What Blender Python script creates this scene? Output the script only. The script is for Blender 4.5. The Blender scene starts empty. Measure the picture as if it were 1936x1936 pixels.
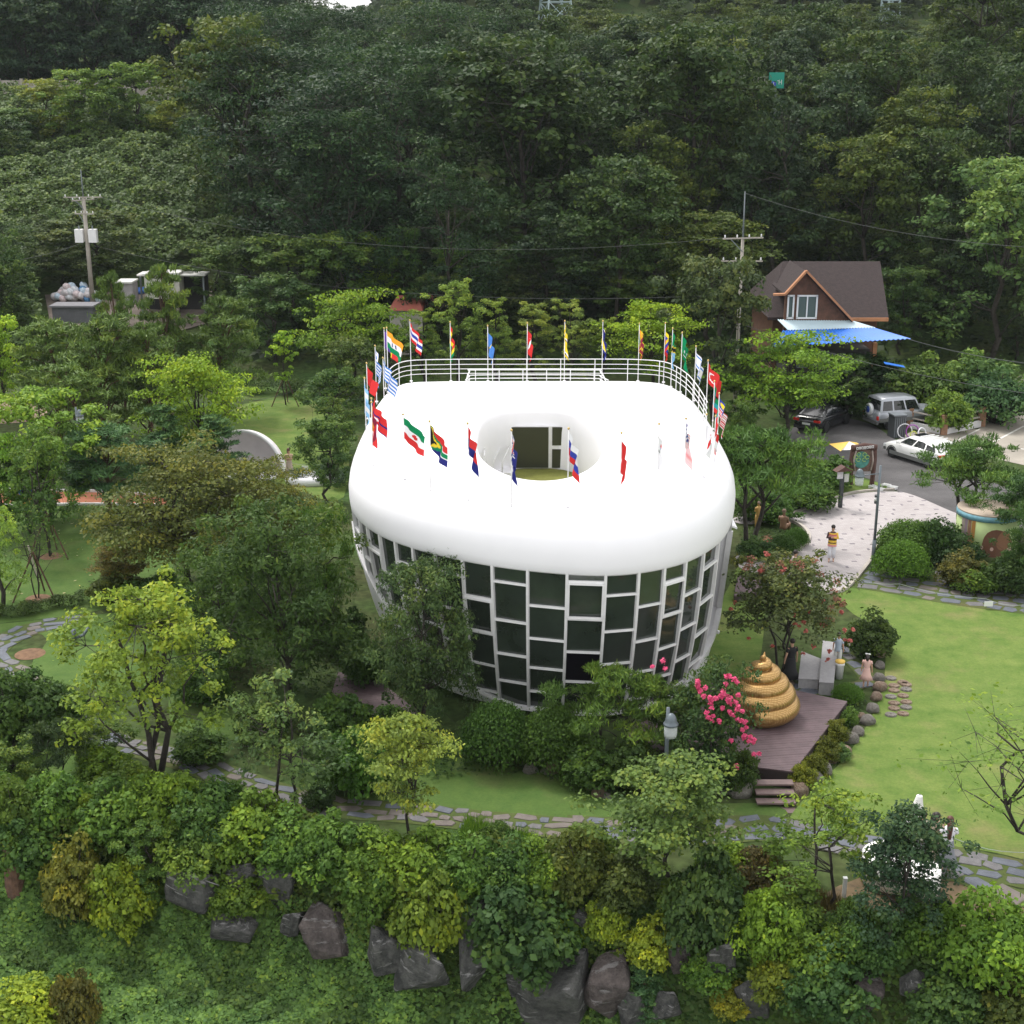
import bpy, math, random
import numpy as np
from mathutils import Vector, Matrix

SC = bpy.context.scene
COL = SC.collection
# ------------------------------------------------------------------ camera, sky, sun, exposure
FPX, CX, CY, PITCH, CAMH = 2610.0, 968.0, 968.0, math.radians(17.4), 20.0
cam_data = bpy.data.cameras.new("camera")
cam_data.lens = 36.0 * FPX / 1936.0
cam_data.sensor_width = 36.0
cam_data.clip_start = 0.5
cam_data.clip_end = 3000.0
cam = bpy.data.objects.new("camera", cam_data)
cam.location = (0, 0, CAMH)
cam.rotation_euler = (math.pi / 2 - PITCH, 0, 0)
COL.objects.link(cam)
SC.camera = cam

SUN_ELEV, SUN_AZ = math.radians(58), math.radians(-35)   # sun stands high, behind and left of the garden
world = bpy.data.worlds.new("World")
SC.world = world
world.use_nodes = True
wn = world.node_tree
wn.nodes.clear()
w_out = wn.nodes.new("ShaderNodeOutputWorld")
w_bg = wn.nodes.new("ShaderNodeBackground")
w_sky = wn.nodes.new("ShaderNodeTexSky")
w_sky.sky_type = 'NISHITA'
w_sky.sun_disc = False
w_sky.sun_elevation = SUN_ELEV
w_sky.sun_rotation = SUN_AZ
w_sky.air_density = 1.2
w_sky.dust_density = 4.0
w_hsv = wn.nodes.new("ShaderNodeHueSaturation")       # a cloud deck takes most of the blue out
w_hsv.inputs['Saturation'].default_value = 0.22
w_mix = wn.nodes.new("ShaderNodeMixRGB")
w_mix.blend_type = 'MIX'
w_mix.inputs['Fac'].default_value = 0.55
w_mix.inputs['Color2'].default_value = (10.6, 10.6, 10.5, 1)
wn.links.new(w_sky.outputs[0], w_hsv.inputs['Color'])
wn.links.new(w_hsv.outputs[0], w_mix.inputs['Color1'])
wn.links.new(w_mix.outputs[0], w_bg.inputs['Color'])
w_bg.inputs['Strength'].default_value = 0.11
wn.links.new(w_bg.outputs[0], w_out.inputs['Surface'])

sun_data = bpy.data.lights.new("sun", 'SUN')
sun_data.energy = 1.5
sun_data.angle = math.radians(14)
sun_data.color = (1.0, 0.96, 0.90)
sun = bpy.data.objects.new("sun", sun_data)
_sd = Vector((math.sin(SUN_AZ) * math.cos(SUN_ELEV), math.cos(SUN_AZ) * math.cos(SUN_ELEV), math.sin(SUN_ELEV)))
sun.rotation_euler = _sd.to_track_quat('Z', 'Y').to_euler()
sun.location = (-30, 60, 80)
COL.objects.link(sun)

SC.view_settings.view_transform = 'Standard'
SC.view_settings.look = 'None'
SC.view_settings.exposure = 0.85
SC.view_settings.gamma = 1.0
SC.view_settings.use_curve_mapping = False
SC.render.engine = 'CYCLES'
SC.cycles.max_bounces = 6
SC.cycles.diffuse_bounces = 3
SC.cycles.glossy_bounces = 3
SC.cycles.transmission_bounces = 3
SC.cycles.transparent_max_bounces = 4

# ------------------------------------------------------------------ where things stand
cp, sp_ = math.cos(PITCH), math.sin(PITCH)
def ray(px, py):
    u, v = (px - CX) / FPX, (CY - py) / FPX
    return np.array((u, cp + v * sp_, -sp_ + v * cp))
def at(px, py, z=0.0):                 # the point of height z that the photograph shows at px, py
    d = ray(px, py)
    t = (z - CAMH) / d[2]
    return float(d[0] * t), float(d[1] * t)
def atd(px, py, Y):                    # the point at ground distance Y seen at px, py -> x, z
    d = ray(px, py)
    t = Y / d[1]
    return float(d[0] * t), float(CAMH + d[2] * t)
def depth(x, y, z):
    return y * cp + (CAMH - z) * sp_
def proj(x, y, z):
    dp = depth(x, y, z)
    return CX + FPX * x / dp, CY - FPX * (y * sp_ + (z - CAMH) * cp) / dp

# terrace edge in plan (garden north of it is level, the slope falls away south of it)
_we = [(-60, 1560), (-300, 1560), (0, 1560), (300, 1590), (560, 1622), (700, 1668), (900, 1672), (1100, 1680), (1300, 1715), (1500, 1770), (1936, 1850), (2300, 1860)]
_wx = sorted([at(a, b) for a, b in _we])
WX = [p[0] for p in _wx]
WY = [p[1] for p in _wx]
def sstep(t):
    t = min(1.0, max(0.0, t))
    return t * t * (3 - 2 * t)
def wob(x, y, s, k=0):
    return math.sin(x / s + 1.7 * k) * math.cos(y / (s * 1.13) + 2.3 * k) * 0.6 + math.sin((x + y) / (s * 0.57) + k) * 0.4
def terr(x, y):
    if y < 45:
        e = float(np.interp(x, WX, WY))
        t = e - y
        if t <= 0:
            return 0.0
        D = float(np.interp(x, [-14, -6, 0], [2.0, 2.8, 3.5]))
        return -D * sstep(t / 2.4) - 0.22 * max(0.0, t - 2.0) + 0.10 * wob(x, y, 0.9) * min(1, t)
    if y < 97:
        return 0.0
    z = float(np.interp(y, [97, 112, 165, 167, 171, 186, 262, 330, 600, 1200], [0, 4, 17.0, 17.3, 19.6, 20.2, 27.0, 27.5, 30, 32]))
    if y > 200:
        f = float(np.interp(x / y, [-0.12, 0.02, 0.25], [0, 1, 1.15]))
        z += f * float(np.interp(y, [200, 262, 330, 480, 700, 1200], [0, 1.0, 20, 58, 95, 100]))
        g = float(np.interp(x / y, [-0.3, -0.2], [1, 0]))
        z += g * float(np.interp(y, [200, 262, 1200], [0, 5, 12]))
    return z + wob(x, y, 9.0) * min(1.0, (y - 97) / 30) * 0.8
def tpt(px, py):                       # ground point seen at px, py (ray march)
    d = ray(px, py)
    t = 12.0
    while t < 1500:
        p = np.array((0, 0, CAMH)) + d * t
        if p[2] <= terr(p[0], p[1]):
            return float(p[0]), float(p[1]), float(terr(p[0], p[1]))
        t += 0.12 if t < 130 else 0.7
    return float(p[0]), float(p[1]), float(p[2])

# ------------------------------------------------------------------ mesh helpers
class MB:
    """collects faces; build() links them as one mesh object"""
    def __init__(self):
        self.v, self.f, self.m = [], [], []
    def add(self, vs, fs, mi=0):
        b = len(self.v)
        self.v += [tuple(map(float, p)) for p in vs]
        self.f += [tuple(b + i for i in f) for f in fs]
        self.m += [mi] * len(fs)
        return self
    def box(self, c, s, rz=0.0, mi=0, R=None):
        hx, hy, hz = s[0] / 2, s[1] / 2, s[2] / 2
        pts = [Vector((a * hx, b * hy, d * hz)) for d in (-1, 1) for a, b in ((-1, -1), (1, -1), (1, 1), (-1, 1))]
        M = R if R is not None else Matrix.Rotation(rz, 3, 'Z')
        pts = [M @ p + Vector(c) for p in pts]
        return self.add(pts, [(3, 2, 1, 0), (4, 5, 6, 7), (0, 1, 5, 4), (1, 2, 6, 5), (2, 3, 7, 6), (3, 0, 4, 7)], mi)
    def bar(self, p, q, w, h, up=(0, 0, 1), mi=0):
        p, q = Vector(p), Vector(q)
        t = (q - p).normalized()
        s = t.cross(Vector(up))
        s = s.normalized() if s.length > 1e-5 else Vector((1, 0, 0))
        n = s.cross(t)
        vs = [e + s * a * w / 2 + n * b * h / 2 for e in (p, q) for a, b in ((-1, -1), (1, -1), (1, 1), (-1, 1))]
        return self.add(vs, [(3, 2, 1, 0), (4, 5, 6, 7), (0, 1, 5, 4), (1, 2, 6, 5), (2, 3, 7, 6), (3, 0, 4, 7)], mi)
    def tube(self, pts, rad, n=6, mi=0, cap=True, closed=False):
        pts = [Vector(p) for p in pts]
        if not hasattr(rad, '__len__'):
            rad = [rad] * len(pts)
        vs, fs = [], []
        prev = None
        L = len(pts)
        for i, p in enumerate(pts):
            a = pts[(i - 1) % L] if (i > 0 or closed) else p
            b = pts[(i + 1) % L] if (i < L - 1 or closed) else p
            t = (b - a)
            t = t.normalized() if t.length > 1e-9 else Vector((0, 0, 1))
            if prev is None:
                r = Vector((0, 0, 1)) if abs(t.z) < 0.9 else Vector((1, 0, 0))
                s = t.cross(r).normalized()
            else:
                s = (prev - t * prev.dot(t))
                s = s.normalized() if s.length > 1e-6 else t.orthogonal().normalized()
            prev = s
            u = t.cross(s)
            for k in range(n):
                an = 2 * math.pi * k / n
                vs.append(p + (s * math.cos(an) + u * math.sin(an)) * rad[i])
        for i in range(L - 1 + (1 if closed else 0)):
            j = (i + 1) % L
            for k in range(n):
                k2 = (k + 1) % n
                fs.append((i * n + k, i * n + k2, j * n + k2, j * n + k))
        if cap and not closed:
            fs.append(tuple(range(n - 1, -1, -1)))
            fs.append(tuple((L - 1) * n + k for k in range(n)))
        return self.add(vs, fs, mi)
    def lathe(self, prof, c=(0, 0, 0), n=16, mi=0, a0=0.0, a1=2 * math.pi, sx=1, sy=1):
        full = abs(a1 - a0 - 2 * math.pi) < 1e-6
        m = n if full else n + 1
        vs = []
        for r, z in prof:
            for k in range(m):
                a = a0 + (a1 - a0) * k / n
                vs.append((c[0] + r * math.cos(a) * sx, c[1] + r * math.sin(a) * sy, c[2] + z))
        fs = []
        for i in range(len(prof) - 1):
            for k in range(n):
                k2 = (k + 1) % m
                fs.append((i * m + k, i * m + k2, (i + 1) * m + k2, (i + 1) * m + k))
        if full:
            if prof[0][0] > 1e-6: fs.append(tuple(range(m - 1, -1, -1)))
            if prof[-1][0] > 1e-6: fs.append(tuple((len(prof) - 1) * m + k for k in range(m)))
        return self.add(vs, fs, mi)
    def prism(self, poly, z0, z1, mi=0):
        n = len(poly)
        ar = sum(poly[i][0] * poly[(i + 1) % n][1] - poly[(i + 1) % n][0] * poly[i][1] for i in range(n))
        if ar < 0: poly = poly[::-1]
        vs = [(p[0], p[1], z0) for p in poly] + [(p[0], p[1], z1) for p in poly]
        fs = [tuple(range(n - 1, -1, -1)), tuple(range(n, 2 * n))]
        fs += [(i, (i + 1) % n, n + (i + 1) % n, n + i) for i in range(n)]
        return self.add(vs, fs, mi)
    def sphere(self, c, r, nu=10, nv=7, mi=0):
        if not hasattr(r, '__len__'): r = (r, r, r)
        vs = [(c[0], c[1], c[2] - r[2])]
        for j in range(1, nv):
            t = math.pi * j / nv
            for i in range(nu):
                a = 2 * math.pi * i / nu
                vs.append((c[0] + r[0] * math.sin(t) * math.cos(a), c[1] + r[1] * math.sin(t) * math.sin(a), c[2] - r[2] * math.cos(t)))
        vs.append((c[0], c[1], c[2] + r[2]))
        fs = [(0, 1 + (i + 1) % nu, 1 + i) for i in range(nu)]
        for j in range(nv - 2):
            for i in range(nu):
                a, b = 1 + j * nu + i, 1 + j * nu + (i + 1) % nu
                fs.append((a, b, b + nu, a + nu))
        l = 1 + (nv - 2) * nu
        fs += [(l + i, l + (i + 1) % nu, len(vs) - 1) for i in range(nu)]
        return self.add(vs, fs, mi)
    def mesh(self, name, mats, smooth=False):
        me = bpy.data.meshes.new(name)
        me.from_pydata(self.v, [], self.f)
        if not isinstance(mats, (list, tuple)): mats = [mats]
        for m in mats: me.materials.append(m)
        if len(mats) > 1: me.polygons.foreach_set("material_index", self.m)
        if smooth: me.polygons.foreach_set("use_smooth", [True] * len(self.f))
        me.update()
        return me
    def build(self, name, mats, parent=None, smooth=False, loc=None, **kw):
        return link(name, self.mesh(name, mats, smooth), parent, loc, **kw)
def link(name, me, parent=None, loc=None, rot=None, scale=None, color=None, **kw):
    o = bpy.data.objects.new(name, me)
    COL.objects.link(o)
    if parent is not None: o.parent = parent
    if loc is not None: o.location = loc
    if rot is not None: o.rotation_euler = rot if hasattr(rot, '__len__') else (0, 0, rot)
    if scale is not None: o.scale = scale if hasattr(scale, '__len__') else (scale,) * 3
    if color is not None: o.color = (*color, 1)
    for k, v in kw.items(): o[k] = v
    return o
def thing(name, label, cat, loc=(0, 0, 0), rz=0.0, group=None):
    o = link(name, None, None, loc, rz)
    o['label'] = label
    o['category'] = cat
    if group: o['group'] = group
    return o
def tag(o, label, cat, group=None):
    o['label'] = label
    o['category'] = cat
    if group: o['group'] = group
    return o
def struct(o, label=None):
    o['kind'] = 'structure'
    if label: o['label'] = label
    return o

# ------------------------------------------------------------------ materials
def mat(name, col, rough=0.6, metal=0.0, spec=0.5, noise=0.0, nscale=8.0, bump=0.0, bscale=40.0, coat=0.0, col2=None, alpha=None):
    m = bpy.data.materials.new(name)
    m.use_nodes = True
    nt = m.node_tree
    b = nt.nodes["Principled BSDF"]
    b.inputs['Base Color'].default_value = (*col, 1)
    b.inputs['Roughness'].default_value = rough
    b.inputs['Metallic'].default_value = metal
    b.inputs['Specular IOR Level'].default_value = spec
    if coat: b.inputs['Coat Weight'].default_value = coat
    if noise or bump:
        tc = nt.nodes.new("ShaderNodeTexCoord")
    if noise:
        n = nt.nodes.new("ShaderNodeTexNoise")
        n.inputs['Scale'].default_value = nscale
        n.inputs['Detail'].default_value = 6
        n.inputs['Roughness'].default_value = 0.65
        nt.links.new(tc.outputs['Object'], n.inputs['Vector'])
        r = nt.nodes.new("ShaderNodeValToRGB")
        c2 = col2 or tuple(min(1, c * (1 + noise)) for c in col)
        c1 = tuple(c * (1 - noise) for c in col) if not col2 else col
        r.color_ramp.elements[0].color = (*c1, 1)
        r.color_ramp.elements[1].color = (*c2, 1)
        r.color_ramp.elements[0].position = 0.32
        r.color_ramp.elements[1].position = 0.68
        nt.links.new(n.outputs['Fac'], r.inputs[0])
        nt.links.new(r.outputs[0], b.inputs['Base Color'])
    if bump:
        n2 = nt.nodes.new("ShaderNodeTexNoise")
        n2.inputs['Scale'].default_value = bscale
        n2.inputs['Detail'].default_value = 4
        nt.links.new(tc.outputs['Object'], n2.inputs['Vector'])
        bp = nt.nodes.new("ShaderNodeBump")
        bp.inputs['Strength'].default_value = bump
        bp.inputs['Distance'].default_value = 0.05
        nt.links.new(n2.outputs['Fac'], bp.inputs['Height'])
        nt.links.new(bp.outputs[0], b.inputs['Normal'])
    return m

def leaf_mat(name, gloss=0.25, trans=0.3):
    """leaf colour = the object's own colour, varied leaf by leaf with the 'tint' attribute"""
    m = bpy.data.materials.new(name)
    m.use_nodes = True
    nt = m.node_tree
    nt.nodes.clear()
    out = nt.nodes.new("ShaderNodeOutputMaterial")
    oi = nt.nodes.new("ShaderNodeObjectInfo")
    at_ = nt.nodes.new("ShaderNodeAttribute")
    at_.attribute_name = "tint"
    ramp = nt.nodes.new("ShaderNodeValToRGB")
    e = ramp.color_ramp.elements
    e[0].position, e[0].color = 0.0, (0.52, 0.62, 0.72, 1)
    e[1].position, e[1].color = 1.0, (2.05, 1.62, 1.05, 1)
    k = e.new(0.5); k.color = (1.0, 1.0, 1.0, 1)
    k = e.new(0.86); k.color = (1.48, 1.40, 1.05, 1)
    nt.links.new(at_.outputs['Fac'], ramp.inputs[0])
    mul = nt.nodes.new("ShaderNodeMixRGB")
    mul.blend_type = 'MULTIPLY'
    mul.inputs[0].default_value = 1.0
    nt.links.new(oi.outputs['Color'], mul.inputs[1])
    nt.links.new(ramp.outputs[0], mul.inputs[2])
    pb = nt.nodes.new("ShaderNodeBsdfPrincipled")
    pb.inputs['Roughness'].default_value = 0.55
    pb.inputs['Specular IOR Level'].default_value = gloss
    nt.links.new(mul.outputs[0], pb.inputs['Base Color'])
    tr = nt.nodes.new("ShaderNodeBsdfTranslucent")
    nt.links.new(mul.outputs[0], tr.inputs[0])
    mx = nt.nodes.new("ShaderNodeMixShader")
    mx.inputs[0].default_value = trans
    nt.links.new(pb.outputs[0], mx.inputs[1])
    nt.links.new(tr.outputs[0], mx.inputs[2])
    nt.links.new(mx.outputs[0], out.inputs[0])
    return m
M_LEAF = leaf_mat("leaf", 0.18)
M_NEEDLE = leaf_mat("needle", 0.2, 0.15)
M_BARK = mat("bark", (0.036, 0.030, 0.024), 0.9, noise=0.5, nscale=6, bump=0.6, bscale=14)
M_PBARK = mat("pine_bark", (0.10, 0.055, 0.035), 0.9, noise=0.5, nscale=5, bump=0.6, bscale=12)
M_WHITE = mat("white_render", (0.84, 0.83, 0.86), 0.45, spec=0.4, noise=0.02, nscale=0.8)
M_FRAME = mat("white_frame", (0.76, 0.75, 0.76), 0.4, noise=0.06, nscale=3)
M_WSTEEL = mat("white_steel", (0.74, 0.74, 0.74), 0.35)
M_GREYMETAL = mat("grey_metal", (0.16, 0.18, 0.20), 0.45, metal=0.2, noise=0.1, nscale=4)
M_DARKMETAL = mat("dark_metal", (0.045, 0.05, 0.055), 0.45, noise=0.15, nscale=4)
M_CONC = mat("concrete", (0.36, 0.34, 0.31), 0.85, noise=0.2, nscale=2.5, bump=0.2)
M_BLACK = mat("black_rubber", (0.015, 0.015, 0.016), 0.7)
# ------------------------------------------------------------------ foliage
def leaf_arrays(C, R, n, size, rng, shell=0.55, aspect=0.55, up=0.55, top=0.7, narrow=False, tintv=None, spray=0.0):
    """n leaves in every clump: centres C (k,3), radii R (k,3) -> verts (4N,3), tint (4N)"""
    C = np.asarray(C, float); R = np.asarray(R, float)
    k = len(C)
    nn = n if hasattr(n, '__len__') else np.full(k, n)
    idx = np.repeat(np.arange(k), nn)
    N = len(idx)
    d = rng.normal(size=(N, 3))
    d /= np.linalg.norm(d, axis=1)[:, None] + 1e-9
    flip = rng.random(N) < top
    d[:, 2] = np.where(flip, np.abs(d[:, 2]), d[:, 2])
    rad = 1 - shell * rng.random(N) ** 1.4
    # ragged outline: some leaves stand out of the clump
    rad *= np.where(rng.random(N) < 0.2, 1 + 0.5 * rng.random(N), 1.0)
    pos = C[idx] + d * R[idx] * rad[:, None]
    nrm = d * 0.55 + rng.normal(size=(N, 3)) * 0.45
    nrm[:, 2] += up
    nrm /= np.linalg.norm(nrm, axis=1)[:, None] + 1e-9
    t = rng.normal(size=(N, 3))
    if narrow:
        t = d * 0.8 + rng.normal(size=(N, 3)) * 0.45
        t[:, 2] += 0.75
    else:
        t = t + d * spray * 2
    t -= nrm * np.sum(t * nrm, axis=1)[:, None]
    t /= np.linalg.norm(t, axis=1)[:, None] + 1e-9
    b = np.cross(nrm, t)
    s = size * (0.5 + 1.05 * rng.random(N) ** 1.5)[:, None]
    a = aspect
    V = np.empty((N, 4, 3))
    V[:, 0] = pos - t * s * 0.5
    V[:, 1] = pos + b * s * a * 0.5 + t * s * 0.05
    V[:, 2] = pos + t * s * 0.5
    V[:, 3] = pos - b * s * a * 0.5 + t * s * 0.05
    ct = rng.random(k) * 0.6 + 0.18 if tintv is None else np.asarray(tintv)
    tint = np.clip(ct[idx] + rng.normal(size=N) * 0.17, 0, 1)
    return V.reshape(-1, 3), np.repeat(tint, 4)

def quad_mesh(name, V, tint, mats, extra=None):
    """V (4N,3) quads; extra = MB with more geometry (material slot 1)"""
    me = bpy.data.meshes.new(name)
    nq = len(V) // 4
    ev, ef = ([], [])
    if extra is not None:
        ev, ef = np.array(extra.v, float), extra.f
    nv = len(V) + len(ev)
    me.vertices.add(nv)
    co = np.concatenate([V, ev]) if len(ev) else V
    me.vertices.foreach_set("co", co.astype(np.float32).ravel())
    loops = np.arange(nq * 4, dtype=np.int32)
    starts = np.arange(nq, dtype=np.int32) * 4
    mi = np.zeros(nq + len(ef), dtype=np.int32)
    if len(ef):
        el = np.concatenate([np.array(f, dtype=np.int32) for f in ef]) + len(V)
        ln = np.array([len(f) for f in ef], dtype=np.int32)
        es = np.concatenate([[0], np.cumsum(ln)[:-1]]).astype(np.int32) + len(loops)
        loops = np.concatenate([loops, el]); starts = np.concatenate([starts, es])
        mi[nq:] = 1
    me.loops.add(len(loops))
    me.loops.foreach_set("vertex_index", loops)
    me.polygons.add(len(starts))
    me.polygons.foreach_set("loop_start", starts)
    for m in (mats if isinstance(mats, (list, tuple)) else [mats]): me.materials.append(m)
    me.polygons.foreach_set("material_index", mi)
    at_ = me.attributes.new("tint", 'FLOAT', 'POINT')
    at_.data.foreach_set("value", np.concatenate([tint, np.zeros(len(ev))]).astype(np.float32))
    me.update()
    me.validate()
    return me

def limb(mb, p, q, r0, r1, rng, wig=0.08, n=5, seg=4):
    p, q = np.array(p, float), np.array(q, float)
    L = np.linalg.norm(q - p)
    pts, rr = [], []
    for i in range(seg + 1):
        t = i / seg
        m = p + (q - p) * t
        if 0 < i < seg: m = m + rng.normal(size=3) * L * wig * 0.5
        m[2] += math.sin(math.pi * t) * L * 0.05
        pts.append(m); rr.append(r0 + (r1 - r0) * t)
    mb.tube(pts, rr, n)
    return pts

def make_tree(kind, seed, H, W, leaf, nleaf, trunk_frac=0.3, nlobe=10, nsub=5, mat_leaf=None, bark=None, multi=1, aspect=0.6, dens=1.0, envelope='round', openness=0.0, tr=0.022):
    """returns (crown mesh, trunk mesh, width W, height H); base at the origin"""
    rng = np.random.default_rng(seed)
    tm = MB()
    cz0 = H * trunk_frac
    ch = H - cz0
    lobes = []
    for i in range(nlobe):
        for _ in range(30):
            u = rng.random()
            a = 2 * math.pi * (i * 0.381966 + 0.08 * rng.random())
            if envelope == 'cone': rr = (1 - u) ** 0.9 * 0.95 + 0.05
            elif envelope == 'vase': rr = 0.35 + 0.65 * math.sin(math.pi * min(1, 0.25 + u * 0.72))
            elif envelope == 'tall': rr = math.sin(math.pi * (0.16 + 0.8 * u)) ** 0.7
            else: rr = math.sin(math.pi * (0.12 + 0.8 * u)) ** 0.8
            r = rr * (0.45 + 0.4 * rng.random()) * W / 2
            break
        lobes.append(np.array((math.cos(a) * r, math.sin(a) * r, cz0 + ch * (0.06 + 0.84 * u))))
    lobes.append(np.array((rng.normal() * 0.05 * W, rng.normal() * 0.05 * W, H - ch * 0.1)))
    stems = []
    r0 = H * tr
    lean = rng.normal(size=2) * 0.03 * H
    for s in range(multi):
        a = 2 * math.pi * s / multi + rng.random()
        sprd = 0.0 if multi == 1 else 0.16 * W
        top = np.array((math.cos(a) * sprd + lean[0], math.sin(a) * sprd + lean[1], cz0 + ch * 0.6))
        b0 = (0.0, 0.0, -0.15) if multi == 1 else (math.cos(a) * r0 * 0.8, math.sin(a) * r0 * 0.8, -0.15)
        stems.append(limb(tm, b0, top, r0 if multi == 1 else r0 * 0.7, r0 * 0.3, rng, 0.06, 7, 6))
    C, R, T = [], [], []
    if multi > 1: lobes += [s_[-1] + np.array((0, 0, ch * .08)) for s_ in stems]
    for L in lobes:
        st = stems[int(rng.integers(len(stems)))]
        cand = [p for p in st if p[2] < L[2] - 0.02 * H] or [st[1]]
        src = cand[-1] if rng.random() < 0.6 else cand[len(cand) // 2]
        limb(tm, src, L, r0 * 0.33, r0 * 0.08, rng, 0.1, 4, 3)
        lr = W * (0.17 + 0.08 * rng.random()) * (1 - openness * 0.4)
        lt = rng.random() * 0.35 + 0.15
        for j in range(nsub):
            if envelope == 'layer':
                o = rng.normal(size=3) * np.array((lr * 0.8, lr * 0.8, lr * 0.22))
                rad = np.array((lr * 0.6, lr * 0.6, lr * 0.16)) * (0.8 + 0.5 * rng.random())
            else:
                o = rng.normal(size=3) * lr * 0.62
                rad = np.array((1, 1, 0.68)) * lr * (0.30 + 0.28 * rng.random())
            c = L + o
            c[2] = min(c[2], H - rad[2] * 0.6)
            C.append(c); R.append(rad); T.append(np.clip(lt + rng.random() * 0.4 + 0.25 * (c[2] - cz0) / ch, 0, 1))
            limb(tm, L, c, r0 * 0.09, r0 * 0.04, rng, 0.1, 3, 1)
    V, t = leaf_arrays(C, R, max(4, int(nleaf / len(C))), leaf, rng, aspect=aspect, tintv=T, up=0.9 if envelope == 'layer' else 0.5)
    V[:, 2] = np.maximum(V[:, 2], 0.05)
    return (quad_mesh(kind + "_crown", V, t, mat_leaf or M_LEAF), tm.mesh(kind + "_trunk", bark or M_BARK, True), W, H)

def make_pine(kind, seed, H, W, leaf, nleaf, npad=16, trunk_frac=0.35, lean=0.12, conic=0.5, bark=None, multi=1, tr=0.024):
    rng = np.random.default_rng(seed)
    tm = MB()
    r0 = H * tr
    la = rng.random() * 6.28
    stems = []
    for s in range(multi):
        a = la + s * 6.28 / multi
        pts = []
        for i in range(8):
            t = i / 7
            bend = math.sin(t * math.pi * 1.2) * lean * H
            pts.append(np.array((math.cos(a) * bend, math.sin(a) * bend, -0.15 + t * (H * 0.96 + 0.15))) + rng.normal(size=3) * 0.012 * H * (t > 0))
        tm.tube(pts, [r0 * (1 - 0.85 * i / 7) * (1 if multi == 1 else 0.75) for i in range(8)], 7)
        stems.append(pts)
    C, R, T = [], [], []
    for i in range(npad):
        u = (i + 0.5) / npad
        z = H * (trunk_frac + (0.97 - trunk_frac) * u)
        a = i * 2.399 + rng.random() * 0.7
        rr = W / 2 * ((1 - conic) + conic * (1 - u)) * (0.4 + 0.55 * rng.random()) * (0.55 if u > 0.85 else 1)
        st = stems[i % multi]
        j = min(7, max(1, int(z / H * 7)))
        src = st[j - 1] if j > 1 else st[1]
        ctr = np.array((st[j][0] + math.cos(a) * rr, st[j][1] + math.sin(a) * rr, z))
        mid = (src + ctr) / 2 + np.array((0, 0, 0.03 * H))
        tm.tube([src, mid, ctr - np.array((0, 0, 0.02 * H))], [r0 * 0.32, r0 * 0.2, r0 * 0.1], 4)
        pr = W * (0.13 + 0.08 * rng.random()) * (1.15 - 0.35 * u)
        lt = 0.2 + 0.4 * rng.random()
        for k in range(7):
            o = rng.normal(size=3) * np.array((pr * 0.6, pr * 0.6, pr * 0.14))
            C.append(ctr + o); R.append(np.array((0.5, 0.5, 0.22)) * pr * (0.8 + 0.5 * rng.random())); T.append(np.clip(lt + 0.35 * rng.random(), 0, 1))
            tm.tube([ctr - np.array((0, 0, 0.02 * H)), ctr + o], [r0 * 0.08, r0 * 0.04], 3)
    V, t = leaf_arrays(C, R, max(4, int(nleaf / len(C))), leaf, rng, aspect=0.2, narrow=True, tintv=T, shell=0.7, up=0.2)
    return (quad_mesh(kind + "_crown", V, t, M_NEEDLE), tm.mesh(kind + "_trunk", bark or M_PBARK, True), W, H)

def make_shrub(kind, seed, H, W, leaf, nleaf, nclump=26, aspect=0.6, clipped=False, flat=0.6):
    rng = np.random.default_rng(seed)
    tm = MB()
    C, R, T = [], [], []
    for i in range(nclump):
        a = i * 2.399963
        u = (i + 0.5) / nclump
        el = math.asin(min(1, u))               # even over the upper dome
        k = 0.80 if clipped else 0.50 + 0.42 * rng.random()
        c = np.array((math.cos(a) * math.cos(el) * W / 2 * k, math.sin(a) * math.cos(el) * W / 2 * k, H * 0.18 + math.sin(el) * H * 0.66 * (k + (0 if clipped else 0.2 * rng.random() - 0.05))))
        rad = np.array((1, 1, 0.75)) * W * (0.15 if clipped else 0.08 + 0.10 * rng.random())
        C.append(c); R.append(rad); T.append(0.45 + 0.1 * rng.random() if clipped else 0.2 + 0.6 * rng.random())
        if not clipped or i % 3 == 0:
            limb(tm, (c[0] * 0.08, c[1] * 0.08, -0.05), c, W * 0.012, W * 0.005, rng, 0.08, 4, 2)
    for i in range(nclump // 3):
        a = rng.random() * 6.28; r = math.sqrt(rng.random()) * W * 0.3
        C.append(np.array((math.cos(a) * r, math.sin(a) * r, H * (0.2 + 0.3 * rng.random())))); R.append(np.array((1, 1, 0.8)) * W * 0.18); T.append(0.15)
    V, t = leaf_arrays(C, R, int(nleaf / len(C)), leaf, rng, aspect=aspect, tintv=T, shell=0.4, up=0.5, top=0.8)
    V[:, 2] = np.maximum(V[:, 2], 0.0)
    return (quad_mesh(kind + "_foliage", V, t, M_LEAF), tm.mesh(kind + "_stems", M_BARK, True), W, H)

PROTO = {}
def P(key, fn, *a, **k):
    cm, tm, W, H = fn(key, *a, **k)
    co = np.empty(len(cm.vertices) * 3, np.float32)
    cm.vertices.foreach_get("co", co)
    co = co.reshape(-1, 3)
    # true spread of the crown, so that a plant can be ordered by its real size
    PROTO[key] = (cm, tm, 2 * float(np.percentile(np.abs(co[:, :2]), 98.5)), float(np.percentile(co[:, 2], 99.7)))
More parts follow.
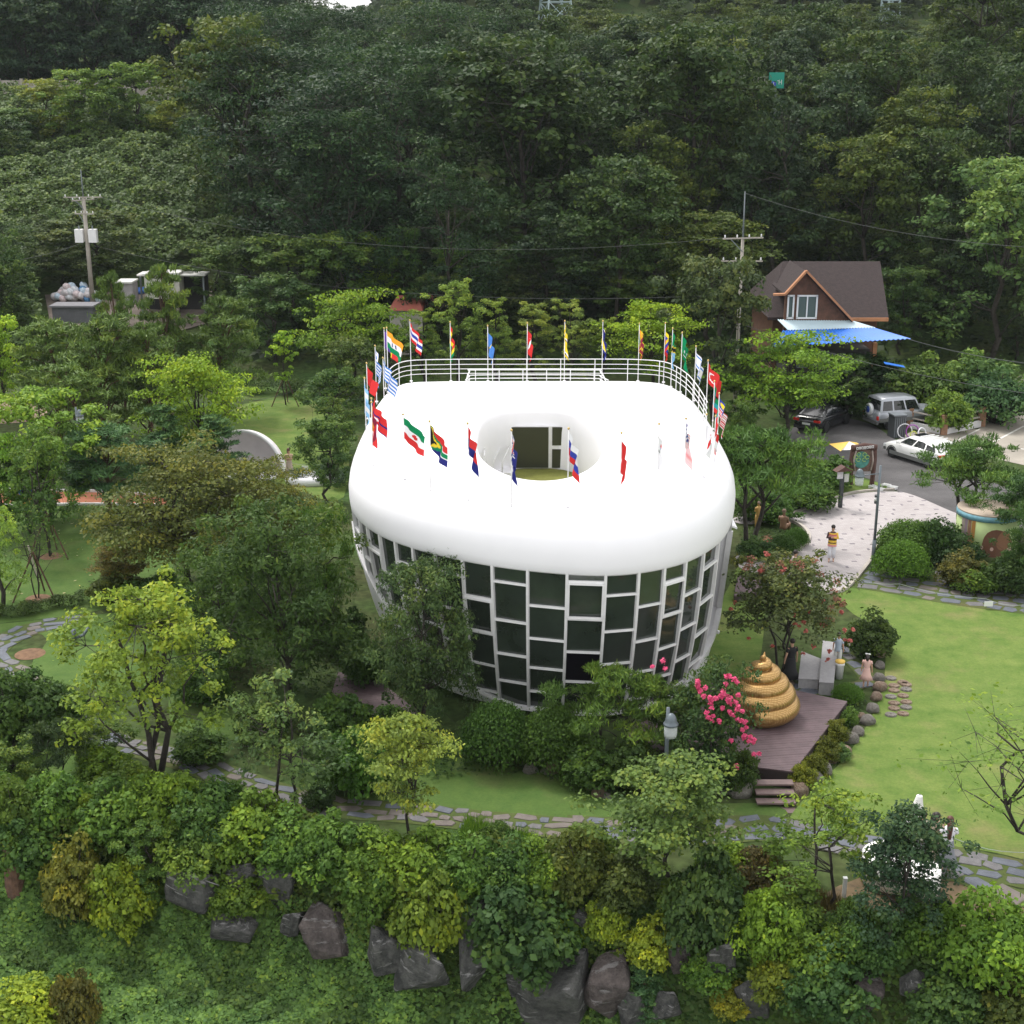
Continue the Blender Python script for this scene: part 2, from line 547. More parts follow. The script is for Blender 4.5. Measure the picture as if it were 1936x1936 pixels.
# forest trees (far away: larger leaf clumps)
for i in range(4): P(f"oak{i}", make_tree, 11 + i, 16, 10.5, 0.36, 10500, 0.22, 17, 6, envelope='tall', tr=0.015)
for i in range(2): P(f"acacia{i}", make_tree, 31 + i, 17, 12, 0.31, 12000, 0.16, 18, 7, aspect=0.45, openness=0.3, tr=0.015)
for i in range(2): P(f"far{i}", make_tree, 41 + i, 13, 10, 0.75, 1500, 0.25, 11, 5, envelope='round')
# middle distance
for i in range(3): P(f"mid{i}", make_tree, 51 + i, 7, 5.5, 0.21, 11000, 0.25, 12, 6)
for i in range(2): P(f"layer{i}", make_tree, 61 + i, 6, 7.0, 0.20, 11000, 0.3, 18, 7, envelope='layer', aspect=0.75, tr=0.028)
for i in range(3): P(f"pine{i}", make_pine, 71 + i, 9, 6.0, 0.42, 12000, 20, 0.32, 0.05)
for i in range(2): P(f"willow{i}", make_tree, 81 + i, 8, 4.2, 0.22, 8000, 0.15, 11, 7, envelope='tall', aspect=0.3, openness=0.4)
# near
for i in range(2): P(f"near{i}", make_tree, 91 + i, 6, 6.0, 0.18, 21000, 0.22, 18, 8, aspect=0.42)
P("fork", make_tree, 95, 5.6, 4.6, 0.13, 11500, 0.34, 15, 6, multi=3, openness=0.6, envelope='vase', aspect=0.6, tr=0.024)
P("sparse", make_tree, 96, 4.4, 3.6, 0.13, 5200, 0.3, 13, 6, multi=2, openness=0.6, envelope='vase', tr=0.018)
for i in range(2): P(f"lnear{i}", make_tree, 97 + i, 3.6, 3.4, 0.12, 10000, 0.36, 15, 7, envelope='layer', aspect=0.8, tr=0.022)
P("brown", make_tree, 99, 5.0, 6.6, 0.135, 24000, 0.25, 24, 8, envelope='layer', aspect=0.7, tr=0.028)
P("pinelow", make_pine, 101, 4.0, 4.8, 0.26, 12000, 16, 0.4, 0.16, 0.25, multi=2, bark=M_BARK)
P("pinebent", make_pine, 102, 4.6, 5.6, 0.28, 14000, 18, 0.55, 0.2, 0.2, multi=2, bark=M_BARK, tr=0.042)
P("fir", make_pine, 103, 5.5, 3.0, 0.30, 7000, 24, 0.1, 0.01, 0.9)
P("dark", make_tree, 104, 4.2, 3.2, 0.11, 12000, 0.2, 16, 7, envelope='cone', aspect=0.6)
P("bare", make_tree, 105, 5.0, 4.6, 0.10, 1300, 0.28, 16, 6, multi=3, openness=0.7, envelope='vase', tr=0.014)
P("myrtle", make_tree, 106, 3.6, 3.4, 0.12, 9000, 0.25, 14, 7, multi=3, tr=0.016)
P("spray", make_tree, 108, 3.6, 3.4, 0.11, 11000, 0.42, 16, 7, multi=3, tr=0.016, openness=.2)
P("young", make_tree, 107, 5, 2.3, 0.17, 2200, 0.38, 9, 5, envelope='tall', tr=0.012)
for i in range(3): P(f"shrub{i}", make_shrub, 111 + i, 1.3, 2.0, 0.10, 7000, 30)
for i in range(2): P(f"wild{i}", make_shrub, 121 + i, 1.8, 2.4, 0.12, 8000, 44, aspect=0.75)
P("clip", make_shrub, 131, 1.1, 1.7, 0.055, 15000, 42, clipped=True)
P("bush", make_shrub, 132, 3.0, 4.2, 0.2, 7000, 34)
P("column", make_shrub, 133, 1.6, 0.7, 0.06, 6000, 30, clipped=True)

NAMES = dict(oak='oak_tree', acacia='acacia_tree', far='forest_tree', mid='leafy_tree', layer='maple_tree', pine='pine_tree', willow='willow_tree', near='leafy_tree', fork='forked_tree', sparse='garden_tree', lnear='maple_tree', brown='maple_tree', fir='fir_tree', dark='evergreen_tree', bare='bare_tree', myrtle='crape_myrtle', spray='crape_myrtle', young='young_tree', shrub='shrub', wild='shrub', clip='clipped_bush', bush='bush', column='columnar_conifer', pinelow='pine_tree', pinebent='pine_tree')
_prng = random.Random(5)
def kindof(key): return key.rstrip('0123456789')
def plant(key, loc, h, w, label, color, cat=None, group=None, rz=None, leaf_name=None, wy=None):
    cm, tm, W, H = PROTO[key]
    kd = kindof(key)
    woody = kd not in ('shrub', 'wild', 'clip', 'bush', 'column')
    nm = NAMES[kd]
    t = thing(nm, label, cat or ('tree' if woody else ('shrub')), loc, _prng.random() * 6.28 if rz is None else rz, group)
    s = (w / W, (wy or w) / W, h / H)
    j = _prng.uniform(0.9, 1.1)
    link('crown' if woody else 'foliage', cm, t, scale=s, color=tuple(c * j * f for c, f in zip(color, (1.24, 1.30, 1.04))))
    link('trunk' if woody else 'stems', tm, t, scale=s)
    return t
def plant_px(key, xb, yb, ytop, wpx, label, color, z=None, **k):
    """base seen at (xb, yb) on the ground, top at ytop, crown wpx pixels wide"""
    x, y, zz = tpt(xb, yb) if z is None else (*at(xb, yb, z), z)
    zt = atd(xb, ytop, y)[1]
    w = wpx / FPX * depth(x, y, (zz + zt) / 2)
    return plant(key, (x, y, zz - 0.03), max(0.3, zt - zz), w, label, color, **k)
# ------------------------------------------------------------------ ground, lawns, paths
def ground_mat():
    m = bpy.data.materials.new("garden_ground")
    m.use_nodes = True
    nt = m.node_tree
    b = nt.nodes["Principled BSDF"]
    b.inputs['Roughness'].default_value = 0.95
    b.inputs['Specular IOR Level'].default_value = 0.1
    tc = nt.nodes.new("ShaderNodeTexCoord")
    def noise(s, d=6):
        n = nt.nodes.new("ShaderNodeTexNoise")
        n.inputs['Scale'].default_value = s
        n.inputs['Detail'].default_value = d
        nt.links.new(tc.outputs['Object'], n.inputs['Vector'])
        return n
    a, c = noise(0.25), noise(3.0)
    r1 = nt.nodes.new("ShaderNodeValToRGB")
    r1.color_ramp.elements[0].position, r1.color_ramp.elements[0].color = 0.35, (0.048, 0.090, 0.024, 1)
    r1.color_ramp.elements[1].position, r1.color_ramp.elements[1].color = 0.72, (0.065, 0.068, 0.030, 1)
    nt.links.new(a.outputs['Fac'], r1.inputs[0])
    r2 = nt.nodes.new("ShaderNodeValToRGB")
    r2.color_ramp.elements[0].position, r2.color_ramp.elements[0].color = 0.3, (0.55, 0.55, 0.55, 1)
    r2.color_ramp.elements[1].position, r2.color_ramp.elements[1].color = 0.7, (1.3, 1.3, 1.3, 1)
    nt.links.new(c.outputs['Fac'], r2.inputs[0])
    mx = nt.nodes.new("ShaderNodeMixRGB")
    mx.blend_type = 'MULTIPLY'
    mx.inputs[0].default_value = 1
    nt.links.new(r1.outputs[0], mx.inputs[1])
    nt.links.new(r2.outputs[0], mx.inputs[2])
    nt.links.new(mx.outputs[0], b.inputs['Base Color'])
    return m
def lawn_mat(name, c1, c2, worn):
    m = bpy.data.materials.new(name)
    m.use_nodes = True
    nt = m.node_tree
    b = nt.nodes["Principled BSDF"]
    b.inputs['Roughness'].default_value = 0.9
    b.inputs['Specular IOR Level'].default_value = 0.15
    tc = nt.nodes.new("ShaderNodeTexCoord")
    def noise(s, d, r=0.6):
        n = nt.nodes.new("ShaderNodeTexNoise")
        n.inputs['Scale'].default_value = s
        n.inputs['Detail'].default_value = d
        n.inputs['Roughness'].default_value = r
        nt.links.new(tc.outputs['Object'], n.inputs['Vector'])
        return n
    big, fine, patch = noise(1.1, 7, 0.7), noise(12, 6, 0.7), noise(0.42, 4)
    r1 = nt.nodes.new("ShaderNodeValToRGB")
    r1.color_ramp.elements[0].position, r1.color_ramp.elements[0].color = 0.30, (*c1, 1)
    r1.color_ramp.elements[1].position, r1.color_ramp.elements[1].color = 0.66, (*c2, 1)
    nt.links.new(big.outputs['Fac'], r1.inputs[0])
    rw = nt.nodes.new("ShaderNodeValToRGB")
    rw.color_ramp.elements[0].position, rw.color_ramp.elements[0].color = 0.54, (0, 0, 0, 1)
    rw.color_ramp.elements[1].position, rw.color_ramp.elements[1].color = 0.80, (0.8, 0.8, 0.8, 1)
    nt.links.new(patch.outputs['Fac'], rw.inputs[0])
    mx0 = nt.nodes.new("ShaderNodeMixRGB")
    nt.links.new(rw.outputs[0], mx0.inputs[0])
    nt.links.new(r1.outputs[0], mx0.inputs[1])
    mx0.inputs[2].default_value = (*worn, 1)
    r2 = nt.nodes.new("ShaderNodeValToRGB")
    r2.color_ramp.elements[0].position, r2.color_ramp.elements[0].color = 0.3, (0.84, 0.84, 0.84, 1)
    r2.color_ramp.elements[1].position, r2.color_ramp.elements[1].color = 0.7, (1.14, 1.14, 1.14, 1)
    nt.links.new(fine.outputs['Fac'], r2.inputs[0])
    mx = nt.nodes.new("ShaderNodeMixRGB")
    mx.blend_type = 'MULTIPLY'
    mx.inputs[0].default_value = 1
    nt.links.new(mx0.outputs[0], mx.inputs[1])
    nt.links.new(r2.outputs[0], mx.inputs[2])
    nt.links.new(mx.outputs[0], b.inputs['Base Color'])
    bp = nt.nodes.new("ShaderNodeBump")
    bp.inputs['Strength'].default_value = 0.25
    bp.inputs['Distance'].default_value = 0.03
    nt.links.new(fine.outputs['Fac'], bp.inputs['Height'])
    nt.links.new(bp.outputs[0], b.inputs['Normal'])
    return m
xs = list(np.concatenate([np.arange(-900, -100, 50), np.arange(-100, -24, 4), np.arange(-24, 24, 0.7), np.arange(24, 110, 4), np.arange(110, 950, 50)]))
ys = list(np.concatenate([np.arange(2, 26, 2), np.arange(26, 36, 0.4), np.arange(36, 96, 4), np.arange(96, 200, 3), np.arange(200, 560, 12), np.arange(560, 1300, 60)]))
gv = [(x, y, terr(x, y)) for y in ys for x in xs]
nx = len(xs)
gf = [(j * nx + i, j * nx + i + 1, (j + 1) * nx + i + 1, (j + 1) * nx + i) for j in range(len(ys) - 1) for i in range(nx - 1)]
struct(MB().add(gv, gf).build("ground", ground_mat(), smooth=True))

M_LAWN = lawn_mat("yellowish_lawn", (0.072, 0.136, 0.024), (0.150, 0.202, 0.050), (0.23, 0.19, 0.09))  # paler, yellower grass with straw-coloured patches
M_LAWN2 = lawn_mat("garden_lawn", (0.054, 0.108, 0.024), (0.094, 0.150, 0.036), (0.13, 0.14, 0.055))
def sheet(name, pts_px, m, z, sub=1, zat=0.0, smoothit=True):
    P_ = [at(a, b, zat) for a, b in pts_px]
    if smoothit: P_ = crs(P_, 4)
    return struct(MB().add([(x, y, z) for x, y in P_], [tuple(range(len(P_)))]).build(name, m))
def crs(pts, n, closed=True):
    """Catmull-Rom through the points"""
    out = []
    L = len(pts)
    pts = [np.array(p, float) for p in pts]
    rngi = range(L) if closed else range(L - 1)
    for i in rngi:
        if closed: p0, p1, p2, p3 = pts[(i - 1) % L], pts[i], pts[(i + 1) % L], pts[(i + 2) % L]
        else: p0, p1, p2, p3 = pts[max(0, i - 1)], pts[i], pts[i + 1], pts[min(L - 1, i + 2)]
        for k in range(n):
            t = k / n
            out.append(0.5 * ((2 * p1) + (-p0 + p2) * t + (2 * p0 - 5 * p1 + 4 * p2 - p3) * t * t + (-p0 + 3 * p1 - 3 * p2 + p3) * t ** 3))
    if not closed: out.append(pts[-1])
    return [tuple(p) for p in out]
lawn_big = [(1590, 1108), (1700, 1118), (1936, 1152), (2150, 1190), (2150, 1700), (1936, 1626), (1800, 1600), (1700, 1590), (1560, 1580), (1490, 1560), (1530, 1500), (1600, 1430), (1650, 1350), (1672, 1280), (1665, 1200), (1600, 1150)]
sheet("lawn", lawn_big, M_LAWN, 0.012)
sheet("lawn", [(690, 1500), (830, 1432), (1000, 1458), (1110, 1478), (1180, 1510), (1300, 1520), (1450, 1520), (1480, 1545), (1300, 1560), (1000, 1555), (830, 1540), (700, 1520)], M_LAWN2, 0.008)
sheet("lawn", [(330, 1380), (430, 1395), (560, 1455), (700, 1500), (740, 1500), (640, 1440), (500, 1350), (420, 1300), (330, 1290)], M_LAWN2, 0.009)
sheet("lawn", [(-150, 940), (160, 945), (260, 960), (330, 1080), (250, 1130), (160, 1160), (0, 1178), (-150, 1190)], M_LAWN2, 0.008)
sheet("lawn", [(-150, 1200), (0, 1180), (160, 1165), (330, 1150), (380, 1190), (300, 1290), (150, 1300), (60, 1260), (80, 1200)], M_LAWN2, 0.010)
sheet("lawn", [(-120, 1380), (0, 1370), (120, 1370), (180, 1440), (60, 1480), (-120, 1500)], M_LAWN2, 0.008)
sheet("lawn", [(300, 880), (420, 790), (480, 760), (620, 755), (655, 800), (650, 940), (560, 925), (480, 900)], M_LAWN, 0.010)
sheet("lawn", [(420, 740), (500, 728), (640, 728), (640, 752), (480, 756)], M_LAWN2, 0.012)
sheet("lawn", [(1380, 1105), (1400, 1070), (1440, 1100), (1440, 1230), (1400, 1300), (1330, 1310), (1320, 1230)], M_LAWN, 0.010)
sheet("lawn", [(1590, 950), (1570, 925), (1600, 905), (1660, 912), (1690, 926), (1640, 932)], M_LAWN, 0.012)

# asphalt yard, pale car park with painted lines, pale paved path
M_ASPH = mat("asphalt", (0.085, 0.08, 0.082), 0.9, noise=0.28, nscale=0.5, bump=0.25, bscale=60)
M_CARPARK = mat("pale_concrete", (0.30, 0.27, 0.23), 0.9, noise=0.22, nscale=0.35, bump=0.15)
M_PAINT = mat("line_paint", (0.62, 0.60, 0.56), 0.7, noise=0.15, nscale=6)
sheet("road", [(1470, 830), (1560, 790), (1640, 800), (1700, 835), (1760, 850), (1936, 905), (2150, 960), (2150, 1060), (1936, 1010), (1790, 968), (1700, 930), (1640, 905), (1560, 880)], M_ASPH, 0.016)
sheet("car_park", [(1690, 836), (1720, 818), (1850, 812), (1880, 770), (1900, 735), (1936, 700), (2200, 690), (2250, 920), (1936, 880), (1800, 850)], M_CARPARK, 0.020, smoothit=False)
for a, b in (((1800, 838), (1852, 812)), ((1868, 842), (1936, 806)), ((1900, 775), (1936, 762)), ((1905, 846), (1975, 855))):
    p, q = at(*a), at(*b)
    o = MB().bar((p[0], p[1], 0.026), (q[0], q[1], 0.026), 0.13, 0.004).build("painted_line", M_PAINT)
    struct(o)

def paver_mat():
    m = mat("pale_pavers", (0.60, 0.545, 0.54), 0.8)
    nt = m.node_tree
    b = nt.nodes["Principled BSDF"]
    tc = nt.nodes.new("ShaderNodeTexCoord")
    br = nt.nodes.new("ShaderNodeTexBrick")
    br.inputs['Scale'].default_value = 1.0
    br.inputs['Brick Width'].default_value = 0.22
    br.inputs['Row Height'].default_value = 0.11
    br.inputs['Mortar Size'].default_value = 0.008
    br.inputs['Color1'].default_value = (0.47, 0.435, 0.44, 1)
    br.inputs['Color2'].default_value = (0.40, 0.365, 0.37, 1)
    br.inputs['Mortar'].default_value = (0.34, 0.31, 0.30, 1)
    nt.links.new(tc.outputs['Object'], br.inputs['Vector'])
    n = nt.nodes.new("ShaderNodeTexNoise")
    n.inputs['Scale'].default_value = 0.5
    n.inputs['Detail'].default_value = 6
    nt.links.new(tc.outputs['Object'], n.inputs['Vector'])
    r = nt.nodes.new("ShaderNodeValToRGB")
    r.color_ramp.elements[0].color = (0.75, 0.73, 0.72, 1)
    r.color_ramp.elements[1].color = (1.1, 1.1, 1.1, 1)
    nt.links.new(n.outputs['Fac'], r.inputs[0])
    mx = nt.nodes.new("ShaderNodeMixRGB")
    mx.blend_type = 'MULTIPLY'
    mx.inputs[0].default_value = 1
    nt.links.new(br.outputs['Color'], mx.inputs[1])
    nt.links.new(r.outputs[0], mx.inputs[2])
    nt.links.new(mx.outputs[0], b.inputs['Base Color'])
    return m
PATHPX = [(1400, 1046), (1480, 1048), (1526, 1025), (1518, 1000), (1478, 985), (1420, 992), (1390, 988), (1395, 978), (1490, 976), (1560, 950), (1620, 934), (1690, 930), (1730, 938), (1800, 968), (1860, 990), (1880, 1010), (1780, 1010), (1690, 1000), (1655, 1040), (1645, 1062), (1600, 1112), (1560, 1118), (1500, 1100), (1400, 1075)]
paved = sheet("paved_path", PATHPX, paver_mat(), 0.024)
_pp = crs([at(a, b) for a, b in PATHPX], 4)
def inpoly(x, y, poly):
    c = False
    n = len(poly)
    for i in range(n):
        x1, y1 = poly[i][:2]; x2, y2 = poly[(i + 1) % n][:2]
        if (y1 > y) != (y2 > y) and x < (x2 - x1) * (y - y1) / (y2 - y1) + x1: c = not c
    return c
M_DPAVE = mat("dark_paver", (0.20, 0.18, 0.20), 0.85, noise=0.2, nscale=3)
_r = random.Random(2)
db = MB()
xx = [p[0] for p in _pp]; yy = [p[1] for p in _pp]
gy = min(yy)
row = 0
while gy < max(yy):
    gx = min(xx) + (0.45 if row % 2 else 0)
    while gx < max(xx):
        x, y = gx + _r.uniform(-.15, .15), gy + _r.uniform(-.1, .1)
        if inpoly(x, y, _pp) and _r.random() < 0.85: db.box((x, y, 0.026), (0.22, 0.105, 0.012) if _r.random() < .6 else (0.105, 0.22, 0.012))
        gx += 0.95
    gy += 0.75; row += 1
db.build("dark_paver", M_DPAVE, paved, kind='stuff')

# kerbs of the path
M_KERB = mat("stone_kerb", (0.42, 0.38, 0.34), 0.85, noise=0.2, nscale=5, bump=0.3)
def kerb(px, name="kerb", w=0.14, h=0.12, m=M_KERB, n=6, closed=False):
    pts = crs([at(*p) for p in px], n, closed)
    mb = MB()
    for i in range(len(pts) - 1):
        a, b = pts[i], pts[i + 1]
        mb.bar((a[0], a[1], h / 2), (b[0], b[1], h / 2), w, h + 0.001 * (i % 2))
    return struct(mb.build(name, m))
kerb([(1395, 976), (1490, 974), (1560, 948), (1620, 932), (1690, 927)])
kerb([(1690, 996), (1655, 1036), (1645, 1062), (1600, 1114), (1562, 1122)])
kerb([(1400, 1048), (1480, 1050), (1528, 1025), (1518, 998), (1478, 983), (1420, 990)])
# orange running path at the left with white edges
M_ORANGE = mat("orange_paving", (0.42, 0.15, 0.08), 0.85, noise=0.2, nscale=3)
sheet("orange_path", [(-160, 922), (0, 928), (200, 932), (300, 940), (300, 956), (160, 954), (0, 956), (-160, 950)], M_ORANGE, 0.02)
kerb([(-160, 921), (0, 927), (200, 931), (300, 939)], m=M_FRAME)
kerb([(-160, 951), (0, 957), (160, 955), (300, 957)], m=M_FRAME)
sheet("dirt_patch", [(0, 760), (70, 765), (90, 785), (30, 800), (-100, 800), (-120, 770)], mat("bare_soil", (0.24, 0.17, 0.12), 0.95, noise=0.3, nscale=2), 0.014)
sheet("dirt_patch", [(1560, 1690), (1700, 1640), (1800, 1650), (1936, 1700), (2100, 1760), (1936, 1790), (1700, 1760), (1600, 1745)], mat("dry_soil", (0.135, 0.095, 0.052), 0.95, noise=0.4, nscale=2), 0.006)
for (a, b, r) in ((57, 1237, 0.55), (72, 1132, 0.5), (97, 1052, 0.5)):
    x, y = at(a, b)
    struct(MB().lathe([(0.0, 0.03), (r * 0.5, 0.035), (r, 0.015)], (x, y, 0), 16).build("tree_pit", mat("pit_soil", (0.16, 0.09, 0.05), 0.95, noise=0.3, nscale=5)))

# flagstone paths: every stone is a piece of its own
M_SLATE = [mat("slate_blue", (0.105, 0.115, 0.140), 0.75, noise=0.25, nscale=2.0, bump=0.4, bscale=9),
           mat("slate_grey", (0.135, 0.130, 0.135), 0.8, noise=0.25, nscale=2.0, bump=0.4, bscale=9),
           mat("slate_tan", (0.150, 0.128, 0.115), 0.8, noise=0.25, nscale=2.0, bump=0.4, bscale=9)]
M_JOINT = lawn_mat("path_joint", (0.06, 0.09, 0.025), (0.09, 0.11, 0.035), (0.14, 0.10, 0.06))
_sr = random.Random(8)
STONES = []
for k in range(14):
    n = _sr.choice([4, 5, 5, 6])
    mb = MB()
    if n == 4: base = [(-.5, -.5), (.5, -.5), (.5, .5), (-.5, .5)]
    elif n == 5: base = [(-.5, -.45), (.3, -.5), (.55, 0), (.35, .5), (-.5, .42)]
    else: base = [(-.5, -.3), (-.2, -.5), (.4, -.5), (.52, .1), (.3, .5), (-.42, .46)]
    base = [(a + _sr.uniform(-.06, .06), b + _sr.uniform(-.06, .06)) for a, b in base]
    lo = [(a, b, 0.0) for a, b in base]
    mid = [(a, b, 0.7) for a, b in base]
    hi = [(a * 0.94, b * 0.94, 1.0) for a, b in base]
    n = len(base)
    mb.add(lo + mid + hi, [(i, (i + 1) % n, n + (i + 1) % n, n + i) for i in range(n)] + [(n + i, n + (i + 1) % n, 2 * n + (i + 1) % n, 2 * n + i) for i in range(n)] + [tuple(range(2 * n, 3 * n))])
    STONES.append([mb.mesh("paving_stone", m) for m in M_SLATE])
PZ = [0.0125]
def stone_path(px, width, label_mix, sl=0.62, rows=3, joint=True, z=0.0, wsc=1.0):
    pts = crs([at(*p) for p in px], 8, False)
    P2 = [Vector((p[0], p[1])) for p in pts]
    Ls = [0]
    for i in range(1, len(P2)): Ls.append(Ls[-1] + (P2[i] - P2[i - 1]).length)
    def pos(s):
        s = min(max(s, 0), Ls[-1])
        i = max(1, next((k for k in range(len(Ls)) if Ls[k] >= s), len(Ls) - 1))
        t = (s - Ls[i - 1]) / max(1e-6, Ls[i] - Ls[i - 1])
        p = P2[i - 1].lerp(P2[i], t)
        d = (P2[i] - P2[i - 1]).normalized()
        return p, d
    mb = MB()
    PZ[0] += 0.0017
    l, r = [], []
    k = 0
    while k * 0.5 < Ls[-1] + 0.5:
        p, d = pos(k * 0.5)
        n = Vector((-d.y, d.x))
        l.append((*(p + n * width * 0.55), PZ[0])); r.append((*(p - n * width * 0.55), PZ[0]))
        k += 1
    m = len(l)
    mb.add(l + r, [(i, m + i, m + i + 1, i + 1) for i in range(m - 1)])
    base = struct(mb.build("stone_path", M_JOINT))
    rw = width / rows
    for j in range(rows):
        s = _sr.uniform(0, sl)
        while s < Ls[-1]:
            ll = sl * _sr.uniform(0.55, 1.6)
            p, d = pos(s + ll / 2)
            n = Vector((-d.y, d.x))
            o = (j - (rows - 1) / 2) * rw + _sr.uniform(-.09, .09)
            c = p + n * o
            mi = _sr.choices([0, 1, 2], label_mix)[0]
            link("paving_stone", _sr.choice(STONES)[mi], base, (c.x, c.y, 0.0), math.atan2(d.y, d.x) + _sr.uniform(-.28, .28) + (math.pi if _sr.random() < .5 else 0), (ll * 0.86, rw * _sr.uniform(0.68, 0.92), _sr.uniform(0.028, 0.045)))
            s += ll
    return base
stone_path([(170, 1172), (90, 1182), (20, 1205), (-20, 1240), (30, 1275), (80, 1320), (150, 1370), (215, 1405)], 1.15, (6, 3, 1), rows=3)
stone_path([(215, 1405), (330, 1432), (430, 1468), (540, 1505), (650, 1528), (780, 1538), (900, 1552), (1070, 1566)], 1.05, (3, 5, 4), 0.58, rows=3)
stone_path([(1070, 1566), (1200, 1572), (1330, 1572), (1440, 1566), (1540, 1580), (1640, 1602), (1760, 1618), (1880, 1642), (2000, 1668)], 1.3, (5, 4, 1), 0.62, rows=3)
stone_path([(1700, 1645), (1800, 1652), (1900, 1690), (2000, 1720)], 0.7, (5, 5, 2), 0.75, rows=1)
stone_path([(1610, 1092), (1700, 1106), (1800, 1124), (1936, 1142), (2060, 1160)], 2.2, (6, 4, 1), 0.66, rows=4)
stone_path([(1790, 1112), (1790, 1092), (1800, 1070)], 1.2, (6, 4, 1), 0.5, rows=3)
stone_path([(1410, 1300), (1480, 1286), (1560, 1306)], 1.2, (6, 4, 1), 0.7, rows=2)
stone_path([(1600, 1300), (1640, 1290), (1622, 1262), (1600, 1240), (1590, 1215)], 0.55, (6, 4, 1), 0.6, rows=1)

# rope along the big lawn
M_ROPE = mat("pale_rope", (0.36, 0.40, 0.36), 0.7)
def rope(px, label, h=0.35, sign=None):
    t = thing("rope_barrier", label, "rope barrier", (*at(*px[0]), 0))
    ox, oy = at(*px[0])
    W_ = [at(*p) for p in px]
    for i, p in enumerate(W_):
        MB().tube([(p[0] - ox, p[1] - oy, -0.05), (p[0] - ox, p[1] - oy, h)], 0.02, 6).build("post", M_GREYMETAL, t)
    pts = []
    for i in range(len(W_) - 1):
        for k in range(6):
            s = k / 6
            pts.append((W_[i][0] * (1 - s) + W_[i + 1][0] * s - ox, W_[i][1] * (1 - s) + W_[i + 1][1] * s - oy, h - 0.03 - 0.12 * math.sin(math.pi * s)))
    MB().tube(pts, 0.009, 5).build("rope", M_ROPE, t)
    if sign is not None:
        x, y = at(*sign)
        MB().box((x - ox, y - oy, h - 0.12), (0.34, 0.02, 0.2)).build("notice", M_WSTEEL, t)
rope([(1600, 1104), (1700, 1118), (1862, 1146), (1936, 1158), (2060, 1180)], "low rope on short posts between the slate path and the top of the big lawn", sign=(1868, 1152))
rope([(1800, 1604), (1936, 1632), (2060, 1662)], "low pale rope along the lower right edge of the big lawn")
rope([(548, 884), (590, 886), (625, 886)], "thin rope with a small white notice on the lawn beside the white shell", sign=(577, 892))
# ------------------------------------------------------------------ the white rounded museum
ZTOP, ZW = 7.5, 5.6
OUT = [(3.1, 39.45), (5.1, 40.35), (6.5, 42.1), (7.35, 44.3), (7.85, 47.2), (7.95, 50.8), (7.95, 54.2), (7.75, 57.0), (7.1, 59.2), (5.6, 60.05), (3, 60.15), (0, 60.15), (-2.6, 60.1), (-4.6, 59.8), (-5.5, 58.6), (-5.8, 56), (-5.85, 52.5), (-5.85, 49.2), (-5.6, 46.2), (-4.75, 43.95), (-3.55, 42.35), (-1.65, 40.85), (0.7, 39.8)]
_raw = crs(OUT, 14)
def resample(pts, n):
    L = [0]
    for i in range(len(pts)):
        a, b = pts[i], pts[(i + 1) % len(pts)]
        L.append(L[-1] + math.hypot(b[0] - a[0], b[1] - a[1]))
    out = []
    j = 0
    for k in range(n):
        s = L[-1] * k / n
        while L[j + 1] < s: j += 1
        t = (s - L[j]) / (L[j + 1] - L[j])
        a, b = pts[j], pts[(j + 1) % len(pts)]
        out.append((a[0] + (b[0] - a[0]) * t, a[1] + (b[1] - a[1]) * t))
    return out
NO = 240
OL = resample(_raw, NO)                     # counter-clockwise seen from above? checked with the normal below
def onorm(i):
    a, b = OL[(i - 2) % NO], OL[(i + 2) % NO]
    t = Vector((b[0] - a[0], b[1] - a[1])).normalized()
    n = Vector((t.y, -t.x))
    c = Vector((OL[i][0] - 1.1, OL[i][1] - 50))
    return n if n.dot(c) > 0 else -n
ON = [onorm(i) for i in range(NO)]
def O(u, off=0.0):                          # u in index units
    i = int(math.floor(u)) % NO
    t = u - math.floor(u)
    j = (i + 1) % NO
    n = ON[i].lerp(ON[j], t).normalized()
    return Vector((OL[i][0] + (OL[j][0] - OL[i][0]) * t, OL[i][1] + (OL[j][1] - OL[i][1]) * t)) + n * off, n
BC = Vector((1.15, 49.6))
def S(u, v, off=0.0):                       # wall surface, v 0 at the rim, 1 at the ground
    p, n = O(u, -0.05)
    back = max(0.0, min(1.0, (p.y - 50) / 8))
    sx, sy = (0.925 if p.x > BC.x else 0.90 - 0.09 * min(1.0, (BC.x - p.x) / 5.0)), 0.835 + 0.14 * back
    q = Vector((BC.x + (p.x - BC.x) * sx, BC.y + (p.y - BC.y) * sy))
    w = 0.35 * v + 0.65 * v ** 2.2
    r = p.lerp(q, w) + n * off
    return Vector((r.x, r.y, ZW + 0.05 - v * (ZW - 0.12)))
mus = thing("museum_building", "white rounded museum shaped like a toilet bowl with dark windows and flags on its roof", "building", (1.1, 50, 0))
MO = Vector((1.1, 50, 0))
def mpart(mb, name, mats, smooth=False, parent=None, **k):
    mb.v = [(p[0] - MO.x, p[1] - MO.y, p[2]) for p in mb.v]
    return mb.build(name, mats, parent or mus, smooth, **k)
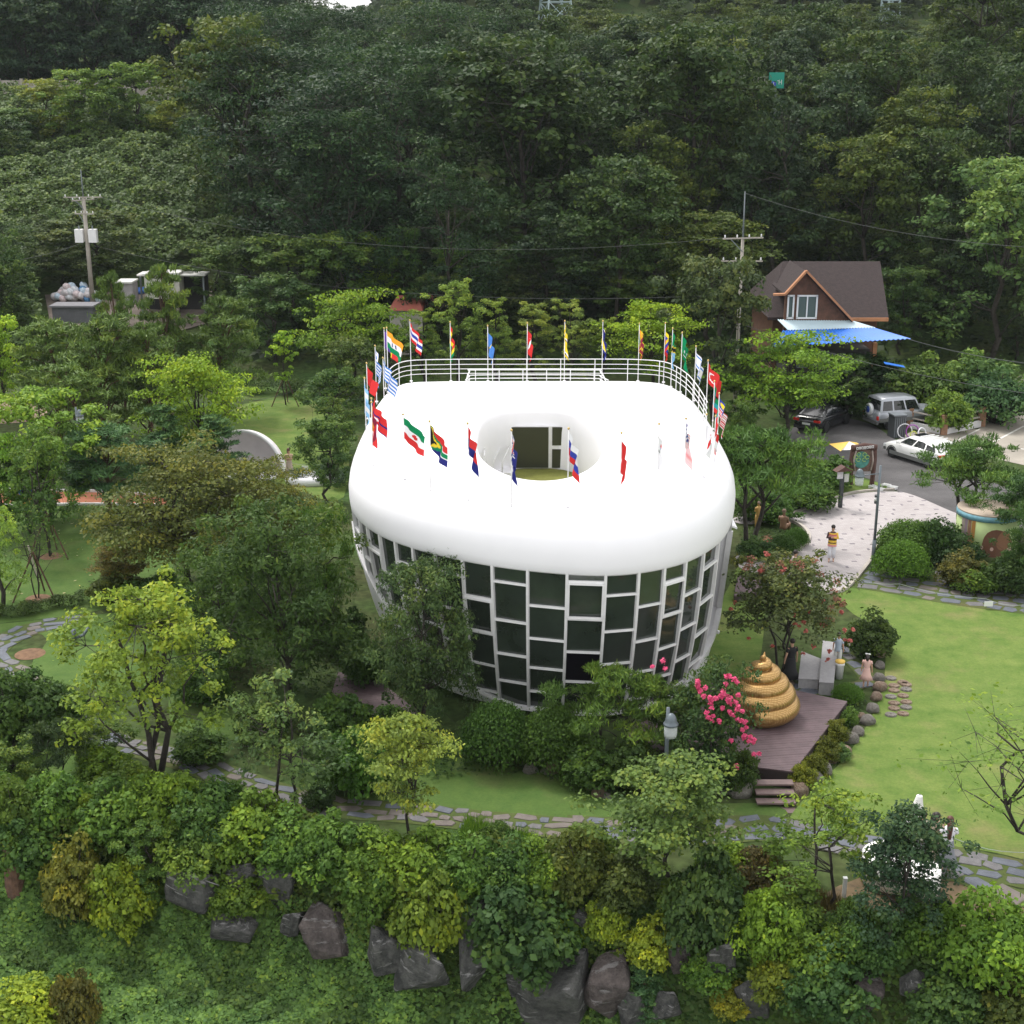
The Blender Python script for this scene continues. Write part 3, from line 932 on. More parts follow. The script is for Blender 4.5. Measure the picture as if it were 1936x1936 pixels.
# rim and roof
HC = (1.0, 48.7)
def hole(a, s=1.0):
    c, s_ = math.cos(a), math.sin(a)
    rx, ry = 2.25, 5.1 if s_ < 0 else 5.3
    e = 2.0 if s_ < 0 else 2.9
    r = (abs(c / rx) ** e + abs(s_ / ry) ** e) ** (-1 / e)
    return HC[0] + r * c * s, HC[1] + r * s_ * s
prof = [(-0.35, ZW + 0.03), (-0.0, ZW), (0.03, ZW + 0.05), (0.06, ZW + 0.3), (0.07, ZW + 0.65), (0.02, ZW + 1.0), (-0.10, ZW + 1.3), (-0.30, ZW + 1.56), (-0.6, ZW + 1.76), (-1.05, ZW + 1.85), (-1.6, ZTOP)]
mb = MB()
rings = []
for off, z in prof:
    rings.append([(*(O(i, off - 0.0)[0]), z) for i in range(NO)])
inner = rings[-1]
angs = [math.atan2(p[1] - HC[1], p[0] - HC[0]) for p in inner]
for f, s, z in ((0.35, 1.30, ZTOP + 0.01), (0.7, 1.25, ZTOP + 0.01), (1.0, 1.09, ZTOP), (1.0, 1.04, ZTOP - 0.03), (1.0, 1.012, ZTOP - 0.12), (1.0, 1.0, ZTOP - 0.3), (1.0, 0.99, ZTOP - 1.0), (1.0, 0.985, 4.95)):
    ring = []
    for i in range(NO):
        hx, hy = hole(angs[i], s)
        ring.append((inner[i][0] * (1 - f) + hx * f, inner[i][1] * (1 - f) + hy * f, z))
    rings.append(ring)
vs = [p for r in rings for p in r]
fs = [(a * NO + i, a * NO + (i + 1) % NO, (a + 1) * NO + (i + 1) % NO, (a + 1) * NO + i) for a in range(len(rings) - 1) for i in range(NO)]
mpart(mb.add(vs, fs), "roof_shell", M_WHITE, True)
M_TURF = mat("artificial_turf", (0.16, 0.17, 0.03), 0.95, noise=0.2, nscale=2, bump=0.4, bscale=80)
mb = MB()
ring = [(*hole(2 * math.pi * i / 60, 0.98), 4.97) for i in range(60)]
mpart(mb.add(ring, [tuple(range(60))]), "courtyard_turf", M_TURF)
# courtyard glazing at the back of the opening
GLASS = mat("dark_window_glass", (0.030, 0.040, 0.032), 0.05, spec=0.9, noise=0.3, nscale=0.6)
GLASS2 = mat("courtyard_glass", (0.035, 0.037, 0.028), 0.08, spec=0.6)
yb = 53.75
x0 = atd(945, 840, yb)[0]; x1 = atd(1037, 840, yb)[0]; x2 = atd(1043, 840, yb)[0]; x3 = atd(1071, 840, yb)[0]
zb, zt = 5.02, atd(1000, 808, yb)[1]
mpart(MB().box(((x0 + x3) / 2, yb + 0.16, (zb + zt) / 2), (x3 - x0 + 0.1, 0.2, zt - zb + 0.06)), "door_frame", M_FRAME)
mpart(MB().box(((x0 + x1) / 2, yb + 0.03, (zb + zt) / 2), (x1 - x0, 0.03, zt - zb)), "door_pane", GLASS2)
zm = atd(1000, 846, yb)[1]
mpart(MB().box(((x2 + x3) / 2, yb + 0.03, (zm + zt) / 2 + 0.04), (x3 - x2 - 0.04, 0.03, zt - zm - 0.08)), "door_pane", GLASS2)
mpart(MB().box(((x2 + x3) / 2, yb + 0.03, (zb + zm) / 2 - 0.04), (x3 - x2 - 0.04, 0.03, zm - zb - 0.08)), "door_pane", GLASS2)
mpart(MB().box((x0 - 0.05, yb - 0.55, 5.03), (1.2, 0.9, 0.12)), "doorstep", M_WHITE)
h = MB()
for a in (-0.35, 0.0):
    h.tube([(x0 + 0.1 + a, yb - 0.9, 5.05), (x0 + 0.1 + a, yb - 0.9, 5.5), (x0 + 0.35 + a, yb - 0.5, 5.95), (x0 + 0.35 + a, yb - 0.2, 5.95)], 0.03, 6)
mpart(h, "door_handrail", M_WSTEEL, True)
h = MB()
lx = hole(math.radians(165))[0] + 0.2
for k in range(3): h.bar((lx, 50.2, 5.6 + k * 0.4), (lx, 51.3, 5.6 + k * 0.4), 0.05, 0.05)
for k in (50.2, 51.3): h.bar((lx, k, 5.1), (lx, k, 6.5), 0.06, 0.06, up=(1, 0, 0))
mpart(h, "side_window_frame", M_WSTEEL)

# which part of the outline shows each mullion
def u_of_px(px, z=ZW, side=0):
    best, bu = 1e9, 0
    for k in range(NO * 4):
        u = k / 4
        p, n = O(u, -0.1)
        if p.y > 48.6 or n.y > 0.05: continue
        if side and (p.x - 1.1) * side < 0: continue
        e = abs(proj(p.x, p.y, z)[0] - px)
        if e < best: best, bu = e, u
    return bu
MPX = [660, 664, 671, 684, 699, 722, 751, 785, 827, 876, 932, 1000, 1072, 1143, 1205, 1253, 1293, 1326, 1354, 1371, 1382, 1389]
MU = [u_of_px(p) for p in MPX]
# unwrap
for i in range(1, len(MU)):
    while MU[i] - MU[i - 1] > NO / 2: MU[i] -= NO
    while MU[i] - MU[i - 1] < -NO / 2: MU[i] += NO
sgn = 1 if MU[-1] > MU[0] else -1
VBX = [660, 664, 671, 684, 699, 722, 751, 800, 850, 932, 1000, 1072, 1293, 1326, 1354, 1371, 1382, 1389]
VBV = [0.06, 0.14, 0.24, 0.36, 0.46, 0.58, 0.68, 0.79, 0.87, 0.955, 1.0, 1.0, 1.0, 0.95, 0.80, 0.60, 0.38, 0.15]
VBU = [float(np.interp(x, MPX, MU)) for x in VBX]
def vb(u):
    lo, hi = (MU[0], MU[-1]) if sgn > 0 else (MU[-1], MU[0])
    while u < lo - 1e-6: u += NO
    while u > hi + 1e-6: u -= NO
    if u < lo - 1e-6 or u > hi + 1e-6: return 0.0
    if sgn > 0: return float(np.interp(u, VBU, VBV))
    return float(np.interp(u, VBU[::-1], VBV[::-1]))
# lower white body
mb = MB()
NV = 12
us = sorted(set([k * 0.5 for k in range(NO * 2)]))
vs, fs = [], []
for u in us:
    b = min(0.97, vb(u))
    for k in range(NV + 1):
        v = b + (1 - b) * k / NV
        p = S(u, v, 0.05)
        vs.append(tuple(p))
    vs.append(tuple(S(u, b, -0.30)))
K = NV + 2
nu = len(us)
for i in range(nu):
    j = (i + 1) % nu
    for k in range(NV):
        fs.append((i * K + k, j * K + k, j * K + k + 1, i * K + k + 1))
    fs.append((i * K + NV + 1, j * K + NV + 1, j * K, i * K))
mpart(mb.add(vs, fs), "lower_wall", M_WHITE, False)
# dark room behind the glass
M_DARK = mat("dark_interior", (0.006, 0.006, 0.007), 0.9)
mb = MB()
vs, fs = [], []
for u in us:
    for v in (0.0, 0.5, 1.0): vs.append(tuple(S(u, v, -0.45)))
for i in range(nu):
    j = (i + 1) % nu
    for k in range(2): fs.append((i * 3 + k, j * 3 + k, j * 3 + k + 1, i * 3 + k + 1))
mpart(mb.add(vs, fs), "inner_wall", M_DARK)
# mullions, transoms, panes
def beam(mb, pts, norms, w, d):
    vs, fs = [], []
    for i, (p, n) in enumerate(zip(pts, norms)):
        a = pts[max(0, i - 1)]; b = pts[min(len(pts) - 1, i + 1)]
        t = (b - a).normalized()
        s = t.cross(n).normalized()
        for x, y in ((-w / 2, -d * 0.6), (w / 2, -d * 0.6), (w / 2, d * 0.4), (-w / 2, d * 0.4)):
            vs.append(p + s * x + n * y)
    m = len(pts)
    for i in range(m - 1):
        for k in range(4):
            fs.append((i * 4 + k, i * 4 + (k + 1) % 4, (i + 1) * 4 + (k + 1) % 4, (i + 1) * 4 + k))
    fs.append((3, 2, 1, 0)); fs.append(tuple(4 * (m - 1) + k for k in range(4)))
    mb.add(vs, fs)
def n3(u): return Vector((*O(u)[1], 0))
for u in MU:
    b = min(1.0, vb(u) + 0.01)
    mb = MB()
    k = 9
    beam(mb, [S(u, b * i / k, 0.03) for i in range(k + 1)], [n3(u)] * (k + 1), 0.085, 0.12)
    mpart(mb, "mullion", M_FRAME)
FR = {11: [.225, .445, .655, .84], 12: [.05, .29, .515, .735], 13: [.135, .37, .60, .82], 14: [.225, .46, .69, .90], 15: [.10, .325, .55, .77], 10: [.10, .35, .585, .79], 9: [.225, .46, .69, .90], 8: [.11, .34, .57, .8], 7: [.26, .49, .72], 6: [.13, .36, .59], 5: [.25, .48], 4: [.13, .38], 3: [.25], 2: [.13], 16: [.23, .46, .69, .9], 17: [.12, .35, .58, .8], 18: [.23, .46], 19: [.13, .36], 20: [.2]}
OPEN = {(12, 1), (15, 1), (9, 1), (4, 1)}
M_VOID = mat("open_window_dark", (0.004, 0.003, 0.006), 0.6, spec=0.1)
for c in range(len(MU) - 1):
    ua, ub = MU[c], MU[c + 1]
    du = 0.012 * 0
    va, vbb = vb(ua), vb(ub)
    vmax = max(va, vbb)
    cuts = [0.0] + [f for f in FR.get(c, []) if f < vmax - 0.03] + [vmax]
    for k in range(len(cuts) - 1):
        v0, v1 = cuts[k], cuts[k + 1]
        if k > 0 and v0 < min(va, vbb) + 0.02:
            mb = MB()
            p, q = S(ua, v0, 0.02), S(ub, v0, 0.02)
            nn = n3((ua + ub) / 2)
            beam(mb, [p, q], [nn, nn], 0.072, 0.10)
            mpart(mb, "transom", M_FRAME)
        A0, B0 = min(v0, va), min(v0, vbb)
        A1, B1 = min(v1, va), min(v1, vbb)
        if A1 - A0 < 0.005 and B1 - B0 < 0.005: continue
        dn = -0.02
        q = [S(ua, A0, dn), S(ub, B0, dn), S(ub, B1, dn), S(ua, A1, dn)]
        nn = n3((ua + ub) / 2)
        jt = random.Random(c * 31 + k)
        ja, jb = jt.uniform(-.018, .018), jt.uniform(-.018, .018)      # no two panes are glazed quite alike
        q = [p + nn * j for p, j in zip(q, (ja + jb, ja - jb, -ja - jb, -ja + jb))]
        back = [p - nn * 0.03 for p in q]
        mb = MB()
        mb.add(q + back, [(0, 1, 2, 3), (7, 6, 5, 4), (0, 4, 5, 1), (1, 5, 6, 2), (2, 6, 7, 3), (3, 7, 4, 0)])
        void = (c == 12 and k == 3)
        pane = mpart(mb, "window_pane", M_VOID if void else GLASS)
        if (c, k) in OPEN:
            mb = MB()
            qs = [S(ua, A0, 0.07), S(ub, B0, 0.07), S(ub, B1, 0.07), S(ua, A1, 0.07)]
            cc = sum(qs, Vector((0, 0, 0))) / 4
            qs = [cc + (p - cc) * 0.90 for p in qs]
            for i in range(4):
                mb.bar(qs[i], qs[(i + 1) % 4], 0.07, 0.07, up=nn)
            f = mpart(mb, "opening_frame", M_FRAME)
# sill along the glass edge
mb = MB()
pts, nrm = [], []
steps = 120
for i in range(steps + 1):
    u = MU[0] + (MU[-1] - MU[0]) * i / steps
    pts.append(S(u, min(0.985, vb(u) + 0.0), 0.06)); nrm.append(n3(u))
beam(mb, pts, nrm, 0.12, 0.2)
mpart(mb, "glass_sill", M_FRAME)
# small white canopy at the right flank and little spout below
p, n = O(u_of_px(1389) , 0)
mb = MB()
cx, cy = at(1405, 990, 4.2)
cpz = 4.2
mb.add([(7.3, cy - .3, 4.55), (7.3, cy + 1.4, 4.55), (8.35, cy + 1.2, 4.15), (8.35, cy - .3, 4.15), (7.3, cy - .3, 4.48), (7.3, cy + 1.4, 4.48), (8.35, cy + 1.2, 4.08), (8.35, cy - .3, 4.08)], [(0, 3, 2, 1), (4, 5, 6, 7), (0, 4, 7, 3), (1, 2, 6, 5), (2, 3, 7, 6), (0, 1, 5, 4)])
mpart(mb, "side_canopy", M_WHITE)
mb = MB()
sx_, sy_ = at(1362, 1208, 0.7)
mb.bar((sx_ - 0.9, sy_ + 0.1, 1.25), (sx_ - 0.05, sy_, 0.95), 0.12, 0.10)
mpart(mb, "drain_spout", M_WHITE)
# roof railing: back and right side
def rail_line(us_, off, zs, rad, name, z0=ZTOP, parent=None):
    for z in zs:
        mb = MB()
        mb.tube([(*(O(u, off)[0]), z) for u in us_], rad if z != zs[0] else rad * 1.35, 6)
        mpart(mb, name, M_WSTEEL, True)
ub_l = min(range(NO), key=lambda i: (OL[i][0] + 5.75) ** 2 + (OL[i][1] - 57.4) ** 2)
ub_r = min(range(NO), key=lambda i: (OL[i][0] - 7.95) ** 2 + (OL[i][1] - 51.0) ** 2)
# go from the left back corner over the back to the right side
stepdir = 1 if OL[(ub_l + 6) % NO][1] > OL[ub_l][1] or OL[(ub_l + 6) % NO][0] > OL[ub_l][0] + 0.05 else -1
if OL[(ub_l + 6) % NO][1] < OL[ub_l][1] - 0.05: stepdir = -1
seq = []
u = ub_l
while u % NO != ub_r and len(seq) < 200:
    seq.append(u)
    u += stepdir
seq.append(u)
def zedge(off): return float(np.interp(off, [p[0] for p in prof[6:]][::-1], [p[1] for p in prof[6:]][::-1]))
ROFF = -0.55
zr = zedge(ROFF)
rail_line([s for s in seq], ROFF, [8.33, 8.1, 7.9, 7.7], 0.015, "roof_rail")
acc = 0
last = None
for s in seq:
    p = O(s, ROFF)[0]
    if last is None or (p - last).length >= 1.25:
        mpart(MB().tube([(p.x, p.y, zr - 0.1), (p.x, p.y, 8.33)], 0.021, 6), "rail_post", M_WSTEEL, True)
        last = p
# low curved rail in front of the back edge
xa = atd(886, 705, 59.1)[0]; xb = atd(1136, 705, 59.1)[0]
for z, r in ((7.98, 0.032), (7.75, 0.022), (7.6, 0.022)):
    pts = [(xa - 0.1, 57.9, 7.45 if z > 7.9 else z), (xa + 0.05, 58.6, z), (xa + 0.5, 59.0, z), (xb - 0.5, 59.0, z), (xb - 0.05, 58.6, z), (xb + 0.25, 57.9, 7.45 if z > 7.9 else z)]
    mpart(MB().tube(crs([np.array(p) for p in pts], 4, False), r, 6), "stair_rail", M_WSTEEL, True)
for k in range(6):
    x = xa + 0.3 + (xb - xa - 0.6) * k / 5
    mpart(MB().tube([(x, 58.98, 7.4), (x, 58.98, 7.98)], 0.022, 6), "stair_rail_post", M_WSTEEL, True)

# ------------------------------------------------------------------ flagpoles with flags
FC = {}
def fcol(c):
    if c not in FC:
        cols = dict(r=(0.62, 0.03, 0.03), w=(0.80, 0.80, 0.82), b=(0.03, 0.05, 0.36), n=(0.015, 0.02, 0.17), s=(0.07, 0.22, 0.60), l=(0.25, 0.50, 0.78), y=(0.85, 0.62, 0.03), g=(0.0, 0.22, 0.08), o=(0.90, 0.36, 0.03), k=(0.015, 0.015, 0.015), m=(0.28, 0.02, 0.05), t=(0.02, 0.28, 0.32), v=(0.13, 0.06, 0.36))
        m = mat("flag_cloth_" + c, cols[c], 0.75, spec=0.2)
        nt = m.node_tree
        FC[c] = m
    return FC[c]
def stripes_h(cs): return lambda s, t: cs[min(len(cs) - 1, int(t * len(cs)))]
def stripes_v(cs): return lambda s, t: cs[min(len(cs) - 1, int(s * len(cs)))]
def d_usa(s, t):
    if s < .42 and t < .54: return 'w' if (int(s * 24) + int(t * 14)) % 3 == 0 else 'n'
    return 'rw'[int(t * 13) % 2]
def d_greece(s, t):
    if s < .38 and t < .55: return 'w' if abs(s - .19) < .05 or abs(t - .27) < .06 else 's'
    return 'sw'[int(t * 9) % 2]
def d_malay(s, t):
    if s < .5 and t < .5: return 'y' if (s - .25) ** 2 + (t - .25) ** 2 < .018 else 'b'
    return 'rw'[int(t * 14) % 2]
def d_turkey(s, t):
    a, b = (s - .35) ** 2 + ((t - .5) * .67) ** 2, (s - .39) ** 2 + ((t - .5) * .67) ** 2
    return 'w' if a < .033 and b > .021 else 'r'
def d_israel(s, t):
    if .1 < t < .24 or .76 < t < .9: return 's'
    return 's' if abs((s - .5) ** 2 + ((t - .5) * .67) ** 2 - .011) < .005 else 'w'
def d_korea(s, t):
    r = (s - .5) ** 2 + ((t - .5) * .67) ** 2
    if r < .028: return 'r' if t < .5 else 'b'
    if (abs(s - .18) < .06 or abs(s - .82) < .06) and (abs(t - .2) < .09 or abs(t - .8) < .09) and int(s * 50) % 2: return 'k'
    return 'w'
def d_japan(s, t): return 'r' if (s - .5) ** 2 + ((t - .5) * .67) ** 2 < .03 else 'w'
def d_aus(s, t):
    if s < .5 and t < .5:
        if abs(s - .25) < .04 or abs(t - .25) < .05: return 'r'
        return 'w' if abs(s - .25) < .08 or abs(t - .25) < .1 or abs(s / .5 - t / .5) < .12 or abs(1 - s / .5 - t / .5) < .12 else 'n'
    return 'w' if (s - .25) ** 2 + (t - .75) ** 2 < .004 or (s - .75) ** 2 + (t - .3) ** 2 < .002 or (s - .75) ** 2 + (t - .8) ** 2 < .002 or (s - .87) ** 2 + (t - .5) ** 2 < .0015 else 'n'
def d_nepal(s, t): return 'w' if (s - .3) ** 2 + (t - .7) ** 2 < .012 else 'n' if (s < .05 or abs(t - .5) < .04 or t > .95) else 'r'
def d_iran(s, t):
    if (s - .5) ** 2 + ((t - .5) * .67) ** 2 < .006: return 'r'
    return 'gwr'[min(2, int(t * 3))]
def d_safrica(s, t):
    e = abs(t - .5)
    if s < .38 * (1 - e * 2.2): return 'k'
    if s < .5 * (1 - e * 2.0) + .03: return 'y'
    if e < .12 or (s < .62 * (1 - e * 2) + .12): return 'g'
    if e < .17: return 'w'
    return 'r' if t < .5 else 'n'
def d_camb(s, t): return 'n' if t < .25 or t > .75 else ('w' if abs(s - .5) < .12 and abs(t - .5) < .1 else 'r')
def d_mongol(s, t): return 'y' if .1 < s < .22 and .2 < t < .8 else stripes_v('rbr')(s, t)
def d_phil(s, t):
    if s < .45 * (1 - abs(t - .5) * 2): return 'w' if s > .08 else 'y'
    return 'b' if t < .5 else 'r'
def d_sri(s, t):
    if s < .12: return 'g'
    if s < .24: return 'o'
    if s < .29 or s > .96 or t < .06 or t > .94: return 'y'
    return 'y' if (s - .62) ** 2 * .9 + (t - .5) ** 2 < .03 and int(s * 40 + t * 17) % 3 else 'm'
def d_brunei(s, t):
    e = t - .3 - s * .35
    if 0 < e < .14: return 'w'
    if .14 <= e < .24: return 'k'
    return 'r' if (s - .5) ** 2 + (t - .5) ** 2 < .008 else 'y'
def d_swiss(s, t): return 'w' if (abs(s - .5) < .07 and abs(t - .5) < .28) or (abs(t - .5) < .1 and abs(s - .5) < .19) else 'r'
def d_kaz(s, t): return 'y' if (s - .5) ** 2 + (t - .45) ** 2 < .008 else 's'
def d_bos(s, t): return 'y' if s > .3 and s - .3 > t * .6 and s < .8 else ('w' if abs(s - .28 - t * .6) < .03 else 'n')
def d_tanz(s, t):
    e = (1 - s) - t
    return 'k' if abs(e) < .12 else 'y' if abs(e) < .19 else ('g' if e > 0 else 'l')
def d_saudi(s, t): return 'w' if (abs(t - .42) < .1 and .3 < s < .7 and int(s * 40) % 2) or (abs(t - .68) < .02 and .3 < s < .7) else 'g'
def d_india(s, t): return 'n' if .004 < (s - .5) ** 2 + ((t - .5) * .67) ** 2 < .008 else 'owg'[min(2, int(t * 3))]
def flag_mesh(design, droop, seed, W=1.15, H=0.78, spread=0.6, cols=24, rows=18):
    rng = random.Random(seed)
    vs = []
    ph = rng.uniform(0, 6)
    dr = math.radians(droop)
    for j in range(rows + 1):
        t = j / rows
        for i in range(cols + 1):
            s = i / cols
            # the loose cloth falls: the fly hangs under the hoist and gathers into folds
            hx = W * s * math.cos(dr) * (1 - 0.25 * t * math.sin(dr))
            hz = -H * t * (1 - 0.1 * s) - W * s * math.sin(dr) * (0.92 + 0.12 * t)
            amp = 0.05 + 0.11 * math.sin(dr)
            yv = amp * math.sin(s * 9 * spread + ph + t * 1.6) * min(1, s * 3)
            xx = hx + amp * 0.5 * math.sin(s * 11 + t * 2.4 + ph * 2) * min(1, s * 3) * math.sin(dr)
            vs.append((xx, yv, hz))
    names, fs, mi = [], [], []
    for j in range(rows):
        for i in range(cols):
            c = design((i + .5) / cols, (j + .5) / rows)
            if c not in names: names.append(c)
            a = j * (cols + 1) + i
            fs.append((a, a + cols + 1, a + cols + 2, a + 1)); mi.append(names.index(c))
    mb = MB()
    mb.v, mb.f, mb.m = vs, fs, mi
    return mb.mesh("flag", [fcol(c) for c in names], True)
def flagpole(xt, yt, Y, z0, design, droop, label, seed, dirn=0.0, W=1.0, H=0.70):
    x, zt = atd(xt, yt, Y)
    t = thing("flagpole", label, "flag", (x, Y, z0), 0, "national flags around the museum roof")
    L = zt - z0
    MB().tube([(0, 0, -0.1), (0, 0, L)], [0.02, 0.014], 8).build("pole", M_WSTEEL, t, True)
    MB().sphere((0, 0, L + 0.03), 0.04, 8, 6).build("finial", mat_gold_small, t, True)
    MB().box((0, 0, 0.02), (0.12, 0.12, 0.04)).box((0, 0, 0.35), (0.05, 0.05, 0.04)).build("bracket", M_FRAME, t)
    link("flag", flag_mesh(design, droop, seed, W, H), t, (0.02 * math.cos(dirn), 0.02 * math.sin(dirn), L - 0.08), dirn)
mat_gold_small = mat("brass_finial", (0.55, 0.40, 0.15), 0.35, metal=0.8)
yB = 59.65
back = [(775, 607, stripes_h('rwbwr'), 60, "red, white and blue striped flag at the left end of the back roof rail", 1, 0.2),
        (851, 610, stripes_h('ryg'), 84, "narrow red, yellow and green flag hanging on the back rail, second from the left", 2, 0.1),
        (922, 617, d_kaz, 78, "plain bright blue flag hanging on the back roof rail", 3, 0.1),
        (997, 612, d_swiss, 80, "red flag with a white cross hanging on the back roof rail", 4, 0.1),
        (1068, 608, d_brunei, 86, "yellow flag with white and black bands on the back roof rail", 5, 0.1),
        (1140, 608, d_bos, 86, "dark blue flag with a yellow triangle on the back roof rail", 6, 0.1),
        (1209, 613, d_sri, 80, "maroon, orange and green flag with a gold border on the back roof rail", 7, 0.1),
        (1258, 612, stripes_h('ybr'), 84, "yellow, blue and red flag at the right end of the back roof rail", 8, 0.1)]
for a, b, d, dr, lab, sd, di in back: flagpole(a, b, yB - (0.25 if a > 1240 else 0), zr, d, dr, lab, sd, di)
def side_flag(xf, yf, xt, yt, d, dr, lab, sd, di=0.0, zf=7.38, **k):
    x, Y = at(xf, yf, zf)
    flagpole(xt, yt, Y, zf, d, dr, lab, sd, di, **k)
# right flank, going towards the camera
side_flag(1274, 732, 1272, 622, d_tanz, 84, "green and pale blue flag with a yellow and black diagonal behind the right rail corner", 11)
side_flag(1292, 742, 1290, 630, d_saudi, 70, "plain deep green flag at the right rail corner", 12, 0.3)
side_flag(1313, 758, 1316, 656, d_israel, 72, "white flag with blue bands and a blue star on the right rail", 13, 0.2)
side_flag(1337, 785, 1339, 683, d_turkey, 55, "red flag with a white crescent on the right rail", 14, 0.2)
side_flag(1350, 812, 1351, 722, stripes_h('gtr'), 80, "teal and red flag hanging between the crescent flag and the striped blue flag", 15, 0.1)
side_flag(1360, 838, 1360, 745, d_malay, 72, "striped red and white flag with a blue canton and yellow moon, right roof edge", 16, 0.1)
side_flag(1354, 880, 1353, 788, stripes_h('rw'), 84, "red and white flag hanging limp at the right edge of the roof", 17, 0.1)
# left flank and front
side_flag(735, 735, 726, 622, lambda s, t: "v" if s < .34 or t < .12 else ("y" if s < .62 else "r"), 52, "purple, yellow and red flag at the left end of the roof", 21, 0.2)
side_flag(742, 742, 731, 621, d_india, 48, "orange, white and green flag at the left end of the roof", 22, 0.3)
side_flag(717, 760, 709, 655, d_greece, 80, "blue and white striped flag with a cross at the back left corner of the roof", 23, 0.1)
side_flag(727, 790, 724, 678, stripes_h('swswswsws'), 62, "blue and white striped flag, lower of the two at the left corner", 24, 0.2)
side_flag(697, 792, 693, 688, stripes_h('rr'), 66, "plain red flag on the left edge of the roof", 25, 0.2)
side_flag(692, 820, 689, 716, stripes_h('lwl'), 86, "pale blue and white flag at the leftmost point of the roof", 26, 0.1)
side_flag(706, 865, 702, 755, d_nepal, 56, "red flag with a blue border, second flag from the front on the left flank", 27, 0.3, W=.9, H=.62)
side_flag(723, 880, 702, 762, stripes_v('omr'), 84, "orange and maroon flag hanging beside the red and blue bordered one", 28, 0.2)
front = [(758, 905, 762, 785, d_iran, 44, "green, white and red flag spread wide at the front left of the roof", 31, 0.1),
         (809, 925, 812, 798, d_safrica, 55, "green flag with black, yellow, red and blue fields at the front left", 32, 0.1),
         (880, 942, 884, 802, stripes_h('rn'), 72, "red and blue halved flag in the front row of the roof", 33, 0.1),
         (968, 954, 967, 815, d_aus, 82, "dark blue flag with white stars hanging in front of the roof opening", 34, 0.1),
         (1070, 958, 1075, 812, stripes_h('wbr'), 70, "white, blue and red flag in front of the right side of the roof opening", 35, 0.1),
         (1170, 952, 1175, 820, stripes_h('rr'), 83, "plain red flag hanging right of the roof opening", 36, 0.1),
         (1244, 937, 1246, 803, d_korea, 85, "white flag with a red and blue disc hanging at the front right", 37, 0.1),
         (1300, 917, 1297, 793, d_usa, 80, "red and white striped flag with a starred blue canton at the front right", 38, 0.1),
         (1336, 900, 1336, 785, d_japan, 80, "white flag with a red disc at the front right corner", 39, 0.1)]
for a in front: side_flag(a[0], a[1], a[2], a[3], *a[4:8], a[8], zf=7.45)
# ------------------------------------------------------------------ wooden deck, golden coil, steps
M_DECK = mat("dark_deck_wood", (0.105, 0.070, 0.078), 0.6, noise=0.22, nscale=3, bump=0.2, bscale=30)
M_DECKD = mat("deck_fascia", (0.035, 0.022, 0.022), 0.7, noise=0.2, nscale=3)
ZD = 0.55
def clip(poly, a, b, c):            # keep a x + b y <= c
    out = []
    n = len(poly)
    for i in range(n):
        p, q = poly[i], poly[(i + 1) % n]
        dp, dq = a * p[0] + b * p[1] - c, a * q[0] + b * q[1] - c
        if dp <= 0: out.append(p)
        if dp * dq < 0:
            t = dp / (dp - dq)
            out.append((p[0] + (q[0] - p[0]) * t, p[1] + (q[1] - p[1]) * t))
    return out
def deck(px, ang, label, zd=ZD, pitch=0.15):
    poly = [at(a, b, zd) for a, b in px]
    cx = sum(p[0] for p in poly) / len(poly); cy = sum(p[1] for p in poly) / len(poly)
    t = thing("wooden_deck", label, "deck", (cx, cy, 0))
    poly = [(p[0] - cx, p[1] - cy) for p in poly]
    n = (-math.sin(ang), math.cos(ang))
    ds = [n[0] * p[0] + n[1] * p[1] for p in poly]
    d = min(ds)
    r = random.Random(3)
    while d < max(ds):
        strip = clip(clip(poly, n[0], n[1], d + pitch - 0.008), -n[0], -n[1], -d)
        if len(strip) > 2: MB().prism(strip, zd - 0.035, zd + r.uniform(-.002, .002)).build("plank", M_DECK, t)
        d += pitch
    mb = MB()
    for i in range(len(poly)):
        a, b = poly[i], poly[(i + 1) % len(poly)]
        mb.bar((a[0] * .995, a[1] * .995, zd / 2 - .03), (b[0] * .995, b[1] * .995, zd / 2 - .03), 0.05, zd - 0.02)
    mb.build("fascia", M_DECKD, t)
    return t
deck([(1602, 1326), (1500, 1459), (1420, 1449), (1384, 1432), (1300, 1425), (1210, 1412), (1180, 1392), (1200, 1370), (1310, 1330), (1345, 1290), (1400, 1275), (1482, 1300)], math.radians(8), "dark brown wooden deck carrying the golden coil sculpture in front of the museum")
deck([(640, 1270), (720, 1290), (800, 1350), (790, 1385), (690, 1370), (620, 1330)], math.radians(20), "dark purple brown deck in the shade under the left flank of the museum", 0.12)
dk = deck([(1395, 1088), (1440, 1086), (1440, 1118), (1388, 1126)], 0, "small dark landing at the right side door of the museum", 0.3)
st = thing("deck_steps", "brown wooden steps leading down from the front corner of the deck", "steps", (*at(1462, 1470, 0.5), 0))
sx, sy = at(1462, 1470, 0.5)
for k in range(4):
    z = 0.43 - k * 0.14
    MB().box((-0.02 * k, -0.12 - 0.30 * k, z - 0.03), (1.12, 0.30, 0.05)).build("step_tread", mat("step_tread_wood", (0.16, 0.11, 0.105), 0.6, noise=0.2, nscale=4), st)
    MB().box((-0.02 * k, -0.01 - 0.30 * k, z - 0.1), (1.10, 0.02, 0.15)).build("step_riser", M_DECKD, st)
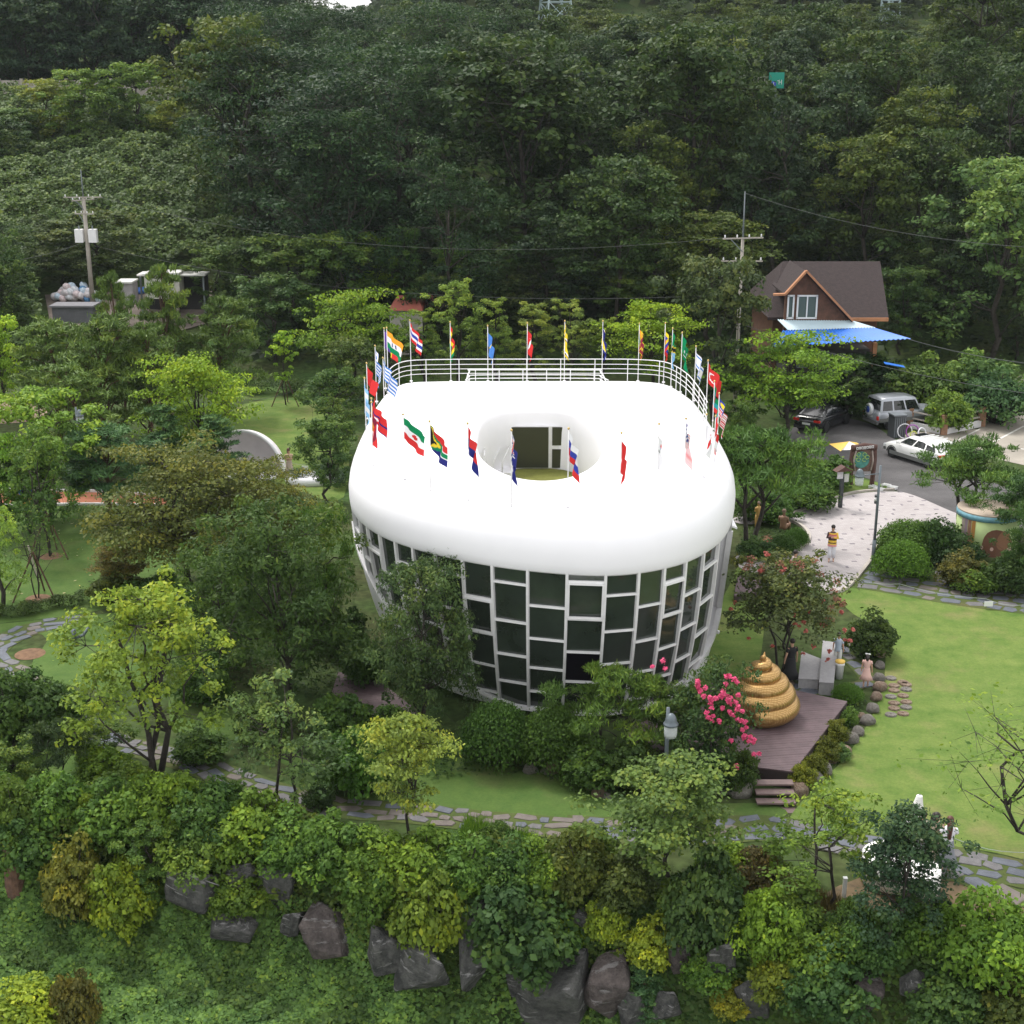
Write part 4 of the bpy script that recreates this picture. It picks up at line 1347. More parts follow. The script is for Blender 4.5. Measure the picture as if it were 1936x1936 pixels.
# golden coil
def hexmat():
    m = mat("gold_scales", (0.62, 0.38, 0.14), 0.33, metal=0.7)
    nt = m.node_tree
    b = nt.nodes["Principled BSDF"]
    tc = nt.nodes.new("ShaderNodeTexCoord")
    vo = nt.nodes.new("ShaderNodeTexVoronoi")
    vo.inputs['Scale'].default_value = 24.0
    vo.inputs['Randomness'].default_value = 0.15
    nt.links.new(tc.outputs['Object'], vo.inputs['Vector'])
    r = nt.nodes.new("ShaderNodeValToRGB")
    r.color_ramp.elements[0].position, r.color_ramp.elements[0].color = 0.1, (0.70, 0.47, 0.20, 1)
    r.color_ramp.elements[1].position, r.color_ramp.elements[1].color = 0.62, (0.32, 0.18, 0.06, 1)
    nt.links.new(vo.outputs['Distance'], r.inputs[0])
    nt.links.new(r.outputs[0], b.inputs['Base Color'])
    bp = nt.nodes.new("ShaderNodeBump")
    bp.inputs['Strength'].default_value = 0.22
    bp.inputs['Distance'].default_value = 0.012
    bp.invert = True
    nt.links.new(vo.outputs['Distance'], bp.inputs['Height'])
    nt.links.new(bp.outputs[0], b.inputs['Normal'])
    return m
gx, gy = at(1438, 1352, ZD)
pts, rr = [], []
turns, n = 5.0, 150
HT = 1.98
for i in range(n + 1):
    t = i / n
    a = math.radians(250) + turns * 2 * math.pi * t
    rt = 0.30 * (1 - t) ** 0.62 + 0.035
    R = max(0.0, 1.04 * (1 - t ** 1.45) - rt) if t < .9 else (1 - t) * .4
    z = 0.29 + (HT - 0.31) * (t ** 0.93)
    pts.append((gx + math.cos(a) * R * 1.0, gy + math.sin(a) * R, ZD + z)); rr.append(rt)
pts.append((gx + 0.01, gy, ZD + HT + 0.09)); rr.append(0.012)
o = MB().tube([(p[0] - gx, p[1] - gy, p[2] - ZD) for p in pts], rr, 18).lathe([(0.82, 0.02), (0.74, 0.5), (0.52, 1.0), (0.2, 1.5), (0.02, 1.9)], (0, 0, 0), 20).build("coil_sculpture", hexmat(), None, True, loc=(gx, gy, ZD))
o.scale = (1.2, 1.15, 1.06)
tag(o, "large golden spiral coil sculpture with scaly skin standing on the dark deck", "sculpture")

# ------------------------------------------------------------------ boulders and edging stones
def rock_mat(name, c1, c2, vein=0.0, lichen=0.25):
    m = bpy.data.materials.new(name)
    m.use_nodes = True
    nt = m.node_tree
    b = nt.nodes["Principled BSDF"]
    b.inputs['Roughness'].default_value = 0.85
    b.inputs['Specular IOR Level'].default_value = 0.3
    tc = nt.nodes.new("ShaderNodeTexCoord")
    def noise(s, d=8, r=0.65):
        n = nt.nodes.new("ShaderNodeTexNoise")
        n.inputs['Scale'].default_value = s
        n.inputs['Detail'].default_value = d
        n.inputs['Roughness'].default_value = r
        nt.links.new(tc.outputs['Object'], n.inputs['Vector'])
        return n
    n1, n3_ = noise(4.5, 10, .75), noise(16, 6)
    r1 = nt.nodes.new("ShaderNodeValToRGB")
    r1.color_ramp.elements[0].position, r1.color_ramp.elements[0].color = 0.38, (*c1, 1)
    r1.color_ramp.elements[1].position, r1.color_ramp.elements[1].color = 0.62, (*c2, 1)
    nt.links.new(n1.outputs['Fac'], r1.inputs[0])
    last = r1.outputs[0]
    if vein:
        mp = nt.nodes.new("ShaderNodeMapping")
        mp.inputs['Rotation'].default_value = (0.5, 0.7, 0.3)
        mp.inputs['Scale'].default_value = (1.0, 3.0, 9.0)
        nt.links.new(tc.outputs['Object'], mp.inputs['Vector'])
        wv = nt.nodes.new("ShaderNodeTexNoise")
        wv.inputs['Scale'].default_value = 1.3
        wv.inputs['Detail'].default_value = 7
        wv.inputs['Roughness'].default_value = 0.7
        nt.links.new(mp.outputs[0], wv.inputs['Vector'])
        r2 = nt.nodes.new("ShaderNodeValToRGB")
        r2.color_ramp.elements[0].position, r2.color_ramp.elements[0].color = 0.575, (0, 0, 0, 1)
        r2.color_ramp.elements[1].position, r2.color_ramp.elements[1].color = 0.62, (vein, vein, vein, 1)
        nt.links.new(wv.outputs['Fac'], r2.inputs[0])
        mx = nt.nodes.new("ShaderNodeMixRGB")
        nt.links.new(r2.outputs[0], mx.inputs[0]); nt.links.new(last, mx.inputs[1])
        mx.inputs[2].default_value = (0.36, 0.35, 0.35, 1)
        last = mx.outputs[0]
    nt.links.new(last, b.inputs['Base Color'])
    bp = nt.nodes.new("ShaderNodeBump")
    bp.inputs['Strength'].default_value = 1.0
    bp.inputs['Distance'].default_value = 0.16
    ad = nt.nodes.new("ShaderNodeMath"); ad.operation = 'ADD'
    nt.links.new(n1.outputs['Fac'], ad.inputs[0]); nt.links.new(n3_.outputs['Fac'], ad.inputs[1])
    nt.links.new(ad.outputs[0], bp.inputs['Height'])
    nt.links.new(bp.outputs[0], b.inputs['Normal'])
    return m
M_ROCK = rock_mat("dark_veined_rock", (0.048, 0.050, 0.049), (0.150, 0.148, 0.140), 0.8)
M_ROCKR = rock_mat("reddish_rock", (0.062, 0.052, 0.050), (0.15, 0.125, 0.118), 0.5)
M_STONEG = rock_mat("granite_boulder", (0.22, 0.20, 0.18), (0.38, 0.35, 0.32), 0)
M_STONEB = rock_mat("tan_boulder", (0.26, 0.17, 0.12), (0.42, 0.33, 0.26), 0)
def rock_mesh(seed, m, sharp=True, n=26):
    rng = np.random.default_rng(seed)
    if sharp:                                   # a broken block: hull of scattered corners, edges chipped
        import bmesh
        bm = bmesh.new()
        k = 13
        for i in range(k):
            q = rng.uniform(-1, 1, 3)
            q = q / np.abs(q).max() * np.array((0.5, 0.42, 0.46)) * rng.uniform(0.82, 1.0)
            bm.verts.new(tuple(q))
        res = bmesh.ops.convex_hull(bm, input=bm.verts[:])
        bmesh.ops.delete(bm, geom=[g for g in res['geom_interior'] if isinstance(g, bmesh.types.BMVert)], context='VERTS')
        bmesh.ops.dissolve_limit(bm, angle_limit=math.radians(9), verts=bm.verts[:], edges=bm.edges[:])
        bmesh.ops.bevel(bm, geom=bm.edges[:], offset=0.022, segments=1, affect='EDGES')
        bmesh.ops.triangulate(bm, faces=bm.faces[:])
        bmesh.ops.subdivide_edges(bm, edges=bm.edges[:], cuts=2, use_grid_fill=True)
        ph = rng.random(3) * 6
        for v in bm.verts:
            c = v.co
            v.co = c * (1 + 0.022 * math.sin(c.x * 17 + ph[0]) * math.cos(c.z * 15 + ph[1]) + 0.014 * math.sin(c.y * 37 + c.z * 29 + ph[2]))
        me = bpy.data.meshes.new("rock")
        bm.to_mesh(me); bm.free()
        me.materials.append(m)
        return me
    mb = MB().sphere((0, 0, 0), 0.62, n, n // 2)
    V = np.array(mb.v)
    for k in range(7):
        d = rng.normal(size=3); d /= np.linalg.norm(d)
        e = V @ d - rng.uniform(0.47, 0.56)
        V -= np.outer(np.maximum(0, e), d) * 0.8
    ph = rng.random(3) * 6
    V += 0.018 * np.sin(V[:, [1, 2, 0]] * 9 + ph) + 0.008 * np.sin(V[:, [2, 0, 1]] * 23 + ph)
    mb.v = [tuple(p) for p in V]
    return mb.mesh("rock", m, True)
ROCKS = [rock_mesh(200 + i, M_ROCK) for i in range(5)] + [rock_mesh(210 + i, M_ROCKR) for i in range(2)]
RND = [rock_mesh(220 + i, M_STONEG, False) for i in range(4)] + [rock_mesh(230 + i, M_STONEB, False) for i in range(3)]
rocks = [(375, 1697, 95, 100, 0, "angular grey boulder, leftmost big rock of the slope, pointed at the bottom"), (449, 1752, 80, 48, 1, "flat dark block lying below the leftmost angular boulder"), (477, 1652, 80, 45, 2, "dark slab half hidden under vines at the top left of the slope"),
         (528, 1675, 62, 85, 3, "tall grey striped rock left of the reddish square block"), (556, 1757, 38, 72, 0, "narrow grey rock squeezed against the reddish square block"), (622, 1772, 72, 82, 5, "reddish brown square block with a rusty top edge"),
         (735, 1795, 68, 95, 1, "upright dark rock left of the large white veined boulder"), (828, 1840, 118, 92, 2, "wide dark boulder with white veins above the creeper field"), (917, 1812, 90, 140, 4, "tall sloping dark rock crossed by white bands"),
         (1040, 1880, 130, 100, 3, "large boulder with a pale swirling vein at the bottom centre"), (1160, 1880, 98, 96, 6, "big brown rock with slanting ridges, right of the pale veined one"), (1103, 1742, 44, 34, 1, "small pale topped rock between shrubs high on the slope"),
         (1362, 1832, 56, 86, 0, "upright bluish grey rock with white lichen spots at the lower right"), (1422, 1888, 50, 75, 3, "dark leaning slab right of the lichen spotted rock"), (1283, 1808, 44, 50, 5, "small brown rock below the bright yellow bush"), (1262, 1912, 50, 60, 4, "grey rock at the bottom edge under green creepers"),
         (985, 1858, 44, 40, 2, "small dark wedge between two white veined boulders"), (1205, 1905, 60, 60, 2, "grey stone beside the brown ridged rock at the bottom edge"), (1640, 1900, 70, 60, 6, "brown boulder at the lower right under dense bushes"), (1730, 1862, 60, 50, 1, "dark rock showing between the lower right bushes")]
for i, (a, b, w, h, k, lab) in enumerate(rocks):
    x, y, z = tpt(a, b)
    dpt = depth(x, y, z)
    sw, sh = w / FPX * dpt, h / FPX * dpt * 1.05
    o = link("boulder", ROCKS[k], None, (x, y - 0.22, z + sh * 0.12), (0.25 * math.sin(i * 2.1), 0.28 * math.cos(i * 1.7), 0.35 * math.sin(i * 3.3)), None)
    o.scale = (sw * 1.3, sw * 1.15, sh * 1.36)
    tag(o, lab, "boulder", "boulders on the foreground slope")
o = MB().tube([(0, 0, -0.4), (0.02, 0, 0.7), (0.0, 0.05, 1.3)], [0.33, 0.27, 0.25], 12).build("tree_stump", M_PBARK, None, False, loc=tpt(32, 1690))
tag(o, "thick reddish brown stump at the left edge above the creeper field", "stump")
edge = [(1667, 1220, 24), (1666, 1240, 20), (1663, 1262, 18), (1661, 1286, 20), (1663, 1304, 24), (1656, 1322, 22), (1650, 1345, 23), (1640, 1368, 25), (1628, 1358, 16), (1622, 1388, 22), (1608, 1402, 26), (1592, 1428, 30), (1572, 1440, 22), (1556, 1462, 32), (1540, 1478, 30), (1512, 1500, 34), (1398, 1500, 46), (1362, 1496, 36), (1132, 1504, 24), (1114, 1492, 14), (1148, 1510, 16), (1002, 1460, 24), (1044, 1458, 28), (1064, 1460, 20), (1030, 1462, 16), (1494, 1296, 14)]
elab = ["grey stone", "pale stone", "tan stone"]
ordn = ["first", "second", "third", "fourth", "fifth", "sixth", "seventh", "eighth", "ninth", "tenth", "eleventh", "twelfth", "thirteenth", "fourteenth", "fifteenth", "sixteenth"]
for i, (a, b, w) in enumerate(edge):
    x, y = at(a, b)
    s = w / FPX * depth(x, y, 0)
    k = (i * 5) % 7
    o = link("edging_stone", RND[k], None, (x, y, s * 0.25), (0, 0, i * 0.9), (s, s * 0.85, s * 0.8))
    if i < 16: lab = f"{'grey' if k < 4 else 'tan'} boulder edging the big lawn, {ordn[i]} from the far end"
    elif i < 18: lab = ("larger" if i == 16 else "smaller") + " rounded boulder of the pair just left of the deck steps"
    elif i < 21: lab = ["largest tan stone", "small upright stone", "low flat stone"][i - 18] + " at the left foot of the round olive tree"
    elif i < 25: lab = ["leftmost stone", "widest stone", "rightmost stone", "middle small stone"][i - 21] + " of the row under the round shrubs below the museum"
    else: lab = "small pale stone at the back corner of the deck"
    tag(o, lab, "stone", "rounded stones edging lawns and beds")
# stepping stones: round discs with a dark eye, two columns
for r_, (ya) in enumerate((1284, 1298, 1307, 1319, 1331, 1341, 1353)):
    for c_ in range(2):
        xa_ = (1688, 1711)[c_] + (-4 if r_ in (0, 3) else 2) * (1 if c_ else 1) + (0 if r_ != 6 else -6)
        x, y = at(xa_, ya + (0, -2)[c_] + (r_ == 0) * (0, 10)[c_])
        o = MB().lathe([(0.0, 0.05), (0.035, 0.05), (0.04, 0.065), (0.19, 0.065), (0.215, 0.05), (0.22, 0.0)][::-1], (0, 0, 0), 14).build("stepping_stone", M_STONEB if (r_ + c_) % 3 else M_STONEG, None, loc=(x, y, 0.01))
        o.scale = (.9, .75, 1)
        tag(o, f"round stepping stone in the lawn, {'left' if c_ == 0 else 'right'} column, {['first', 'second', 'third', 'fourth', 'fifth', 'sixth', 'seventh'][r_]} from the far end", "stepping stone", "round stepping stones")
# granite blocks behind the deck
M_GRAN = mat("granite_block", (0.30, 0.29, 0.30), 0.7, noise=0.12, nscale=9)
def block(px, top, z, label, zt):
    poly = [at(a, b, zt) for a, b in px]
    cx = sum(p[0] for p in poly) / 4; cy = sum(p[1] for p in poly) / 4
    o = MB().prism([(p[0] - cx, p[1] - cy) for p in poly], z, zt - 0.03).prism([((p[0] - cx) * 1.03, (p[1] - cy) * 1.03) for p in poly], zt - 0.03, zt).build("granite_bench", M_GRAN, None, loc=(cx, cy, 0))
    tag(o, label, "stone bench")
block([(1516, 1232), (1552, 1246), (1548, 1284), (1510, 1282)], 0, 0, "low grey granite slab behind the deck, beside the person in black", 0.4)
block([(1556, 1212), (1584, 1216), (1576, 1290), (1549, 1288)], 0, 0, "long pale granite bench right of the low slab behind the deck", 0.5)

# ------------------------------------------------------------------ garden lamps
M_LAMP = mat("lamp_grey", (0.13, 0.155, 0.175), 0.4, metal=0.3)
M_LAMPG = bpy.data.materials.new("clear_lamp_glass")
M_LAMPG.use_nodes = True
_b = M_LAMPG.node_tree.nodes["Principled BSDF"]
_b.inputs['Base Color'].default_value = (0.8, 0.85, 0.85, 1)
_b.inputs['Roughness'].default_value = 0.12
_b.inputs['Alpha'].default_value = 0.35
def lamp(x, y, H, ang, label, arm=0.42):
    t = thing("street_lamp", label, "lamp post", (x, y, 0), ang, "garden lamps")
    MB().tube([(0, 0, 0), (0, 0, 1.0)], [0.085, 0.08], 12).build("post_base", M_LAMP, t, True)
    MB().tube([(0, 0, 0.95), (0, 0, H)], [0.062, 0.05], 12).build("post", M_LAMP, t, True)
    MB().tube([(0, 0, H - 0.35), (arm, 0, H - 0.42)], 0.022, 8).build("arm", M_LAMP, t, True)
    ax = arm + 0.05
    hd = MB().lathe([(0.21, -0.04), (0.215, 0.0), (0.19, 0.03), (0.17, 0.06), (0.16, 0.14), (0.12, 0.24), (0.06, 0.30), (0.0, 0.315)], (ax, 0, H - 0.42), 20).build("lamp_hood", M_LAMP, t, True)
    MB().lathe([(0.17, -0.40), (0.185, -0.30), (0.185, -0.02), (0.175, -0.02), (0.175, -0.30), (0.165, -0.39)], (ax, 0, H - 0.42), 20).build("lamp_glass", M_LAMPG, t, True)
    MB().tube([(ax, 0, H - 0.45), (ax, 0, H - 0.6)], [0.05, 0.035], 8).build("bulb", M_WSTEEL, t, True)
    return t
lx_, ly_ = at(1248, 1506)
_lt = lamp(*at(1256, 1535), atd(1256, 1345, at(1256, 1535)[1])[1] + 0.12, math.radians(-65), "grey garden lamp with a domed hood standing before the museum, above the round olive tree", 0.12)
lx_, ly_ = at(1650, 1062)
t = lamp(lx_, ly_, atd(1672, 880, ly_)[1], math.radians(188), "tall grey lamp post by the pale path, its lantern on an arm to the left", 0.85)
for z, m in ((2.9, M_DARKMETAL), (2.75, M_WSTEEL), (2.62, M_DARKMETAL)): MB().tube([(0.02, -0.1, z), (0.02, -0.1, z + 0.1)], 0.09, 10).build("speaker_collar", m, t, True)
lamp(*at(158, 925), 4.3, math.radians(-20), "grey lamp post among the pines at the left", 0.15)

# ------------------------------------------------------------------ cars
M_GLASSCAR = mat("car_glass", (0.015, 0.017, 0.02), 0.06, spec=0.8)
M_TYRE = mat("tyre", (0.012, 0.012, 0.013), 0.8)
M_RIM = mat("alloy_rim", (0.45, 0.45, 0.47), 0.35, metal=0.6)
M_REDL = mat("red_lamp", (0.60, 0.03, 0.02), 0.25)
M_CLEARL = mat("clear_lamp", (0.65, 0.66, 0.68), 0.15)
M_PLATE = mat("number_plate", (0.70, 0.72, 0.70), 0.5)
def paint(name, c, rough=0.3, metal=0.0): return mat(name, c, rough, metal=metal, spec=0.5, coat=0.4)
def loft(mb, secs, mi=0, caps=True):
    n = len(secs[0])
    vs = [p for s in secs for p in s]
    fs = []
    for i in range(len(secs) - 1):
        for k in range(n):
            k2 = (k + 1) % n
            fs.append((i * n + k, i * n + k2, (i + 1) * n + k2, (i + 1) * n + k))
    if caps:
        fs.append(tuple(range(n - 1, -1, -1)))
        fs.append(tuple((len(secs) - 1) * n + k for k in range(n)))
    mb.add(vs, fs, mi)
def car(label, cat_name, loc, rz, body, L, W, prof, cab, wheels, trim=None, suv=False, group=None, r=0.32):
    """prof: stations (x, half width, z low, z belt); cab: (x0,x1 belt front/rear, x2,x3 roof front/rear, z belt, z roof)"""
    t = thing(cat_name, label, "car", loc, rz, "parked cars")
    mb = MB()
    secs = []
    for x, w, zl, zb in prof:
        zm = (zl + zb) / 2
        secs.append([(x, -w * .88, zl), (x, -w * .97, zl + .1), (x, -w, zm), (x, -w * .985, zb - .09), (x, -w * .92, zb - .02), (x, -w * .6, zb + .015), (x, 0, zb + .025),
                     (x, w * .6, zb + .015), (x, w * .92, zb - .02), (x, w * .985, zb - .09), (x, w, zm), (x, w * .97, zl + .1), (x, w * .88, zl)])
    loft(mb, secs)
    x0, x1, x2, x3, zb, zr = cab
    wb, wr = W / 2 * .93, W / 2 * (.80 if suv else .70)
    mb2 = MB()
    nsec = []
    rim = [(x0, wb, zb - .02), (x2, wr, zr - .05), ((x2 * 3 + x3) / 4, wr, zr), ((x2 + x3 * 3) / 4, wr, zr), (x3, wr, zr - .05), (x1, wb, zb - .02)]
    left = [(x, w, z) for x, w, z in rim]
    vs = [(x, s * w, z + c) for s, c in ((-1, 0), (-.75, .035), (0, .055), (.75, .035), (1, 0)) for x, w, z in rim]
    fs = []
    nr = len(rim)
    for a in range(4):
        for k in range(nr - 1): fs.append((a * nr + k, a * nr + k + 1, (a + 1) * nr + k + 1, (a + 1) * nr + k))
    fs.append(tuple(range(nr))[::-1]); fs.append(tuple(4 * nr + k for k in range(nr)))
    mb.add(vs, fs)
    mb.build("body", body, t, True)
    # windows, 8 mm proud of the cabin
    def pane(name, q, off=0.008):
        q = [Vector(p) for p in q]
        n = (q[1] - q[0]).cross(q[3] - q[0]).normalized()
        c = sum(q, Vector()) / 4
        if n.dot(c - Vector(((x2 + x3) / 2, 0, zb))) < 0: n = -n
        a = [p + n * off for p in q]; b = [p - n * 0.02 for p in q]
        MB().add(a + b, [(0, 1, 2, 3), (7, 6, 5, 4), (0, 4, 5, 1), (1, 5, 6, 2), (2, 6, 7, 3), (3, 7, 4, 0)]).build(name, M_GLASSCAR, t)
    def lerp3(a, b, s): return [a[i] + (b[i] - a[i]) * s for i in range(3)]
    for s in (-1, 1):
        F0, F1 = (x0, s * wb, zb), (x2, s * wr, zr - .05)
        R0, R1 = (x1, s * wb, zb), (x3, s * wr, zr - .05)
        cuts = [(0.04, 0.34), (0.38, 0.66), (0.70, 0.95)] if suv or 'wagon' in label else [(0.10, 0.47), (0.52, 0.88)]
        for a, b in cuts:
            lo0, lo1 = lerp3(F0, R0, a), lerp3(F0, R0, b)
            hi0, hi1 = lerp3(F1, R1, a), lerp3(F1, R1, b)
            q = [lerp3(lo0, hi0, .10), lerp3(lo1, hi1, .10), lerp3(lo1, hi1, .86), lerp3(lo0, hi0, .86)]
            pane("side_window", q)
    fw = [(x0, -wb, zb), (x0, wb, zb), (x2, wr, zr - .05), (x2, -wr, zr - .05)]
    rw = [(x1, -wb, zb), (x1, wb, zb), (x3, wr, zr - .05), (x3, -wr, zr - .05)]
    for nm, q in (("windscreen", fw), ("rear_window", rw)):
        q = [lerp3(q[0], q[3], .1), lerp3(q[1], q[2], .1), lerp3(q[1], q[2], .9), lerp3(q[0], q[3], .9)]
        c = [sum(p[i] for p in q) / 4 for i in range(3)]
        q = [[p[0], c[1] + (p[1] - c[1]) * .9, p[2]] for p in q]
        pane(nm, q, 0.012)
    for x in wheels:
        for s in (-1, 1):
            w = link("wheel", None, t, (x, s * (W / 2 - .10), r))
            prof_t = [(r * .62, -.1), (r * .93, -.1), (r, -.06), (r, .06), (r * .93, .1), (r * .62, .1)]
            tm = MB().lathe(prof_t, (0, 0, 0), 20)
            tm.v = [(p[0], p[2], p[1]) for p in tm.v]
            tm.build("tyre", M_TYRE, w, True)
            rm = MB().lathe([(r * .6, 0.0), (r * .6, .06)], (0, 0, 0), 14)
            for k in range(5):
                a = 2 * math.pi * k / 5
                rm.bar((0, 0, .07), (math.cos(a) * r * .6, math.sin(a) * r * .6, .055), .07, .03, up=(0, 0, 1))
            rm.lathe([(0.0, .09), (.06, .085), (.07, .05)][::-1], (0, 0, 0), 10)
            rm.v = [(p[0], p[2] * s, p[1]) for p in rm.v]
            rm.build("rim", M_RIM, w)
            am = MB()
            pts = [(x + math.cos(a) * (r + .045), s * (W / 2 - .012), r + math.sin(a) * (r + .045)) for a in [math.pi * k / 12 for k in range(13)]]
            am.tube(pts, 0.035, 6).build("wheel_arch", trim or M_BLACK, t, True)
    xf, xr = prof[-1][0], prof[0][0]
    zf, zbk = prof[-2][3], prof[1][3]
    for s in (-1, 1):
        MB().box((xf - .09, s * W * .36, zf - .16), (.14, .34, .15)).build("headlight", M_CLEARL, t)
        MB().box((xr + .05, s * W * (.42 if suv else .36), zbk - (.35 if suv else .16)), (.12, .16 if suv else .38, .24 if suv else .13)).build("tail_light", M_REDL, t)
        MB().box((x0 - .25 + .1, s * (W / 2 + .08), zb + .05), (.12, .16, .11)).build("wing_mirror", body, t)
    MB().box((xr + .005, 0, .72 if suv else .62), (.03, .50, .12)).build("number_plate", M_PLATE, t)
    MB().box((xf - .02, 0, .42), (.10, W * .86, .2)).build("front_bumper", trim or body, t)
    MB().box((xr + .04, 0, .42), (.12, W * .86, .2)).build("rear_bumper", trim or body, t)
    return t
BK = paint("black_paint", (0.012, 0.012, 0.014), 0.2)
SV = paint("silver_paint", (0.36, 0.38, 0.42), 0.3, 0.3)
WH = paint("white_paint", (0.78, 0.78, 0.77), 0.3)
M_TRIM = mat("grey_trim", (0.13, 0.135, 0.13), 0.6)
sed = [(-2.3, .70, .38, .80), (-2.2, .84, .28, .98), (-1.7, .90, .22, 1.02), (-1.0, .91, .2, .99), (0, .92, .2, .96), (1.0, .91, .2, .93), (1.7, .89, .22, .84), (2.15, .80, .28, .72), (2.32, .62, .38, .60)]
x, y = 18.75, 81.0
def heading(a, b):
    p, q = at(*a), at(*b)
    return math.atan2(q[1] - p[1], q[0] - p[0])
car("black saloon car parked under the trees with its red tail lights towards the camera", "parked_car", (x, y, 0.016), math.radians(52), BK, 4.6, 1.84, sed, (1.05, -1.85, .25, -1.0, .97, 1.43), (1.42, -1.38), M_BLACK)
suvp = [(-2.2, .80, .48, .95), (-2.1, .88, .42, 1.08), (-1.5, .90, .40, 1.10), (0, .90, .40, 1.09), (0.8, .90, .40, 1.08), (1.4, .88, .42, 1.06), (2.0, .86, .46, 1.02), (2.2, .78, .52, .85)]
x, y = 23.6, 81.5
ts = car("silver off road car with a spare wheel on its back door, parked beside the fence", "parked_car", (x, y, 0.018), math.radians(18), SV, 4.4, 1.82, suvp, (0.75, -2.05, .35, -1.95, 1.07, 1.86), (1.35, -1.35), M_TRIM, suv=True, r=0.37)
sw = link("spare_wheel", None, ts, (-2.28, 0.05, 1.12))
mbw = MB().lathe([(0.0, .1), (.30, .1), (.36, .07), (.37, -.1)][::-1], (0, 0, 0), 20); mbw.v = [(-p[2], p[1], p[0]) for p in mbw.v]
mbw.build("tyre_cover", M_CLEARL, sw, True)
mbw = MB().lathe([(0.0, .115), (.20, .11), (.22, .09)][::-1], (0, 0, 0), 18); mbw.v = [(-p[2], p[1], p[0]) for p in mbw.v]
mbw.build("cover_emblem", mat("blue_emblem", (0.02, 0.08, 0.42), 0.4), sw, True)
MB().box((-0.1, 0, .60), (4.0, 1.845, .2)).build("side_cladding", M_TRIM, ts)
hat = [(-2.1, .70, .38, .82), (-2.0, .82, .28, .98), (-1.3, .86, .22, .98), (0, .87, .2, .95), (0.9, .87, .2, .92), (1.5, .85, .22, .86), (1.95, .76, .28, .74), (2.1, .58, .38, .60)]
x, y = 22.4, 73.1
tw = car("white wagon car with grey lower trim facing left on the road, partly behind the pine", "parked_car", (x, y, 0.018), math.radians(119), WH, 4.3, 1.74, hat, (1.0, -1.95, .35, -1.6, .94, 1.42), (1.35, -1.3), M_TRIM)
MB().box((0, 0, .33), (3.0, 1.76, .2)).build("side_cladding", M_TRIM, tw)
MB().box((0.0, 0, 1.485), (.55, .75, .02)).build("sunroof", M_GLASSCAR, tw)
for k in range(4): MB().box((-.35 - .32 * k, 0, 1.52), (.05, 1.05, .04)).build("roof_rack_bar", M_WSTEEL, tw)

# ------------------------------------------------------------------ fence by the car park, bin, hoops
F = [(1718, 808), (1783, 822), (1855, 806)]
t = thing("low_fence", "low white fence wall with brown posts and rails beside the car park", "fence", (*at(*F[0]), 0))
ox, oy = at(*F[0])
M_POST = mat("brown_post", (0.27, 0.15, 0.09), 0.8, noise=0.3, nscale=4)
FW = [at(*p) for p in F]
for i, p in enumerate(FW):
    MB().box((p[0] - ox, p[1] - oy, 0.6), (0.36, 0.36, 1.2)).build("post", M_POST, t)
for i in range(2):
    a, b = FW[i], FW[i + 1]
    MB().bar((a[0] - ox, a[1] - oy, 0.18), (b[0] - ox, b[1] - oy, 0.18), 0.2, 0.4).build("low_wall", M_FRAME, t)
    for z in (0.6, 1.0): MB().bar((a[0] - ox, a[1] - oy, z), (b[0] - ox, b[1] - oy, z), 0.06, 0.08).build("rail", M_KERB, t)
x, y = at(1694, 826)
t = thing("storage_bin", "dark grey ribbed bin standing between the silver and the white car", "bin", (x, y, 0.02), 0.2)
MB().box((0, 0, .65), (.75, .75, 1.3)).build("bin_body", M_DARKMETAL, t)
mb = MB()
for k in range(6): mb.box((-.31 + k * .125, -.385, .65), (.04, .03, 1.2))
mb.build("rib", M_GREYMETAL, t)
MB().box((0, 0, 1.34), (.82, .82, .08)).build("lid", M_GREYMETAL, t)
x, y = at(1712, 832)
for k, (c, lab) in enumerate((((0.75, 0.75, 0.78), "white hoop leaning at the bin behind the white car"), ((0.30, 0.06, 0.36), "purple hoop between white hoops behind the white car"), ((0.55, 0.6, 0.12), "small yellow green hoop behind the white car"), ((0.74, 0.74, 0.8), "white hoop, rightmost of those behind the white car"))):
    r = (.42, .40, .22, .33)[k]
    xx_ = x + (0, .45, .5, 1.0)[k]
    pts = [(r * math.cos(a), 0, r + r * math.sin(a)) for a in [2 * math.pi * i / 20 for i in range(20)]]
    o = MB().tube(pts, .035, 6, closed=True).build("hoop", mat("hoop_paint_%d" % k, c, .4), None, True, loc=(xx_, y + .2 - .06 * k, 0.05), rot=(-.25, 0, .2 * k))
    tag(o, lab, "hoop", "hoops behind the white car")
# white slatted planks in the grass by the signboard
for k, (a, b) in enumerate(((1651, 924), (1662, 928), (1675, 921), (1688, 925))):
    x, y = at(a, b)
    t = thing("white_pallet", "small white slatted rack on the grass near the lamp post, " + ["leftmost", "second from left", "behind the post", "rightmost"][k] + " of four", "rack", (x, y, 0.02), math.radians(-60 + 8 * k), "small white racks")
    for j in range(3): MB().box((0, -.14 + j * .14, .12), (.42, .05, .03)).build("slat", M_WSTEEL, t)
    for j in (-.16, .16): MB().box((j, 0, .05), (.04, .34, .1)).build("bearer", M_WSTEEL, t)

